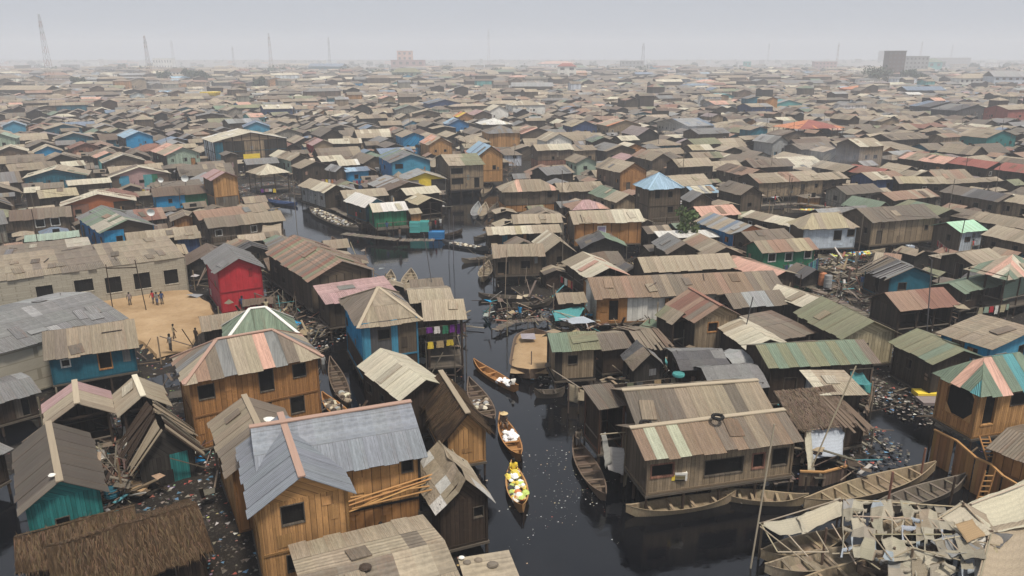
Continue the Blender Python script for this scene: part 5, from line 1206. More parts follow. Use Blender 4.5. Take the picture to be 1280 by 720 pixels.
boat(562,240,600,234, 1.4, 'dgrey', 'dark canoe under the two-storey green-roofed house')
boat(592,300,612,293, 1.1, 'weath2', 'short canoe beside the yellowish cream long roof')
boat(415,300,428,306, 1.3, 'brown', 'canoe with a red cloth drifting off the scrap barge', (-.3,.3,'bright',.2))
boat(335,252,372,256, 2.2, 'dblue', 'long dark blue boat below the open pole hut')
boat(1022,323,1106,315, 1.7, 'tan', 'market boat loaded with colourful goods below the white-grey stilt house', (-.6,.5,'bright',.3), lm='the market boat')
boat(1020,338,1068,334, 1.6, 'tan2', 'tan boat tied behind the market boat')
boat(1035,350,1092,340, 1.4, 'weath', 'grey empty boat nearer than the market boat')
boat(1118,303,1166,314, 1.3, 'weath', 'canoe in the dark creek under the pale plank creek house')
boat(1010,346,1060,365, 1.0, 'weath', 'narrow canoe drawn up beside the long roofs')
boat(980,264,1045,262, 1.6, 'tan2', 'boat filled with pale goods behind the white-grey stilt house', (-.4,.5,'bright',.2))
boat(668,493,706,491, .9, 'weath2', 'tiny plank punt by the moss-green roofed cabin')
boat(312,378,360,372, 1.1, 'weath', 'canoe lying behind the crimson house')
boat(298,306,350,308, 1.3, 'weath', 'canoe with turquoise cloth beside the long drab stilt house', (-.2,.1,'bright',.2))
rb, rcn, rrz, rL = boat(668,421,662,474, 3.6, 'brown', 'wide sand barge heaped with orange sand beside the moss-green roofed cabin', full=7, depth=.75, name='sand_barge', lm='the sand barge', thw=2)
mb = MB(); nx, ny = 12, 7
def sh_(i, j):
    x = (-.94 + 1.88 * i / nx) * rL / 2; y = (-1 + 2 * j / ny) * 1.6; e = min(1, 3.2 * (1 - abs(y) / 1.7), 5 * (1 - abs(x) / (rL / 2)))
    return (x, y, .55 + .38 * max(0, e) + .14 * noise.noise(Vector((x, y, 0))))
for i in range(nx):
    for j in range(ny): mb.face((sh_(i, j), sh_(i + 1, j), sh_(i + 1, j + 1), sh_(i, j + 1)), C['sand'])
mb.build('sand_heap', ['sandy'], rb, smooth=True, weld=True)

# ================================================================ people
def person_mesh(pose, top, bottom, key):
    V = {}; E = []; RR = {}
    def j(n, p, r, par=None):
        V[n] = p; RR[n] = r
        if par: E.append((par, n))
    if pose == 'sit':
        hip = .18; j('pel', (0, 0, hip), .15); j('sp', (.02, 0, hip + .25), .14, 'pel'); j('ch', (.05, 0, hip + .45), .155, 'sp'); j('nk', (.07, 0, hip + .60), .06, 'ch'); j('hd', (.10, 0, hip + .72), .10, 'nk'); j('ht', (.10, 0, hip + .83), .085, 'hd')
        for s, n in ((-1, 'a'), (1, 'b')):
            j('h' + n, (.05, .10 * s, hip), .10, 'pel'); j('k' + n, (.42, .16 * s, hip + .16), .075, 'h' + n); j('f' + n, (.55, .15 * s, .04), .05, 'k' + n); j('t' + n, (.68, .16 * s, .03), .04, 'f' + n)
            j('s' + n, (.05, .20 * s, hip + .47), .075, 'ch'); j('e' + n, (.18, .27 * s, hip + .25), .05, 's' + n); j('w' + n, (.38, .18 * s, hip + .22), .038, 'e' + n); j('hnd' + n, (.46, .15 * s, hip + .23), .04, 'w' + n)
    else:
        lean = .12 if pose == 'pole' else 0
        j('pel', (0, 0, .92), .14); j('sp', (lean * .5, 0, 1.15), .125, 'pel'); j('ch', (lean, 0, 1.34), .15, 'sp'); j('nk', (lean + .01, 0, 1.49), .055, 'ch'); j('hd', (lean + .03, 0, 1.60), .095, 'nk'); j('ht', (lean + .02, 0, 1.70), .08, 'hd')
        for s, n in ((-1, 'a'), (1, 'b')):
            st = .14 * s if pose == 'walk' else 0
            j('h' + n, (0, .09 * s, .88), .10, 'pel'); j('k' + n, (st * .6 + .02, .10 * s, .48), .07, 'h' + n); j('f' + n, (st, .11 * s, .08), .045, 'k' + n); j('t' + n, (st + .14, .12 * s, .04), .04, 'f' + n)
            ax = .35 if pose == 'pole' else .05 + (-.16 * s if pose == 'walk' else 0)
            j('s' + n, (lean, .19 * s, 1.40), .07, 'ch'); j('e' + n, (lean + ax * .5, .26 * s, 1.14), .045, 's' + n)
            wz = 1.15 if pose == 'pole' else .90
            j('w' + n, (lean + ax + .05, (.12 if pose == 'pole' else .27) * s, wz), .035, 'e' + n); j('hnd' + n, (lean + ax + .09, (.10 if pose == 'pole' else .26) * s, wz - .06), .04, 'w' + n)
    names = list(V); me = bpy.data.meshes.new('tmp'); me.from_pydata([V[n] for n in names], [(names.index(a), names.index(b)) for a, b in E], [])
    ob = bpy.data.objects.new('tmp', me); COL.objects.link(ob)
    ob.modifiers.new('s', 'SKIN'); 
    for i, n in enumerate(names): me.skin_vertices[0].data[i].radius = (RR[n], RR[n])
    me.skin_vertices[0].data[0].use_root = True
    ob.modifiers.new('d', 'SUBSURF').levels = 1
    dg = bpy.context.evaluated_depsgraph_get(); dg.update(); em = bpy.data.meshes.new_from_object(ob.evaluated_get(dg)); bpy.data.objects.remove(ob)
    em.name = 'person'; em.materials.clear(); em.materials.append(M['plain'])
    ca = em.color_attributes.new(name='Col', type='FLOAT_COLOR', domain='CORNER'); em.uv_layers.new(name='UVMap')
    hz = V['nk'][2]; pz = V['pel'][2] - .02; kz = .42 if pose != 'sit' else -1
    for p in em.polygons:
        c = p.center; p.use_smooth = True; cc = C['skin']
        if c.z < hz - .03 and c.z > pz and abs(c.y) < .24: cc = col(top)
        elif c.z <= pz and c.z > kz and abs(c.y) < .23 and (pose != 'sit' or c.x < .45): cc = col(bottom)
        if pose != 'sit' and abs(c.y) > .225: cc = C['skin']
        for li in p.loop_indices: ca.data[li].color = (*cc, 1)
    return em, V
_P = {}
PSTYLE = [('dbrown', 'brown'), ('crim', 'red'), ('dblue', 'navy'), ('lgrey', 'grey'), ('yel2', 'ochre'), ('white', 'white')]
def person(x, y, z, rz, pose, top, bottom, label, scale=1.0, hat=False, loc3=None, group=None, hold=None):
    k = (pose, top, bottom)
    if k not in _P: _P[k] = person_mesh(*k, 0)
    em, V = _P[k]; o = link('person', em); p = loc3 if loc3 is not None else at(x, y, z)
    o.location = (p[0], p[1], z); o.rotation_euler = (0, 0, rz); o.scale = (scale,) * 3; tag(o, label, 'person', group)
    REG.append(dict(o=o, label=label, lm=None, p=(p[0], p[1]), px=px_of((p[0], p[1], z)), fill=False, rel=False))
    mb = MB(); hx, hy, hz = V['hd']; n = 10
    rings = [(hz - .02, .112), (hz + .06, .115), (hz + .13, .085), (hz + .165, .03)]
    for a, b in zip(rings, rings[1:]):
        for q in range(n):
            t0, t1 = 6.283 * q / n, 6.283 * (q + 1) / n
            mb.face([(hx - .015 + r * math.cos(t), hy + r * math.sin(t), zz) for (zz, r), t in ((a, t0), (a, t1), (b, t1), (b, t0))], (.012, .01, .009))
    mb.build('hair', ['plain'], o, smooth=True)
    if hat:
        mb = MB(); rings = [(hz + .06, .30), (hz + .12, .14), (hz + .24, .04)]
        for a, b in zip(rings, rings[1:]):
            for q in range(14):
                t0, t1 = 6.283 * q / 14, 6.283 * (q + 1) / 14
                mb.face([(hx + r * math.cos(t), hy + r * math.sin(t), zz) for (zz, r), t in ((a, t0), (a, t1), (b, t1), (b, t0))], (.55, .42, .22))
        mb.build('straw_hat', ['plain'], o)
    return o
def onboat(b, t, off=0, z=.1):
    root, c, a, L = b; return (c.x + math.cos(a) * t * L / 2 - math.sin(a) * off, c.y + math.sin(a) * t * L / 2 + math.cos(a) * off)
person(0,0,.30, b1[2], 'sit', 'yellow', 'dblue', 'person in yellow sitting at the far end of the goods-laden canoe', loc3=onboat(b1, -.72))
person(0,0,.30, b2[2], 'sit', 'brown', 'dbrown', 'person in straw hat sitting in the canoe with white bundle', hat=True, loc3=onboat(b2, -.62))
person(0,0,.30, b3[2] + 3.14, 'sit', 'white', 'weath', 'person in white sitting at the bow of the slim canoe', loc3=onboat(b3, .80))
person(0,0,.20, b4[2], 'pole', 'weath', 'dgrey', 'person in drab grey clothes standing at the end of the empty brown canoe', loc3=onboat(b4, -.70))
person(163,382,.5, -1.2, 'stand', 'lilac', 'dgrey', 'child standing alone near the concrete school wall', .84)
person(192,380,.5, -2.0, 'walk', 'crim', 'dgrey', 'child in red at the edge of the cluster by the school', .84)
person(197,382,.5, -1.4, 'walk', 'grey', 'dblue', 'child in grey in the middle of the cluster by the school', .84)
person(203,381,.5, -.8, 'stand', 'dblue', 'dgrey', 'child in dark blue standing outermost in the cluster by the school', .84)
person(218,424,.5, .6, 'walk', 'yel2', 'brown', 'child in yellowish shirt running across the sand yard', .84)
person(246,429,.5, 1.2, 'stand', 'dbrown', 'dark', 'dark-clothed person at the near corner of the sand yard', .84)
for i, (x, y, tp, lb) in enumerate([(1076,362,'dblue','person in blue on the landing stage beside the orange drum'),(940,258,'lgrey','person in grey at the start of the long plank terrace'),(968,256,'crim','person in red in the middle of the long plank terrace'),(1010,256,'yel2','person in yellow on the long plank terrace'),(395,256,'white','person in white on the walkway beside the scrap barge'),(446,277,'crim','person in red at the end of the scrap barge walkway'),(650,402,'bblue','person in blue on the half-fallen plank path'),(304,391,'dblue','person in navy on the rough plank platform'),(334,395,'yel2','person in yellow on the rough plank platform'),(1000,350,'white','person in white at the top of the walkway beside the long roofs'),(500,300,'brown','person in brown on the plank quay'),(890,604,'crim','person in dark red on the narrow plank step'),(478,690,'dbrown','person bending over tubs behind the cross-gabled house'),(545,288,'crim','person in red by the turquoise boxes on the jetty'), (551,286,'white','person in white by the turquoise boxes on the jetty'), (538,290,'brown','person in brown at the end of the plank jetty'), (484,291,'dblue','person in navy on the jetty of the dark green canal house'),
                                    (1214,315,'crim','person in red in the doorway below the mint-green roof'), (405,468,'lgrey','person in pale clothes at the corner of the striped hip-roof house')]):
    person(x, y, 1.0, -1.5 + i * .4, 'stand', tp, 'dgrey', lb)

rp = random.Random(31); npp = 0
while npp < 26:
    y = math.sqrt(rp.uniform(60 ** 2, 150 ** 2)); x = rp.uniform(-.62, .62) * y; ce = (int(math.floor(x)), int(math.floor(y)))
    if ce in HOUSE_OCC: continue
    st, nm = rp.choice(PSTYLE); px, py, d_ = px_of((x, y, 1)); z_ = .35
    person(px, py, z_, rp.uniform(-3, 3), rp.choice(('stand', 'walk')), st, 'dgrey', None, loc3=(x, y)); r_ = REG[-1]; r_['desc'] = f'person in {nm} standing between houses'; r_['rel'] = True; npp += 1
# ================================================================ patched awnings over the boats, bottom corner
def frame3(pts): return [at(x, y, z) for x, y, z in pts]
def sheet(mb, q, c, sag=.15, n=6, rag=.06, seed=0):
    P = [at(x, y, z) for x, y, z in q]; cen = sum(P, Vector()) / 4
    rs = random.Random(seed); n1 = Vector((rs.random() * 50, 0, 0)); bow = [rs.uniform(.2, 1.9) for _ in range(4)]
    def pt(u, v):
        p = P[0].lerp(P[1], u).lerp(P[3].lerp(P[2], u), v)
        e = 16 * u * (1 - u) * v * (1 - v); w = noise.noise(p * .9 + n1)
        p = p - Vector((0, 0, sag * e)) + Vector((0, 0, .10 * w))
        f_ = max(4 * u * (1 - u) * (abs(v - .5) * 2) ** 3, 4 * v * (1 - v) * (abs(u - .5) * 2) ** 3); p = p.lerp(cen, .04 * f_ * bow[int(u > v) + 2 * int(u + v > 1)])
        p = p - Vector((0, 0, .10 * abs(noise.noise(p * 2.2 + n1))))
        if u in (0, 1) or v in (0, 1): p = p + Vector((rag * noise.noise(p * 3), rag * noise.noise(p * 3 + Vector((9, 0, 0))), 0)) * 2
        return p
    W = (P[1] - P[0]).length; H = (P[3] - P[0]).length; o = rs.uniform(0, 40)
    for i in range(n):
        for j in range(n):
            u0, u1, v0, v1 = i / n, (i + 1) / n, j / n, (j + 1) / n
            mb.face([pt(u0, v0), pt(u1, v0), pt(u1, v1), pt(u0, v1)], c, [(o + u * W, o + v * H) for u, v in ((u0, v0), (u1, v0), (u1, v1), (u0, v1))])
def awning(label, patches, poles, posts, lm=None, cat='awning', name='patched_awning'):
    patches = [([(sum(p[0] for p in q) / 4 + (x - sum(p[0] for p in q) / 4) * 1.16, sum(p[1] for p in q) / 4 + (y - sum(p[1] for p in q) / 4) * 1.16, z + .012 * k_) for x, y, z in q], c_, s_ * 1.5) for k_, (q, c_, s_) in enumerate(patches)]
    c = at(*patches[0][0][0][:2], 2.0); root = empty(name, (c.x, c.y, 0)); tag(root, label, cat, 'patched cloth awnings over the boats')
    REG.append(dict(o=root, label=label, lm=lm, p=(c.x, c.y), px=px_of((c.x, c.y, 2)), fill=False, rel=False))
    off = Vector((-c.x, -c.y, 0))
    for k, (q, cl, sag) in enumerate(patches):
        mb = MB(); sheet(mb, q, jit(col(cl), .06), sag, 9, .03, k + len(label)); mb.v = [tuple(Vector(v) + off) for v in mb.v]
        o = mb.build('patch', ['cloth'], root, smooth=True, weld=True); s = o.modifiers.new('t', 'SOLIDIFY'); s.thickness = .015
    for a, b in poles:
        mb = MB(); mb.bar(at(*a) + off, at(*b) + off, .07, .07, jit(C['tan'], .2), n=6); mb.build('pole', ['timber'], root)
    for (x, y, z) in posts:
        p = at(x, y, z) + off; mb = MB(); mb.bar((p.x, p.y, -.6), (p.x, p.y, z + .1), .12, .12, jit(C['brown'], .3), n=6); mb.build('post', ['timber'], root)
Z = 2.1
def Q(*p, z=Z): return [(x, y, z if len(r) == 0 else r[0]) for x, y, *r in p]
awning('long sagging cream strip awning on poles above the water', [
    (Q((953,654),(1000,646),(1006,664),(976,668)), 'cream', .15), (Q((1000,646),(1048,624),(1056,641),(1006,664)), 'cream', .25)],
    [((951,654,Z),(1050,624,Z)), ((951,654,Z),(972,690,1.6)), ((972,690,1.6),(1036,690,1.6)), ((1020,664,Z),(1036,690,1.6)), ((985,668,Z),(1010,696,1.5)), ((950,658,Z),(1010,705,1.4))],
    [(953,655,Z),(1033,662,Z),(1050,626,Z)], lm='the long strip awning')
NET = [(Q((1054,624),(1150,627),(1160,700),(1050,700)), 8, 6, 1), (Q((1146,627),(1206,634),(1236,700),(1156,702)), 5, 6, 2), (Q((1110,696,1.9),(1214,694,1.9),(1226,735,1.6),(1110,735,1.6)), 6, 3, 4)]
def net(mb, q, nx, ny, seed):
    P = [at(x, y, z) for x, y, z in q]; rs = random.Random(seed); k = 6; cs = [[tuple(x * rs.uniform(.75, 1.05) for x in [1])[0] for _ in range(nx)] for _ in range(ny)]; CS = [[tuple(v * cs[j][i] for v in col('rag' if rs.random() < .8 else rs.choice(['tan', 'dwhite', 'tan2', 'tan', 'wblue']))) for i in range(nx)] for j in range(ny)]; cs = CS
    hole = [[noise.noise(Vector((i_ * .9, j_ * .75, seed * 3.7))) + rs.uniform(-.3, .3) > -.06 for i_ in range(nx)] for j_ in range(ny)]; W = (P[1] - P[0]).length; H = (P[3] - P[0]).length
    jx = [[(rs.uniform(-.25, .25), rs.uniform(-.25, .25)) for _ in range(nx + 1)] for _ in range(ny + 1)]
    def cor(i, j):
        a, b = jx[j][i]; i = min(nx, max(0, i + a)); j = min(ny, max(0, j + b)); p = P[0].lerp(P[1], i / nx).lerp(P[3].lerp(P[2], i / nx), j / ny)
        return p + Vector((0, 0, .10 * math.sin(i * 1.9) * math.sin(j * 1.3) + .15 * noise.noise(p * .7)))
    for j in range(ny):
        for i in range(nx):
            c0 = jit(cs[j][i], .1); A, B, C_, D_ = cor(i, j), cor(i + 1, j), cor(i + 1, j + 1), cor(i, j + 1)
            for a in range(k):
                for b in range(k):
                    def pt(a, b):
                        u, v = a / k, b / k; p = A.lerp(B, u).lerp(D_.lerp(C_, u), v); return p - Vector((0, 0, (.10 if not hole[j][i] else .3) * 16 * u * (1 - u) * v * (1 - v) + .05 * noise.noise(p * 4)))
                    m_ = .5 + .9 * noise.noise(pt(a + .5, b + .5) * 1.1 + Vector((seed * 7, 0, 0)))
                    if hole[j][i] and not (a == 0 or (b == 0 and m_ > .4)): continue
                    if m_ > 1.0: continue
                    mb.face([pt(a, b), pt(a + 1, b), pt(a + 1, b + 1), pt(a, b + 1)], c0, [(i + x / k, j + y / k) for x, y in ((a, b), (a + 1, b), (a + 1, b + 1), (a, b + 1))])
awning('patchwork awning of cream and pale blue cloths full of gaps', [(Q((1056,624),(1076,627),(1074,640),(1058,640)), 'cream', .2)],
    [((1054,624,Z),(1206,634,Z)), ((1056,624,Z),(1115,700,Z)), ((1104,634,Z),(1146,690,Z)), ((1144,630,Z),(1200,690,Z)), ((1066,645,Z),(1180,650,Z)), ((1090,668,Z),(1190,668,Z)), ((1040,692,1.9),(1180,690,1.9)), ((1040,655,Z),(1070,705,1.8)), ((1068,690,1.9),(1100,712,1.8))],
    [(1056,626,Z),(1146,632,Z),(1118,686,Z),(1090,650,Z),(1170,664,Z)], lm='the patchwork awning')
awning('tent-like cream awning with orange patch and dark hole', [
    (Q((1176,645),(1204,629,2.6),(1238,664),(1214,676)), 'cream', .1), (Q((1204,629,2.6),(1232,644),(1246,664),(1238,665)), 'tan', .1), (Q((1196,656,2.42),(1214,650,2.45),(1230,668,2.2),(1210,676,2.2)), 'sand', .0),
    (Q((1166,676),(1196,668),(1222,684),(1190,694)), 'lgrey', .2)],
    [((1204,629,2.6),(1238,664,Z)), ((1176,645,Z),(1214,676,Z)), ((1166,676,Z),(1240,664,Z)), ((1204,629,2.6),(1170,650,Z))], [(1204,630,2.6),(1238,665,Z),(1178,646,Z)])
awning('largest plain cream tarpaulin awning at the corner', [
    (Q((1212,631,2.4),(1290,600,2.6),(1300,652,2.3),(1243,662)), 'cream', .35), (Q((1240,664),(1296,650,2.3),(1310,740,2.0),(1222,735,1.9)), 'tan', .3), (Q((1232,664),(1265,668),(1250,684,1.8),(1236,676,1.9)), 'grey', .1)],
    [((1212,631,2.4),(1295,600,2.6)), ((1240,664,Z),(1222,735,1.9))], [(1213,632,2.4),(1240,665,Z)], lm='the largest cream awning')
awning('cone-shaped cream tent hanging from one point at the bottom edge', [
    (Q((1116,722,1.2),(1140,686,2.5),(1141,686,2.5),(1140,730,1.2)), 'cream', .0), (Q((1140,730,1.2),(1140,686,2.5),(1141,686,2.5),(1172,724,1.2)), 'tan', .0), (Q((1172,724,1.2),(1141,686,2.5),(1146,687,2.45),(1196,712,1.2)), 'cream', .0)],
    [((1141,685,2.5),(1110,700,1.9)), ((1141,685,2.5),(1200,700,1.9))], [(1141,688,2.5)])
awning('bundle of pale and yellow cloths hanging at the cream awning edge', [
    (Q((1218,676,2.0),(1232,672,2.0),(1236,730,1.2),(1220,730,1.2)), 'white', .0), (Q((1236,690,1.9),(1246,686,1.9),(1252,730,1.2),(1240,732,1.2)), 'yel2', .0)], [((1216,676,2.0),(1250,682,2.0))], [(1234,676,2.0)])
_aw = [r for r in REG if r['lm'] == 'the patchwork awning'][0]['o']
for q, nx_, ny_, sd_ in NET:
    mb = MB(); net(mb, q, nx_, ny_, sd_); mb.v = [(v[0] - _aw.location[0], v[1] - _aw.location[1], v[2]) for v in mb.v]
    o = mb.build('patched_cloth', ['cloth'], _aw, smooth=True, weld=True); s_ = o.modifiers.new('t', 'SOLIDIFY'); s_.thickness = .015
# teal and other single awnings elsewhere
awning('teal cloth awning tied over the rubbish near the little drab yellow roof', [(Q((692,389,2.2),(731,382,2.4),(722,396,1.9),(696,400,1.9)), 'teal', .2), (Q((700,398,2.0),(728,396,2.0),(742,402,1.7),(716,404,1.6)), 'wblue', .1)], [((692,389,2.2),(742,402,1.7))], [(692,390,2.2),(731,383,2.4)])
awning('small grey-green pointed awning in front of the white-walled house', [(Q((797,410,1.9),(811,399,2.5),(816,399,2.5),(830,409,1.9)), 'green', .0)], [((811,398,2.5),(797,410,1.9))], [(812,400,2.5)])
awning('tattered grey-green tarp hung on the thatched creek hut', [(Q((1010,536,2.4),(1056,532,2.4),(1050,566,1.1),(1014,572,1.1)), 'wblue', .1), (Q((1006,545,2.2),(1013,540,2.3),(1018,585,.7),(1010,586,.7)), 'cream', .0)], [((1006,538,2.4),(1058,532,2.4))], [(1007,540,2.4),(1057,534,2.4)])
awning('turquoise cloth hung below the ribbed pale green roof', [(Q((1064,464,3.0),(1074,460,3.0),(1088,480,2.2),(1066,480,2.0)), 'teal', .2), (Q((1070,480,2.0),(1088,480,2.0),(1088,491,1.4),(1070,489,1.4)), 'aqua', .0)], [((1062,462,3.1),(1092,460,3.1))], [(1090,462,3.0)])
awning('white sheet slung inside the red-brown porch frame', [(Q((752,543,3.4),(757,543,3.4),(764,575,1.6),(757,582,1.3)), 'dwhite', .0), (Q((757,560,2.3),(781,562,2.4),(778,590,1.0),(762,586,1.2)), 'dwhite', .2)], [((750,543,3.5),(784,540,3.5))], [(783,545,3.4)])
awning('yellow-green cloth hanging below the pink and green pavilion', [(Q((1254,352,3.0),(1284,346,3.0),(1284,364,2.0),(1256,374,1.6)), 'lgreen', .2)], [((1252,351,3.1),(1286,345,3.1))], [(1254,353,3.0)])
awning('cream tarp draped over the end of the long drab stilt house', [(Q((330,283,3.0),(350,281,3.0),(354,300,1.2),(324,302,1.2)), 'tan', .0)], [((328,283,3.1),(352,281,3.1))], [(352,283,3.0)])
awning('dirty beige cloth slung between posts at the canal bend', [(Q((711,480,2.2),(724,484,2.0),(722,503,.7),(710,500,.7)), 'tan', .1), (Q((724,486,2.0),(748,492,1.6),(750,500,1.4),(724,500,1.3)), 'tan2', .15)], [((690,462,1.9),(724,484,2.1))], [(711,482,2.2),(724,486,2.0)])

# ================================================================ laundry
def laundry(x1, y1, x2, y2, z, cols, label, lm=None, drop=.8):
    A, B = at(x1, y1, z), at(x2, y2, z); u = B - A; L = u.length; u.normalize(); root = empty('laundry_line', (A.x, A.y, 0), math.atan2(u.y, u.x)); tag(root, label, 'laundry', 'washing hung out to dry')
    REG.append(dict(o=root, label=label, lm=lm, p=(A.x, A.y), px=px_of(A), fill=False, rel=False))
    mb = MB(); mb.bar((0, 0, z), (L, 0, z), .03, .03, C['weath']); mb.build('rope', ['timber'], root)
    for x in (0, L): mb = MB(); mb.bar((x, .02, -.3), (x, .02, z + .1), .09, .09, C['weath2'], n=6); mb.build('post', ['timber'], root)
    x = .15; i = 0
    while x < L - .2:
        w = random.uniform(.35, .75); h = drop * random.uniform(.6, 1.1); w = min(w, L - x - .05); c = jit(col(cols[i % len(cols)]), .15); i += 1
        if w < .15: break
        mb = MB(); k = 4
        for a in range(k):
            for b in range(3):
                P = lambda a, b: (x + w * a / k + .03 * math.sin(b * 2 + a), -.03 + .05 * math.sin(a * 2.2 + i) * b / 3, z - h * b / 3 + .02 * math.sin(a))
                mb.face((P(a, b), P(a + 1, b), P(a + 1, b + 1), P(a, b + 1)), c)
        mb.build('garment', ['cloth'], root, smooth=True); x += w + random.uniform(.03, .25)
laundry(520,411,582,404,4.4,['dbrown','purple','white','green2','purple','purple','pink','yellow'],'washing with purple, white and yellow pieces on the blue canal house balcony')
laundry(532,428,568,424,3.7,['yellow','sand','yellow'],'yellow cloths over the balcony rail of the blue canal house')
laundry(757,482,845,472,2.3,['orange','dbrown','olive','dgrey','dbrown','sand','dbrown','tan'],'long line of dark patterned washing behind the waterfront shop')
laundry(778,497,830,489,1.6,['lblue','dbrown','white','dblue','white','purple'],'lower line of white and navy washing behind the waterfront shop')
laundry(100,562,132,562,2.0,['white','white','dblue'],'white cloth drying beside the sea-green gabled shack')
laundry(140,570,160,575,1.8,['red','pink','white'],'red and pink washing in front of the driftwood hut')
laundry(1248,226,1274,229,3.2,['white','white'],'bright white sheet on the red roofed house wall',drop=1.2)
laundry(936,392,962,388,2.2,['crim','pink','red'],'crimson washing under the grey-brown shed roof')
laundry(280,204,292,203,3.4,['white','dwhite','pink'],'pale washing on the platform of the big white-roofed house',drop=1.4)
laundry(1192,440,1222,450,3.4,['lblue','sky','white'],'light blue washing in the doorway of the bright blue house')
laundry(1010,330,1024,322,2.6,['teal','dblue','teal'],'teal cloths beside the green white-windowed house',drop=1.5)
laundry(980,332,1004,328,2.6,['dblue','wblue','teal'],'navy and pale cloths hung on the green house end',drop=1.3)
laundry(560,620,585,612,1.4,['pink','rust'],'red and pink cloths piled by the torn white roofed shack',drop=.7)
laundry(1222,385,1262,380,2.2,['yel2','lgreen','crim','white'],'yellow and red washing beside the rust-brown roofed hut')
laundry(1172,300,1186,312,2.6,['crim','pink','red'],'deep red washing hung beside the boat creek')
laundry(700,345,716,352,2.0,['crim','white','orange'],'red washing beside the patchwork roofed shack')

random.seed(55); nl_ = 0
while nl_ < 14:
    y = math.sqrt(random.uniform(72 ** 2, 150 ** 2)); x = random.uniform(-.6, .6) * y; ce = (int(math.floor(x)), int(math.floor(y)))
    if ce in HOUSE_OCC or (ce[0] + 2, ce[1]) in HOUSE_OCC or wet(x, y): continue
    a_ = px_of((x, y, 2.2)); b_ = px_of((x + random.uniform(2.2, 3.6), y + random.uniform(-.5, .8), 2.2))
    laundry(a_[0], a_[1], b_[0], b_[1], 2.2, random.sample(['crim', 'white', 'dblue', 'lblue', 'pink', 'yellow', 'purple', 'dwhite', 'teal', 'orange'], 4), None); REG[-1]['desc'] = 'mixed washing on a line'; REG[-1]['rel'] = True; nl_ += 1

# ================================================================ small countable things
def thing_mesh(name, mb, mats, label, cat, p, group=None, smooth=False, lm=None):
    o = mb.build(name, mats, smooth=smooth); o.location = p; tag(o, label, cat, group)
    REG.append(dict(o=o, label=label, lm=lm, p=(p[0], p[1]), px=px_of(p), fill=False, rel=False)); return o
def barrel(px, py, z, c, label, r=.3, h=.85):
    mb = MB(); n = 14; prof = [(0, r * .96), (h * .05, r), (h * .33, r), (h * .35, r * 1.06), (h * .38, r), (h * .66, r), (h * .68, r * 1.06), (h * .71, r), (h * .96, r), (h, r * .94)]
    for (z0, r0), (z1, r1) in zip(prof, prof[1:]):
        for k in range(n):
            a, b = 6.283 * k / n, 6.283 * (k + 1) / n
            mb.face(((r0 * math.cos(a), r0 * math.sin(a), z0), (r0 * math.cos(b), r0 * math.sin(b), z0), (r1 * math.cos(b), r1 * math.sin(b), z1), (r1 * math.cos(a), r1 * math.sin(a), z1)), col(c))
    mb.face([(r * .9 * math.cos(6.283 * k / n), r * .9 * math.sin(6.283 * k / n), h - .03) for k in range(n)], tuple(v * .6 for v in col(c)))
    p = at(px, py, z); thing_mesh('barrel', mb, ['plain'], label, 'barrel', (p.x, p.y, z), 'drums and tubs')
barrel(1027,356,.9,'orange','orange drum standing by the boats', .42, 1.4); barrel(1034,359,.9,'lgrey','white drum standing next to the orange drum', .42, 1.4)
barrel(485,700,1.0,'tan','cream bucket on the yard behind the cross-gabled house'); barrel(498,698,1.0,'black','black tub next to the cream bucket', .4, .5); barrel(470,705,1.0,'purple','dark bowl with white cloth next to the cream bucket', .35, .35)
barrel(848,470,2.6,'aqua','turquoise basin lying on the tarpaulin roof', .42, .25)
barrel(449,681,1.4,'yellow','yellow jerry can beside the cross-gabled house', .2, .5)
barrel(140,620,.8,'dteal','dark green tub outside the sea-green gabled shack', .4, .5); barrel(168,612,.6,'sand','flat orange basin outside the sea-green gabled shack', .75, .25)
barrel(720,460,.5,'lgrey','pale drum in the water under the moss-green roofed cabin', .3, .6)
def crate(px, py, z, w, d, h, c, label, cat='box'):
    mb = MB(); t = .05
    for i in range(4):
        zz = h * i / 4
        mb.box(-w / 2, w / 2, -d / 2, -d / 2 + t, zz, zz + h * .22, jit(col(c), .1)); mb.box(-w / 2, w / 2, d / 2 - t, d / 2, zz, zz + h * .22, jit(col(c), .1))
        mb.box(-w / 2, -w / 2 + t, -d / 2 + t, d / 2 - t, zz, zz + h * .22, jit(col(c), .1)); mb.box(w / 2 - t, w / 2, -d / 2 + t, d / 2 - t, zz, zz + h * .22, jit(col(c), .1))
    mb.box(-w / 2 + t, w / 2 - t, -d / 2 + t, d / 2 - t, h * .8, h * .88, jit(col(c), .1))
    p = at(px, py, z); thing_mesh('crate', mb, ['plain'], label, cat, (p.x, p.y, z), 'stacked crates')
crate(519,290,.5,1.5,1.0,1.6,'aqua','turquoise box at the end of the canal jetty'); crate(531,289,.5,1.3,1.0,1.6,'aqua','second turquoise box, nearer the blue stall'); crate(546,298,.1,2.2,1.4,1.1,'blue','dark blue box floating stall at the jetty end')
crate(1137,312,.6,.9,.7,.6,'wblue','white plastic crate by the dark boat creek')
crate(1156,494,.5,1.6,1.0,.35,'yellow','yellow and orange bundle on the rubbish bank'); crate(1163,503,.45,1.7,1.2,.25,'lilac','mauve rug spread over the rubbish bank')
crate(540,655,.9,1.3,.9,1.1,'weath2','rough wooden pen beside the torn white roofed shack')
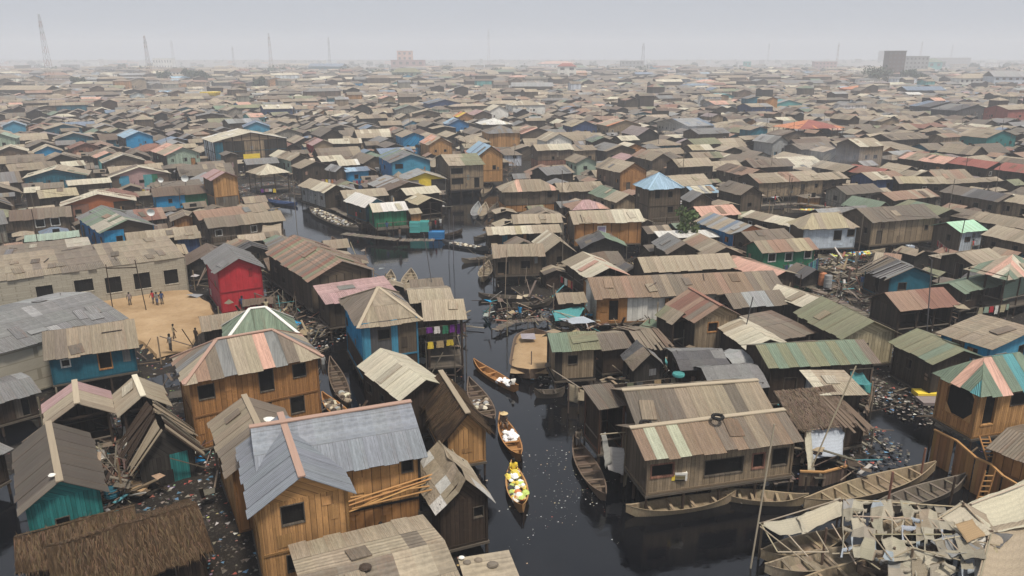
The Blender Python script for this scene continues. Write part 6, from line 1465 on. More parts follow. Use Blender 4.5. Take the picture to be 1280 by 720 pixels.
def stone(px, py, z, r, c, label, name='stone', cat='stone'):
    mb = MB(); n = 9; off = random.uniform(0, 9); rings = [(-.3, .75), (0, 1), (.35, .8), (.55, .35)]
    pt = lambda q, k: ((lambda t, rr, zz: (r * rr * math.cos(t), r * rr * math.sin(t) * .8, r * zz * .8))(6.283 * k / n, rings[q][1] * (1 + .25 * noise.noise(Vector((k % n, q, off)))), rings[q][0]))
    for q in range(3):
        for k in range(n): mb.face((pt(q, k), pt(q, k + 1), pt(q + 1, k + 1), pt(q + 1, k)), col(c))
    mb.face([pt(3, k) for k in range(n)], col(c)); p = at(px, py, z); thing_mesh(name, mb, ['plain'], label, cat, (p.x, p.y, z), 'weights holding down roof sheets')
stone(457,709,4.2,.3,'dbrown','dark block weighing down the bottom corrugated roof'); stone(584,703,3.5,.2,'weath','flat grey stone on the cream sheet roof, in its middle'); stone(598,700,3.5,.2,'greybrown','upright brown pot on the cream sheet roof'); stone(616,706,3.5,.28,'weath','largest grey stone on the cream sheet roof'); stone(577,697,3.6,.15,'white','white scrap at the top of the cream sheet roof')
stone(336,526,5.0,.45,'white','white bundle lying on the drab gabled roof'); stone(65,594,4.75,.2,'white','white rag on the ridge of the sea-green gabled shack')
def tyre(px, py, z, label):
    mb = MB(); n, k = 18, 8; R0, r = .30, .10
    P = lambda i, j: ((R0 + r * math.cos(6.283 * j / k)) * math.cos(6.283 * i / n), (R0 + r * math.cos(6.283 * j / k)) * math.sin(6.283 * i / n), r * math.sin(6.283 * j / k) + r)
    for i in range(n):
        for j in range(k): mb.face((P(i, j), P(i + 1, j), P(i + 1, j + 1), P(i, j + 1)), C['black'])
    p = at(px, py, z); thing_mesh('tyre', mb, ['plain'], label, 'tyre', (p.x, p.y, z), 'old tyres', True)
tyre(897,523,4.85,'black tyre lying on the upper roof of the waterfront shop'); tyre(807,531,4.5,'old tyre near the end of the upper roof of the waterfront shop')
crate(842,598,2.0,1.2,.5,.35,'yellow','yellow goods in the window of the long waterfront shop'); crate(850,598,2.0,.7,.5,.5,'white','white boxes in the window of the long waterfront shop')
# satellite dishes
def dish(px, py, z, label, r=.75):
    root = empty('satellite_dish', (*at(px, py, z).xy, z), .3); tag(root, label, 'satellite dish', 'satellite dishes')
    mb = MB(); n = 16
    for q in range(4):
        for k in range(n):
            P = lambda q, k: (r * q / 4 * math.cos(6.283 * k / n), -.25 * (q / 4) ** 2 - .1, .9 + r * q / 4 * math.sin(6.283 * k / n))
            mb.face((P(q, k), P(q, k + 1), P(q + 1, k + 1), P(q + 1, k)), (.6, .62, .6))
    mb.build('reflector', ['plain'], root, smooth=True); mb = MB(); mb.bar((0, 0, -.8), (0, 0, .9), .08, .08, C['dgrey'], n=6); mb.build('stand', ['plain'], root)
    REG.append(dict(o=root, label=label, lm=None, p=tuple(root.location[:2]), px=px_of(root.location), fill=False, rel=False))
dish(190,273,3.9,'white satellite dish on the grey-green gabled blue house', .5); dish(232,229,4.3,'pinkish satellite dish behind the blue and green painted house', .6); dish(202,231,4.3,'small white satellite dish at the end of the rusty roof', .45)
# framed poster on the orange plank house
A = at(753,296,2.8); B = at(762,296,2.8)
mb = MB(); w = max(1.2, (B - A).length); mb.box(-w / 2, w / 2, -.05, 0, -1.1, 1.1, (.72, .68, .66), 0, 0); mb.box(-w / 2 + .12, w / 2 - .12, -.08, -.05, -.95, .95, (.30, .26, .38), 0, 0); mb.box(-.22, .2, -.10, -.08, -.7, .3, (.5, .42, .42), 0, 0)
hl = [r for r in REG if r['lm'] == 'the orange plank long house'][0]; ho = hl['o']; o = mb.build('poster', ['plain'], ho); o.location = (-.9, -hl['D'] / 2 + .36, 2.75); o['label'] = 'white-framed portrait poster'

# ================================================================ poles and masts
def pole(px, py, h, tilt=(0, 0), label='', r=.10, c='weath', z0=0, name='wooden_pole', top=None):
    p = at(px, py, z0); mb = MB(); L = h
    mb.bar((0, 0, -.8), (tilt[0], tilt[1], h), r, r, jit(col(c), .15), n=6)
    thing_mesh(name, mb, ['timber'], label, 'pole', (p.x, p.y, z0), 'rough wooden poles among the houses')
POL = [(937,712,7.6,(.9,1.2),'long bamboo pole standing in the water near the patched awnings','tan'),(1003,601,7.4,(2.6,.6),'leaning bamboo pole with flag scraps beside the thatched creek hut','tan'),(780,606,3.6,(.4,0),'thick crooked post under the porch beside the waterfront shop','tan2'),
       (1108,640,2.6,(0,0),'rusty post at the end of the longest ribbed boat','rust'),(1181,655,3.0,(.1,0),'dark post standing in the nearer ribbed boat','dbrown'),(1150,600,2.2,(0,0),'thin red-brown stake in the creek','rust'),
       (546,385,8.0,(-1.1,0),'tall thin leaning pole rising from the canal bend','dgrey'),(561,330,7.0,(.2,0),'tall thin pole in mid-canal above the bend','dgrey'),(567,330,6.2,(.1,.2),'slimmer pole twinned with the mid-canal one','dgrey'),
       (372,296,9,(0,0),'tall pole in front of the cream waterside gable','weath'),(631,375,5.6,(.2,0),'pole in front of the grey stilt cabin','tan2'),(634,420,3.6,(0,0),'mooring pole standing in the water below the grey stilt cabin','tan2'),(660,412,2.6,(0,0),'short mooring stake right of the cabin reflection','weath'),
       (702,350,7,(.1,0),'tall pole behind the patchwork roofed shack','weath'),(142,392,5.2,(0,0),'goal-like post against the concrete school wall, darker one','dbrown'),(185,394,5.8,(-.5,0),'leaning post in the sand yard before the concrete school','dbrown'),
       (52,330,7,(0,0),'pole with ragged ball top behind the concrete school','dbrown'),(1068,352,8,(0,0),'tall pole rising from the boats by the market boat','weath'),(1180,290,8,(.3,0),'pole in front of the mint-green roof','weath'),(1240,262,8,(0,0),'pole beside the charcoal-grey row','weath'),
       (962,230,7.5,(0,0),'pole behind the lumpy tan long roof','weath'),(788,248,7,(0,0),'pole beside the cabin with sage-green roof','weath'),(1157,452,9,(-.9,0),'thin leaning pole above the olive roof','dgrey'),(920,455,6,(.9,0),'thin pole leaning above the slate-grey tarpaulin','dgrey'),
       (560,262,6,(0,0),'pole at the canal jetty','dbrown'),(575,262,5,(.2,0),'second pole nearer the two-storey green-roofed house','dbrown'),(415,262,7,(0,0),'pole behind the scrap barge','weath2')]
for (x, y, h_, t, lb, c) in POL: pole(x, y, h_, t, lb, .13 if h_ < 6 and y > 500 else .09, c)
p0 = at(142,392,.4); p1 = at(185,394,.4)
mb = MB(); mb.bar((0, 0, 0), (p1.x - p0.x - .45, p1.y - p0.y, .25), .09, .09, C['dbrown']); thing_mesh('crossbar', mb, ['timber'], 'thin bar spanning the two posts before the concrete school', 'bar', (p0.x, p0.y, 5.1))
for i, (a, b) in enumerate([((433,628,3.6),(556,588,3.9)),((436,632,3.5),(552,594,3.8)),((440,636,3.4),(540,612,3.5)),((438,622,3.6),(548,606,3.5)),((436,640,3.3),(532,603,3.6)),((450,634,3.4),(520,598,3.6))]):
    A, B = at(*a), at(*b); mb = MB(); mb.bar((0, 0, 0), B - A, .09, .09, jit(C['wood2'], .2), n=6); thing_mesh('bamboo_pole', mb, ['timber'], 'bamboo pole in the loose bundle spanning to the torn white roofed shack', 'pole', tuple(A), 'bundle of bamboo poles')
random.seed(77); npole = 0; tries = 0
while npole < 60 and tries < 4000:
    tries += 1; y = math.sqrt(random.uniform(75 ** 2, 330 ** 2)); x = random.uniform(-.66, .66) * y; ce = (int(math.floor(x)), int(math.floor(y)))
    if ce in HOUSE_OCC: continue
    mb = MB(); h_ = random.uniform(5, 9); mb.bar((0, 0, -.5), (random.uniform(-.4, .4), 0, h_), .11, .11, C['weath2'], n=5)
    o = mb.build('wooden_pole', ['timber']); o.location = (x, y, 0); npole += 1
    tag(o, None, 'pole', 'rough wooden poles among the houses'); REG.append(dict(o=o, label=None, desc='thin bare pole rising between roofs', lm=None, p=(x, y), px=px_of((x, y, 5)), fill=1, rel=True))

random.seed(9); PL = [r for r in REG if r['o'].name.startswith('wooden_pole') and r['label'] is None]; nw = 0
for i_, a in enumerate(PL):
    if nw >= 24: break
    near = sorted((b for b in PL[i_ + 1:] if b is not a), key=lambda b: math.dist(a['p'], b['p']))
    if not near or math.dist(a['p'], near[0]['p']) > 55: continue
    b = near[0]; A, B = Vector((*a['p'], 6.2)), Vector((*b['p'], 6.0)); mb = MB(); prev = Vector((0, 0, 0))
    for k in range(1, 11):
        t = k / 10; q = (B - A) * t - Vector((0, 0, 1.6 * 4 * t * (1 - t))); mb.bar(prev, q, .03, .03, C['black'], n=4); prev = q
    o = mb.build('overhead_wire', ['timber']); o.location = A; tag(o, None, 'wire', 'wires sagging between poles'); nw += 1
    REG.append(dict(o=o, label=None, desc='thin dark wire sagging between poles', lm=None, p=a['p'], px=px_of((*a['p'], 6)), fill=1, rel=True))

# ladder and plank fence of the tower house, log base of thatched hut
def palisade(pts, z0, z1, c, label, name='plank_fence', w=.24):
    P = [at(x, y, z1) for x, y in pts]; root = empty(name, (P[0].x, P[0].y, 0)); tag(root, label, 'fence'); mb = MB(); rb_ = MB()
    for a, b in zip(P, P[1:]):
        d = b - a; L = d.length; n = max(1, int(L / w)); d.normalize()
        for k in range(n):
            q = a + d * (k * w) - P[0]; ang = d; h = z1 + random.uniform(-.12, .05); cc = jit(col(c), .28)
            e = q + d * (w * .9); t = Vector((-d.y, d.x, 0)) * .04
            q.z = e.z = 0
            for s in (0,):
                A, B = q + t * random.uniform(-.6, .6), e + t * random.uniform(-.6, .6)
                mb.face(((A.x, A.y, z0), (B.x, B.y, z0), (B.x, B.y, h), (A.x, A.y, h)), cc, [(0, z0), (.21, z0), (.21, h), (0, h)], 0, .4)
                A2, B2 = A + t, B + t; mb.face(((B2.x, B2.y, z0), (A2.x, A2.y, z0), (A2.x, A2.y, h), (B2.x, B2.y, h)), cc, None, 0, .4); mb.face(((A.x, A.y, h), (B.x, B.y, h), (B2.x, B2.y, h), (A2.x, A2.y, h)), cc)
        A, B = a - P[0], b - P[0]; A.z = B.z = z1; rb_.bar(A, B, .14, .10, C['wood2'])
    mb.build('boards', ['wall'], root); rb_.build('top_rail', ['timber'], root)
    REG.append(dict(o=root, label=label, lm=None, p=(P[0].x, P[0].y), px=px_of(P[0]), fill=False, rel=False))
palisade([(1168,537),(1196,551),(1220,572),(1238,580),(1254,595),(1300,622)], -.3, 2.3, 'wood', 'curved high plank fence rising from the creek around the octagon-window house')
palisade([(1000,589),(1030,590),(1060,582)], -.3, 1.0, 'brown', 'low stockade of stub logs under the thatched creek hut')
def ladder(a, b, label):
    A, B = at(*a), at(*b); d = B - A; s = Vector((1, 0, 0)) * .28; mb = MB()
    for k in (-1, 1): mb.bar(s * k, d + s * k, .08, .06, C['wood'])
    n = 7
    for i in range(1, n): mb.bar(d * (i / n) - s, d * (i / n) + s, .06, .05, C['wood2'])
    thing_mesh('ladder', mb, ['timber'], label, 'ladder', tuple(A), 'wooden ladders')
ladder((1224,634,.2), (1238,588,2.4), 'lower wooden ladder going down to the creek'); ladder((1240,575,2.3), (1230,545,3.4), 'upper short ladder below the octagon-window house opening')
# boardwalks
def walk(pts, z, w, label):
    P = [at(x, y, z) for x, y in pts]; root = empty('boardwalk', (P[0].x, P[0].y, 0)); tag(root, label, 'boardwalk', 'plank walkways'); mb = MB()
    for a, b in zip(P, P[1:]):
        d = b - a; L = d.length; d.normalize(); s = Vector((-d.y, d.x, 0))
        for k in range(int(L / .26)):
            q = a + d * (k * .26) - P[0]; q.z = z + random.uniform(-.02, .02); ww = w * random.uniform(.8, 1.1); j_ = random.uniform(-.1, .1)
            mb.bar(q - s * (ww / 2 + j_), q + s * (ww / 2 - j_), .22, .04, jit(C['weath'], .3))
    mb.build('planks', ['timber'], root); mb = MB()
    for a in P:
        for sx in (-.4, .4): q = a - P[0]; mb = MB(); mb.bar((q.x + sx, q.y, -.8), (q.x + sx, q.y, z), .12, .12, C['dbrown'], n=6); mb.build('post', ['timber'], root)
    REG.append(dict(o=root, label=label, lm=None, p=(P[0].x, P[0].y), px=px_of(P[0]), fill=False, rel=False))
walk([(300,388),(330,394),(360,392)], .9, 1.1, 'rough plank platform in front of the crimson house'); walk([(430,292),(500,300),(545,300)], .7, 1.6, 'plank quay along the canal stilt houses'); walk([(385,248),(420,262),(455,280)], .9, 1.0, 'walkway beside the scrap barge')
walk([(930,258),(1000,254),(1060,262)], 1.0, 1.5, 'long plank terrace below the lumpy tan long roof'); walk([(985,345),(1040,372),(1085,395)], .8, 1.0, 'walkway running down beside the long roofs'); walk([(880,606),(960,600),(1000,596)], .9, .8, 'narrow plank step along the waterfront shop')
walk([(620,412),(640,402),(690,398)], .5, .9, 'half-fallen plank path under the grey stilt cabin'); walk([(1010,352),(1050,360),(1085,372)], .6, 1.2, 'landing stage beside the orange drum')

# ================================================================ small tree
def tree(px, py, h, r, label, c=(.06, .085, .03), nl=700, p=None, ls=.22, trunk=True, group=None, cname='tree'):
    q = p or at(px, py, .2); root = empty(cname, (q[0], q[1], 0)); tag(root, label, 'tree', group); rt_ = random.Random(int(px * 7 + py))
    mb = MB(); mb.bar((0, 0, 0), (.1 * r, 0, h * .55), r * .16, r * .16, (.09, .065, .045), n=7)
    cl = []
    for k in range(max(6, int(9))):
        a = rt_.uniform(0, 6.3); rr = rt_.uniform(.2, .75) * r; z = h * rt_.uniform(.5, .95); e = (rr * math.cos(a), rr * math.sin(a), z); cl.append((e, r * rt_.uniform(.25, .5)))
        mb.bar((.08 * r, 0, h * .4), e, r * .06, r * .06, (.09, .065, .045), n=5)
    mb.build('trunk', ['timber'], root); mb = MB()
    for _ in range(nl):
        e, cr = rt_.choice(cl); v = Vector((rt_.gauss(0, 1), rt_.gauss(0, 1), rt_.gauss(0, .75))).normalized() * cr * rt_.random() ** .4
        P = Vector(e) + v; n = Vector((rt_.gauss(0, 1), rt_.gauss(0, 1), rt_.gauss(.6, 1))).normalized(); a = n.orthogonal().normalized() * ls * rt_.uniform(.6, 1.3); b = n.cross(a) * .55
        mb.face((P - a, P + b, P + a, P - b), jit(c, .35))
    mb.build('crown', ['leaf'], root)
    REG.append(dict(o=root, label=label, lm=None, p=(q[0], q[1]), px=px_of((q[0], q[1], h)), fill=False, rel=False)); return root
tree(856,312,6.0,2.3,'single small green tree growing between the tin roofs', (.07,.10,.035), 700, ls=.26)

# ================================================================ skyline
def dist_of(py): return at(640, py, 0).y
def mast(px, base, top, w, label, cs=('rust', 'lgrey'), lean=0, panels=True, name='lattice_mast', lm=None):
    p = at(px, base, 0); d = px_of(p)[2]; h = (base - top) * d / F / CS * 1.0; k = d / F; root = empty(name, (p.x, p.y, 0)); tag(root, label, 'mast', 'masts on the skyline')
    mb = MB(); n = 12; W = w * k; t = max(.12, .17 * k)
    def P(i, s): f = i / n; ww = W * (1 - .8 * f) / 2; return Vector((s[0] * ww + lean * f * k, s[1] * ww, h * f))
    for i in range(n):
        c = C[cs[i % 2]]
        for s in ((-1, -1), (1, -1), (1, 1), (-1, 1)):
            mb.bar(P(i, s), P(i + 1, s), t, t, c)
        for a, b in (((-1, -1), (1, -1)), ((1, 1), (-1, 1)), ((1, -1), (1, 1)), ((-1, 1), (-1, -1))):
            mb.bar(P(i, a), P(i + 1, b), t * .7, t * .7, c); mb.bar(P(i, a), P(i, b), t * .6, t * .6, c)
    mb.build('lattice', ['plain'], root)
    if panels:
        for f in (.8, .9): 
            mb = MB(); q = P(int(n * f), (0, 0)); 
            for s in (-1, 1): mb.box(q.x + s * W * .25 - .3 * k, q.x + s * W * .25 + .3 * k, -.3, .3, q.z, q.z + 2.2 * k, C['lgrey'])
            mb.build('antenna', ['plain'], root)
    REG.append(dict(o=root, label=label, lm=lm, p=(p.x, p.y), px=px_of(p), fill=False, rel=False))
mast(66,113,27,8,'tallest red and white lattice mast on the hazy skyline',lean=-1.5, lm='the tallest red and white mast'); mast(189,104,50,6,'slim dark red lattice mast, leaning slightly',('brown','rust'),lean=-1); mast(218,84,53,4,'shorter grey lattice mast beside the slim dark red one',('grey','lgrey'))
mast(340,92,46,4.5,'pale lattice mast just showing through the haze',('rust','lgrey')); mast(611,84,42,3.5,'thin tall mast in the middle of the skyline',('grey','rust')); mast(803,88,57,5,'mast with antenna cluster standing right of mid-skyline',('grey','dgrey'))
mast(293,86,60,2.5,'faint small mast between the shorter grey mast and the pale one',('grey','lgrey')); mast(413,88,50,3,'faint mast beyond the slate warehouse roofs',('lgrey','grey')); mast(1045,86,56,2.6,'faint mast standing left of the brown tower block',('rust','lgrey')); mast(1149,80,54,2.4,'thin mast rising above the long block behind the brown tower',('rust','grey')); mast(959,82,56,2,'very faint thin mast over the hazy suburbs',('lgrey','grey')); mast(1187,82,57,2,'faintest thin mast near the light blue building',('lgrey','grey'))
def block(px0, px1, top, base, c, roofc, label, floors=3, depth=14, rt='h', cols=None, lm=None, rz=0, name='building'):
    A, B = at(px0, base, 0), at(px1, base, 0); W = B.x - A.x; d = px_of(A)[2]; k = d / F; h = (base - top) * k * 1.0; cx = (A.x + B.x) / 2; D = depth * max(1, W / 30)
    root = empty(name, (cx, A.y + D / 2, 0), rz); tag(root, label, 'building'); rs = 0 if rt == 'f' else min(h * .28, W * .16); zt = h - rs
    mb = MB(); mb.box(-W / 2, W / 2, -D / 2, D / 2, 0, zt, col(c), 0, 0)
    if rt == 'f': mb.box(-W / 2 - .4, W / 2 + .4, -D / 2 - .4, D / 2 + .4, zt, zt + .8, jit(col(c), .1), 0, 0)
    mb.build('wall', ['wall'], root)
    if rt != 'f': roof_mesh(W + 1.6, D + 1.6, zt, rs, rt, roofc, 'tin', 0, sw=max(1.5, W / 9), rh=9).build('roof', ['tin'], root)
    fh = zt / floors; nw = cols or max(2, int(W / (fh * .95)))
    mb = MB()
    for f in range(floors):
        for i in range(nw):
            for (x0, x1, y) in ((-W / 2 + W * (i + .28) / nw, -W / 2 + W * (i + .72) / nw, -D / 2 - .06),):
                mb.box(x0, x1, y - .02, y + .02, fh * (f + .30), fh * (f + .74), C['dgrey'], 0, 0)
    mb.build('window_row', ['wall'], root)
    for s in (-1, 1):
        pass
    REG.append(dict(o=root, label=label, lm=lm, p=(cx, A.y), px=px_of((cx, A.y, h)), fill=False, rel=False))
block(1107,1128,66,101,'tower','rust','tall brown brick tower block breaking the skyline',7,12,'f',4,lm='the brown tower block'); block(1104,1130,64,76,'tower','rust','overhanging rust-brown crown storeys of the brown tower block',2,18,'f',5)
block(1129,1158,72,97,'lgrey','grey','grey framed apartment block adjoining the brown tower',5,14,'f',6); block(1150,1176,74,92,'aqua','green','pale green low block beyond the grey framed apartments',2,14,'h'); block(1160,1212,73,84,'weath','grey','long grey-brown block on the far skyline',3,14,'f',9)
block(1240,1290,90,113,'wblue','lgrey','light blue two-storey building with white balconies',3,14,'u',6,lm='the light blue building'); block(1198,1241,93,112,'white','tan','white building with tan roof next to the light blue one',2,14,'h',7)
block(497,516,65,88,'salmon','rust','pinkish stepped building rising above mid-skyline',4,12,'f',3,lm='the pinkish stepped building'); block(489,530,76,90,'pink','pink','wide pink podium below the pinkish stepped building',2,14,'f',5); block(490,526,86,103,'lgreen','olive','pale green two-storey building below the pink podium',2,12,'h',5)
block(697,720,80,103,'white','red','white three-storey building with stair bands and red roof',3,10,'h',2,lm='the white stair-banded building'); block(672,722,77,88,'white','salmon','long pink-roofed white building behind the stair-banded one',1,14,'h',8)
block(776,804,77,90,'lgrey','grey','pale five-bay building at the foot of the antenna mast',3,12,'f',6); block(192,216,74,87,'white','white','white windowed building behind the slim dark red mast',2,12,'f',7); block(208,238,86,100,'white','brown','white veranda building with brown roof',2,12,'h',7,lm='the white veranda building')
block(252,270,117,127,'yellow','yellow','small bright yellow building among the roofs',1,8,'f',3,lm='the yellow building'); block(930,938,78,89,'aqua','aqua','small teal box building in the haze',2,9,'f',2); block(980,1060,101,112,'tan','grey','long low pale block with rows of windows',2,12,'u',16); block(1018,1045,78,90,'pink','grey','framed pinkish block under the faint mast',3,12,'f',6)
block(120,146,84,94,'dgrey','dgrey','dark barn roof in the hazy distance',1,14,'u',3); block(386,428,80,92,'dteal','bluegrey','slate-blue warehouse in the hazy distance',1,20,'u',6); block(345,386,80,88,'dwhite','tan','long tan warehouse beside the slate-blue one',1,20,'u',6); block(0,58,108,125,'weath','tan','broad grey barn near the frame edge in the haze',1,16,'u',6); block(1133,1180,109,124,'dgrey','bluegrey','wide slate-blue roofed hall right of the brown tower',1,14,'u',8)
block(640,690,104,120,'weath','lgrey','long grey shed roof in the haze',1,14,'u',8); block(826,862,95,110,'bluegrey','tan','blue-walled hall with pale roof in the haze',1,14,'h',7); block(870,900,100,111,'salmon','salmon','salmon pyramid-roofed hall in the haze',1,14,'h',5); block(1060,1095,108,121,'orange','orange','orange-roofed hall in front of the brown tower',1,16,'h',6); block(1135,1150,116,128,'white','white','tiny white-roofed house below the slate-blue hall',1,8,'u',2)
rs = random.Random(99)
mbk = MB()
for i in range(150):     # more distant town blocks, too many and too faint to count
    py = rs.uniform(77, 92); px = rs.uniform(-20, 1300); W = rs.uniform(10, 40); p = at(px, py, 0); h = rs.uniform(5, 12) if py > 82 else rs.uniform(6, 18); D = 12; c = jit(C[rs.choice(['conc', 'white', 'lgrey', 'weath', 'salmon', 'tan', 'wblue'])], .1)
    mbk.box(p.x - W / 2, p.x + W / 2, p.y, p.y + D, 0, h, c, 0, 0); mbk.box(p.x - W / 2 - .5, p.x + W / 2 + .5, p.y - .5, p.y + D + .5, h, h + .6, jit(C[rs.choice(['grey', 'rustl', 'tan', 'lgrey'])], .1), 0, 0)
    for f in range(int(h / 3.2)):
        for k in range(int(W / 3.5)): mbk.box(p.x - W / 2 + 1 + k * 3.5, p.x - W / 2 + 2.6 + k * 3.5, p.y - .08, p.y, f * 3.2 + 1, f * 3.2 + 2.4, C['dgrey'], 0, 0)
tag(mbk.build('distant_town', ['wall']), 'faint town blocks along the hazy skyline', 'buildings', None, 'stuff')
TG = 'trees on the hazy skyline'
for i, (px, py, h, r, lb) in enumerate([(1095,108,15,13,'broad dark tree clump at the foot of the brown tower, before it'),(1135,106,13,9,'round dark tree right under the grey framed apartments'),(1150,108,10,7,'smaller dark tree next to the slate-blue hall'),(1176,88,17,12,'tall tree beside the pale green low block'),(1216,90,16,12,'tree left of the white building with tan roof'),
        (1262,88,15,14,'wide bright green tree behind the light blue building'),(440,84,15,11,'round tree beside the slate-blue warehouse'),(462,84,14,11,'second round tree beside the slate-blue warehouse'),(240,104,12,12,'dark tree mass beside the white veranda building'),(254,106,11,9,'lower dark tree right of the dark tree mass'),(205,104,10,7,'dark tree left of the white veranda building'),
        (154,90,14,8,'dark round tree behind the dark barn roof'),(722,88,13,10,'tree behind the white stair-banded building'),(742,84,14,12,'hazy tree right of the long pink-roofed building'),(470,100,9,9,'green tree left of the pale green two-storey building'),(500,105,8,8,'green bush-like tree before the pale green two-storey building'),(868,86,13,11,'hazy tree left of the teal box building'),(972,80,14,14,'faint rounded tree on the skyline'),(100,112,9,7,'dark low tree near the tallest mast'),(324,112,8,6,'small dark tree beyond the yellow building'),(40,84,14,12,'faint tree left of the tallest mast'),(560,92,10,9,'dull green tree in the central haze')]):
    tree(px, py, h, r, lb, (.045, .065, .035), 900, p=at(px, py, 0), ls=1.1, group=TG)
mbt = MB()
for i in range(260):      # far tree line
    py = rs.choice((rs.uniform(75, 79), rs.uniform(78, 96))); px = rs.uniform(-20, 1300); p = at(px, py, 0); r = rs.uniform(5, 12); h = rs.uniform(6, 13)
    for _ in range(70):
        v = Vector((rs.gauss(0, .45) * r, rs.gauss(0, .45) * r, h * .55 + rs.gauss(0, .2) * h)) ; P = Vector((p.x, p.y, 0)) + v; s = rs.uniform(.8, 1.8)
        n = Vector((rs.gauss(0, 1), rs.gauss(0, 1), rs.gauss(0, 1))).normalized(); a = n.orthogonal() * s; b = n.cross(a)
        mbt.face((P - a, P + b, P + a, P - b), jit((.05, .07, .04), .3))
tag(mbt.build('far_treeline', ['leaf']), 'faint tree line between the distant roofs', 'trees', None, 'stuff')

# smoke drifting over roofs
def smoke(px, py, z, r, dens, label):
    p = at(px, py, z); m = bpy.data.materials.new('smoke'); m.use_nodes = True; nt = m.node_tree; nt.nodes.clear(); n = N(nt)
    out = n('ShaderNodeOutputMaterial'); v = n('ShaderNodeVolumePrincipled'); v.inputs['Color'].default_value = (.8, .85, .95, 1)
    tc = n('ShaderNodeTexCoord').outputs['Object']; ln = n('ShaderNodeVectorMath', operation='LENGTH'); n.l(tc, ln.inputs[0])
    f = n.rng(ln.outputs['Value'], .2, 1.0, 1, 0); d = n.math('MULTIPLY', n.math('MULTIPLY', f, n.rng(n.noise(tc, 2.2, 3), .42, .65, 0, 1)), dens); n.l(d, v.inputs['Density']); n.l(v.outputs[0], out.inputs['Volume'])
    bm = bmesh.new(); bmesh.ops.create_icosphere(bm, subdivisions=2, radius=1); me = bpy.data.meshes.new('smoke'); bm.to_mesh(me); bm.free(); me.materials.append(m)
    o = link('smoke', me); o.location = p; o.scale = r; tag(o, label, 'smoke', None, 'stuff')
if SMOKE:
    smoke(862,165,4,(9,9,5),.06,'thin blue cooking smoke rising over the middle roofs'); smoke(1032,200,5,(14,10,5),.035,'thin white smoke haze drifting over dark roofs'); smoke(110,625,2,(1.6,1.6,1.6),.0,'') if False else None
# ================================================================ labels that single things out
def words(s): return len(s.replace('-', '-').split())
LMS = [r for r in REG if r.get('lm')]
used = set(); cnt = {}
ORD = ['', 'second ', 'third ', 'fourth ', 'fifth ', 'sixth ', 'seventh ', 'eighth ', 'ninth ', 'tenth ', 'eleventh ', 'twelfth ', 'thirteenth ']
for r in REG:
    if r.get('label') and not r['rel']: used.add(r['label'])
todo = [r for r in REG if not (r.get('label') and not r['rel'])]
def relation(r, lm):
    dx = r['px'][0] - lm['px'][0]; dy = r['px'][1] - lm['px'][1]
    if abs(dy) * 2.2 > abs(dx): return ('behind', 'behind') if dy < 0 else ('before', 'in front of')
    if dx < 0: return ('lw', 'just left of')
    return ('rw', 'just right of')
for r in sorted(todo, key=lambda r: r['p'][1]):
    base_ = r.get('label') or r.get('desc') or 'small tin-roofed plank house'
    if len(base_.split()) > 8 and ' roof' in base_ and ' and ' in base_ and r.get('desc'): base_ = base_[:base_.index(' and ')] + ' roof'
    best = sorted((l for l in LMS if l is not r), key=lambda l: math.hypot(r['px'][0] - l['px'][0], 2.2 * (r['px'][1] - l['px'][1])))[:8]
    done = None
    for l in best[:4]:
        k, w_ = relation(r, l); t = f"{base_}, {w_} {l['lm']}"
        if words(t) <= 16 and t not in used: done = t; break
    if not done:
        for l in best[:3]:
            k, w_ = relation(r, l)
            for n_ in range(1, 13):
                t = f"{ORD[n_]}{base_}, {w_} {l['lm']}"
                if t not in used: done = t; break
            if done: break
    w2 = done.split()
    if len(w2) > 16: print('LONG', done)
    used.add(done); r['o']['label'] = done
# things of a kind share a group
for r in REG:
    o = r['o']
    if o.get('category') in ('house', 'hut') and not o.get('group'):
        o['group'] = {'plank_house': 'plank houses under tin roofs', 'shack': 'small shacks squeezed between houses'}.get(o.name.split('.')[0], 'houses of the stilt settlement')

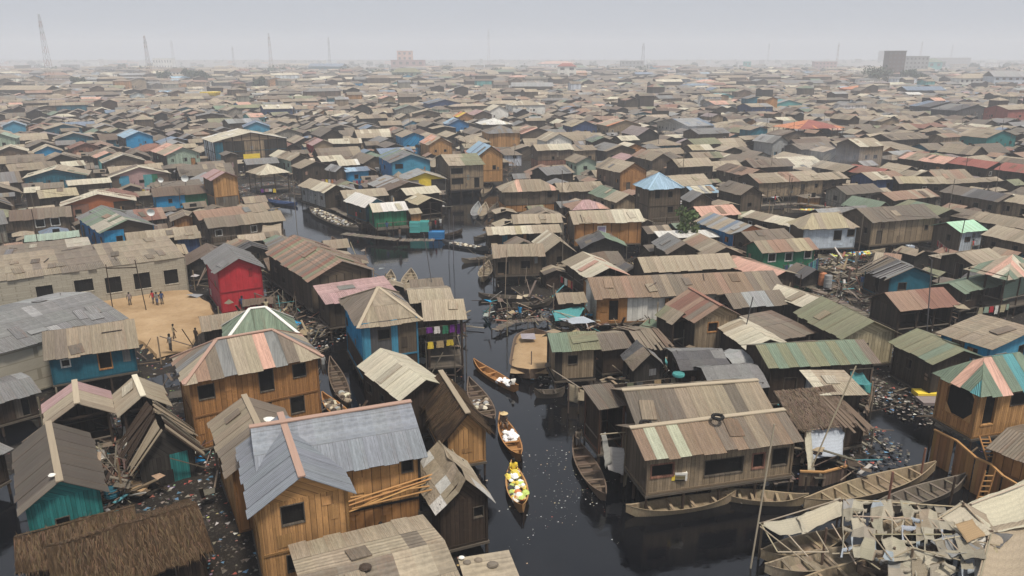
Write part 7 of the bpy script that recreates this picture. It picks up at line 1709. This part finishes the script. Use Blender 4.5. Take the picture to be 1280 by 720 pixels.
# ================================================================ haze, sky, sun, camera
if HAZE:
    mb = MB(); mb.box(-1600, 1600, -30, 2600, -2.0, 78, (1, 1, 1)); m = bpy.data.materials.new('haze'); m.use_nodes = True; nt = m.node_tree; nt.nodes.clear(); n = N(nt)
    out = n('ShaderNodeOutputMaterial'); v = n('ShaderNodeVolumePrincipled'); v.inputs['Color'].default_value = HAZE_COL; v.inputs['Density'].default_value = HAZE; v.inputs['Anisotropy'].default_value = 0.0
    n.l(v.outputs[0], out.inputs['Volume']); M['haze'] = m
    o = mb.build('haze', ['haze'], weld=True); tag(o, 'pale dusty haze hanging over the settlement', 'haze', None, 'stuff')
w = bpy.data.worlds.new('World'); SC.world = w; w.use_nodes = True; nt = w.node_tree; nt.nodes.clear(); n = N(nt)
out = n('ShaderNodeOutputWorld'); bg = n('ShaderNodeBackground'); sky = n('ShaderNodeTexSky'); sky.sky_type = 'NISHITA'; sky.sun_disc = False
EL, AZ = SUN_EL, SUN_AZ    # azimuth clockwise from +Y
sky.sun_elevation = R(EL); sky.sun_rotation = R(AZ); sky.air_density = 1.2; sky.dust_density = 6; sky.ozone_density = 1.5
c = n.mix(VEIL, sky.outputs[0], VEIL_COL)
n.l(c, bg.inputs[0]); bg.inputs[1].default_value = SKY; n.l(bg.outputs[0], out.inputs[0])
ld = bpy.data.lights.new('sun', 'SUN'); ld.energy = SUN; ld.angle = R(SUN_ANG); ld.color = (1, .93, .83); lo = bpy.data.objects.new('sun', ld); COL.objects.link(lo)
sd = Vector((math.sin(R(AZ)) * math.cos(R(EL)), math.cos(R(AZ)) * math.cos(R(EL)), math.sin(R(EL)))); lo.rotation_euler = sd.to_track_quat('Z', 'Y').to_euler()
cd = bpy.data.cameras.new('camera'); cam = bpy.data.objects.new('camera', cd); COL.objects.link(cam); SC.camera = cam
cam.location = (0, 0, CAMH); cam.rotation_euler = (math.pi / 2 - PITCH, 0, 0); cd.sensor_fit = 'HORIZONTAL'; cd.sensor_width = 36; cd.lens = 36 * F / 1280; cd.clip_end = 30000; cd.clip_start = .5
v = SC.view_settings; v.view_transform = 'Standard'; v.look = 'None'; v.gamma = 1; v.use_curve_mapping = False; v.exposure = EXPO
cy = SC.cycles; cy.use_denoising = True; cy.max_bounces = 6; cy.diffuse_bounces = 2; cy.glossy_bounces = 2; cy.volume_bounces = 1; cy.transparent_max_bounces = 8
cy.use_adaptive_sampling = True; cy.adaptive_threshold = .02
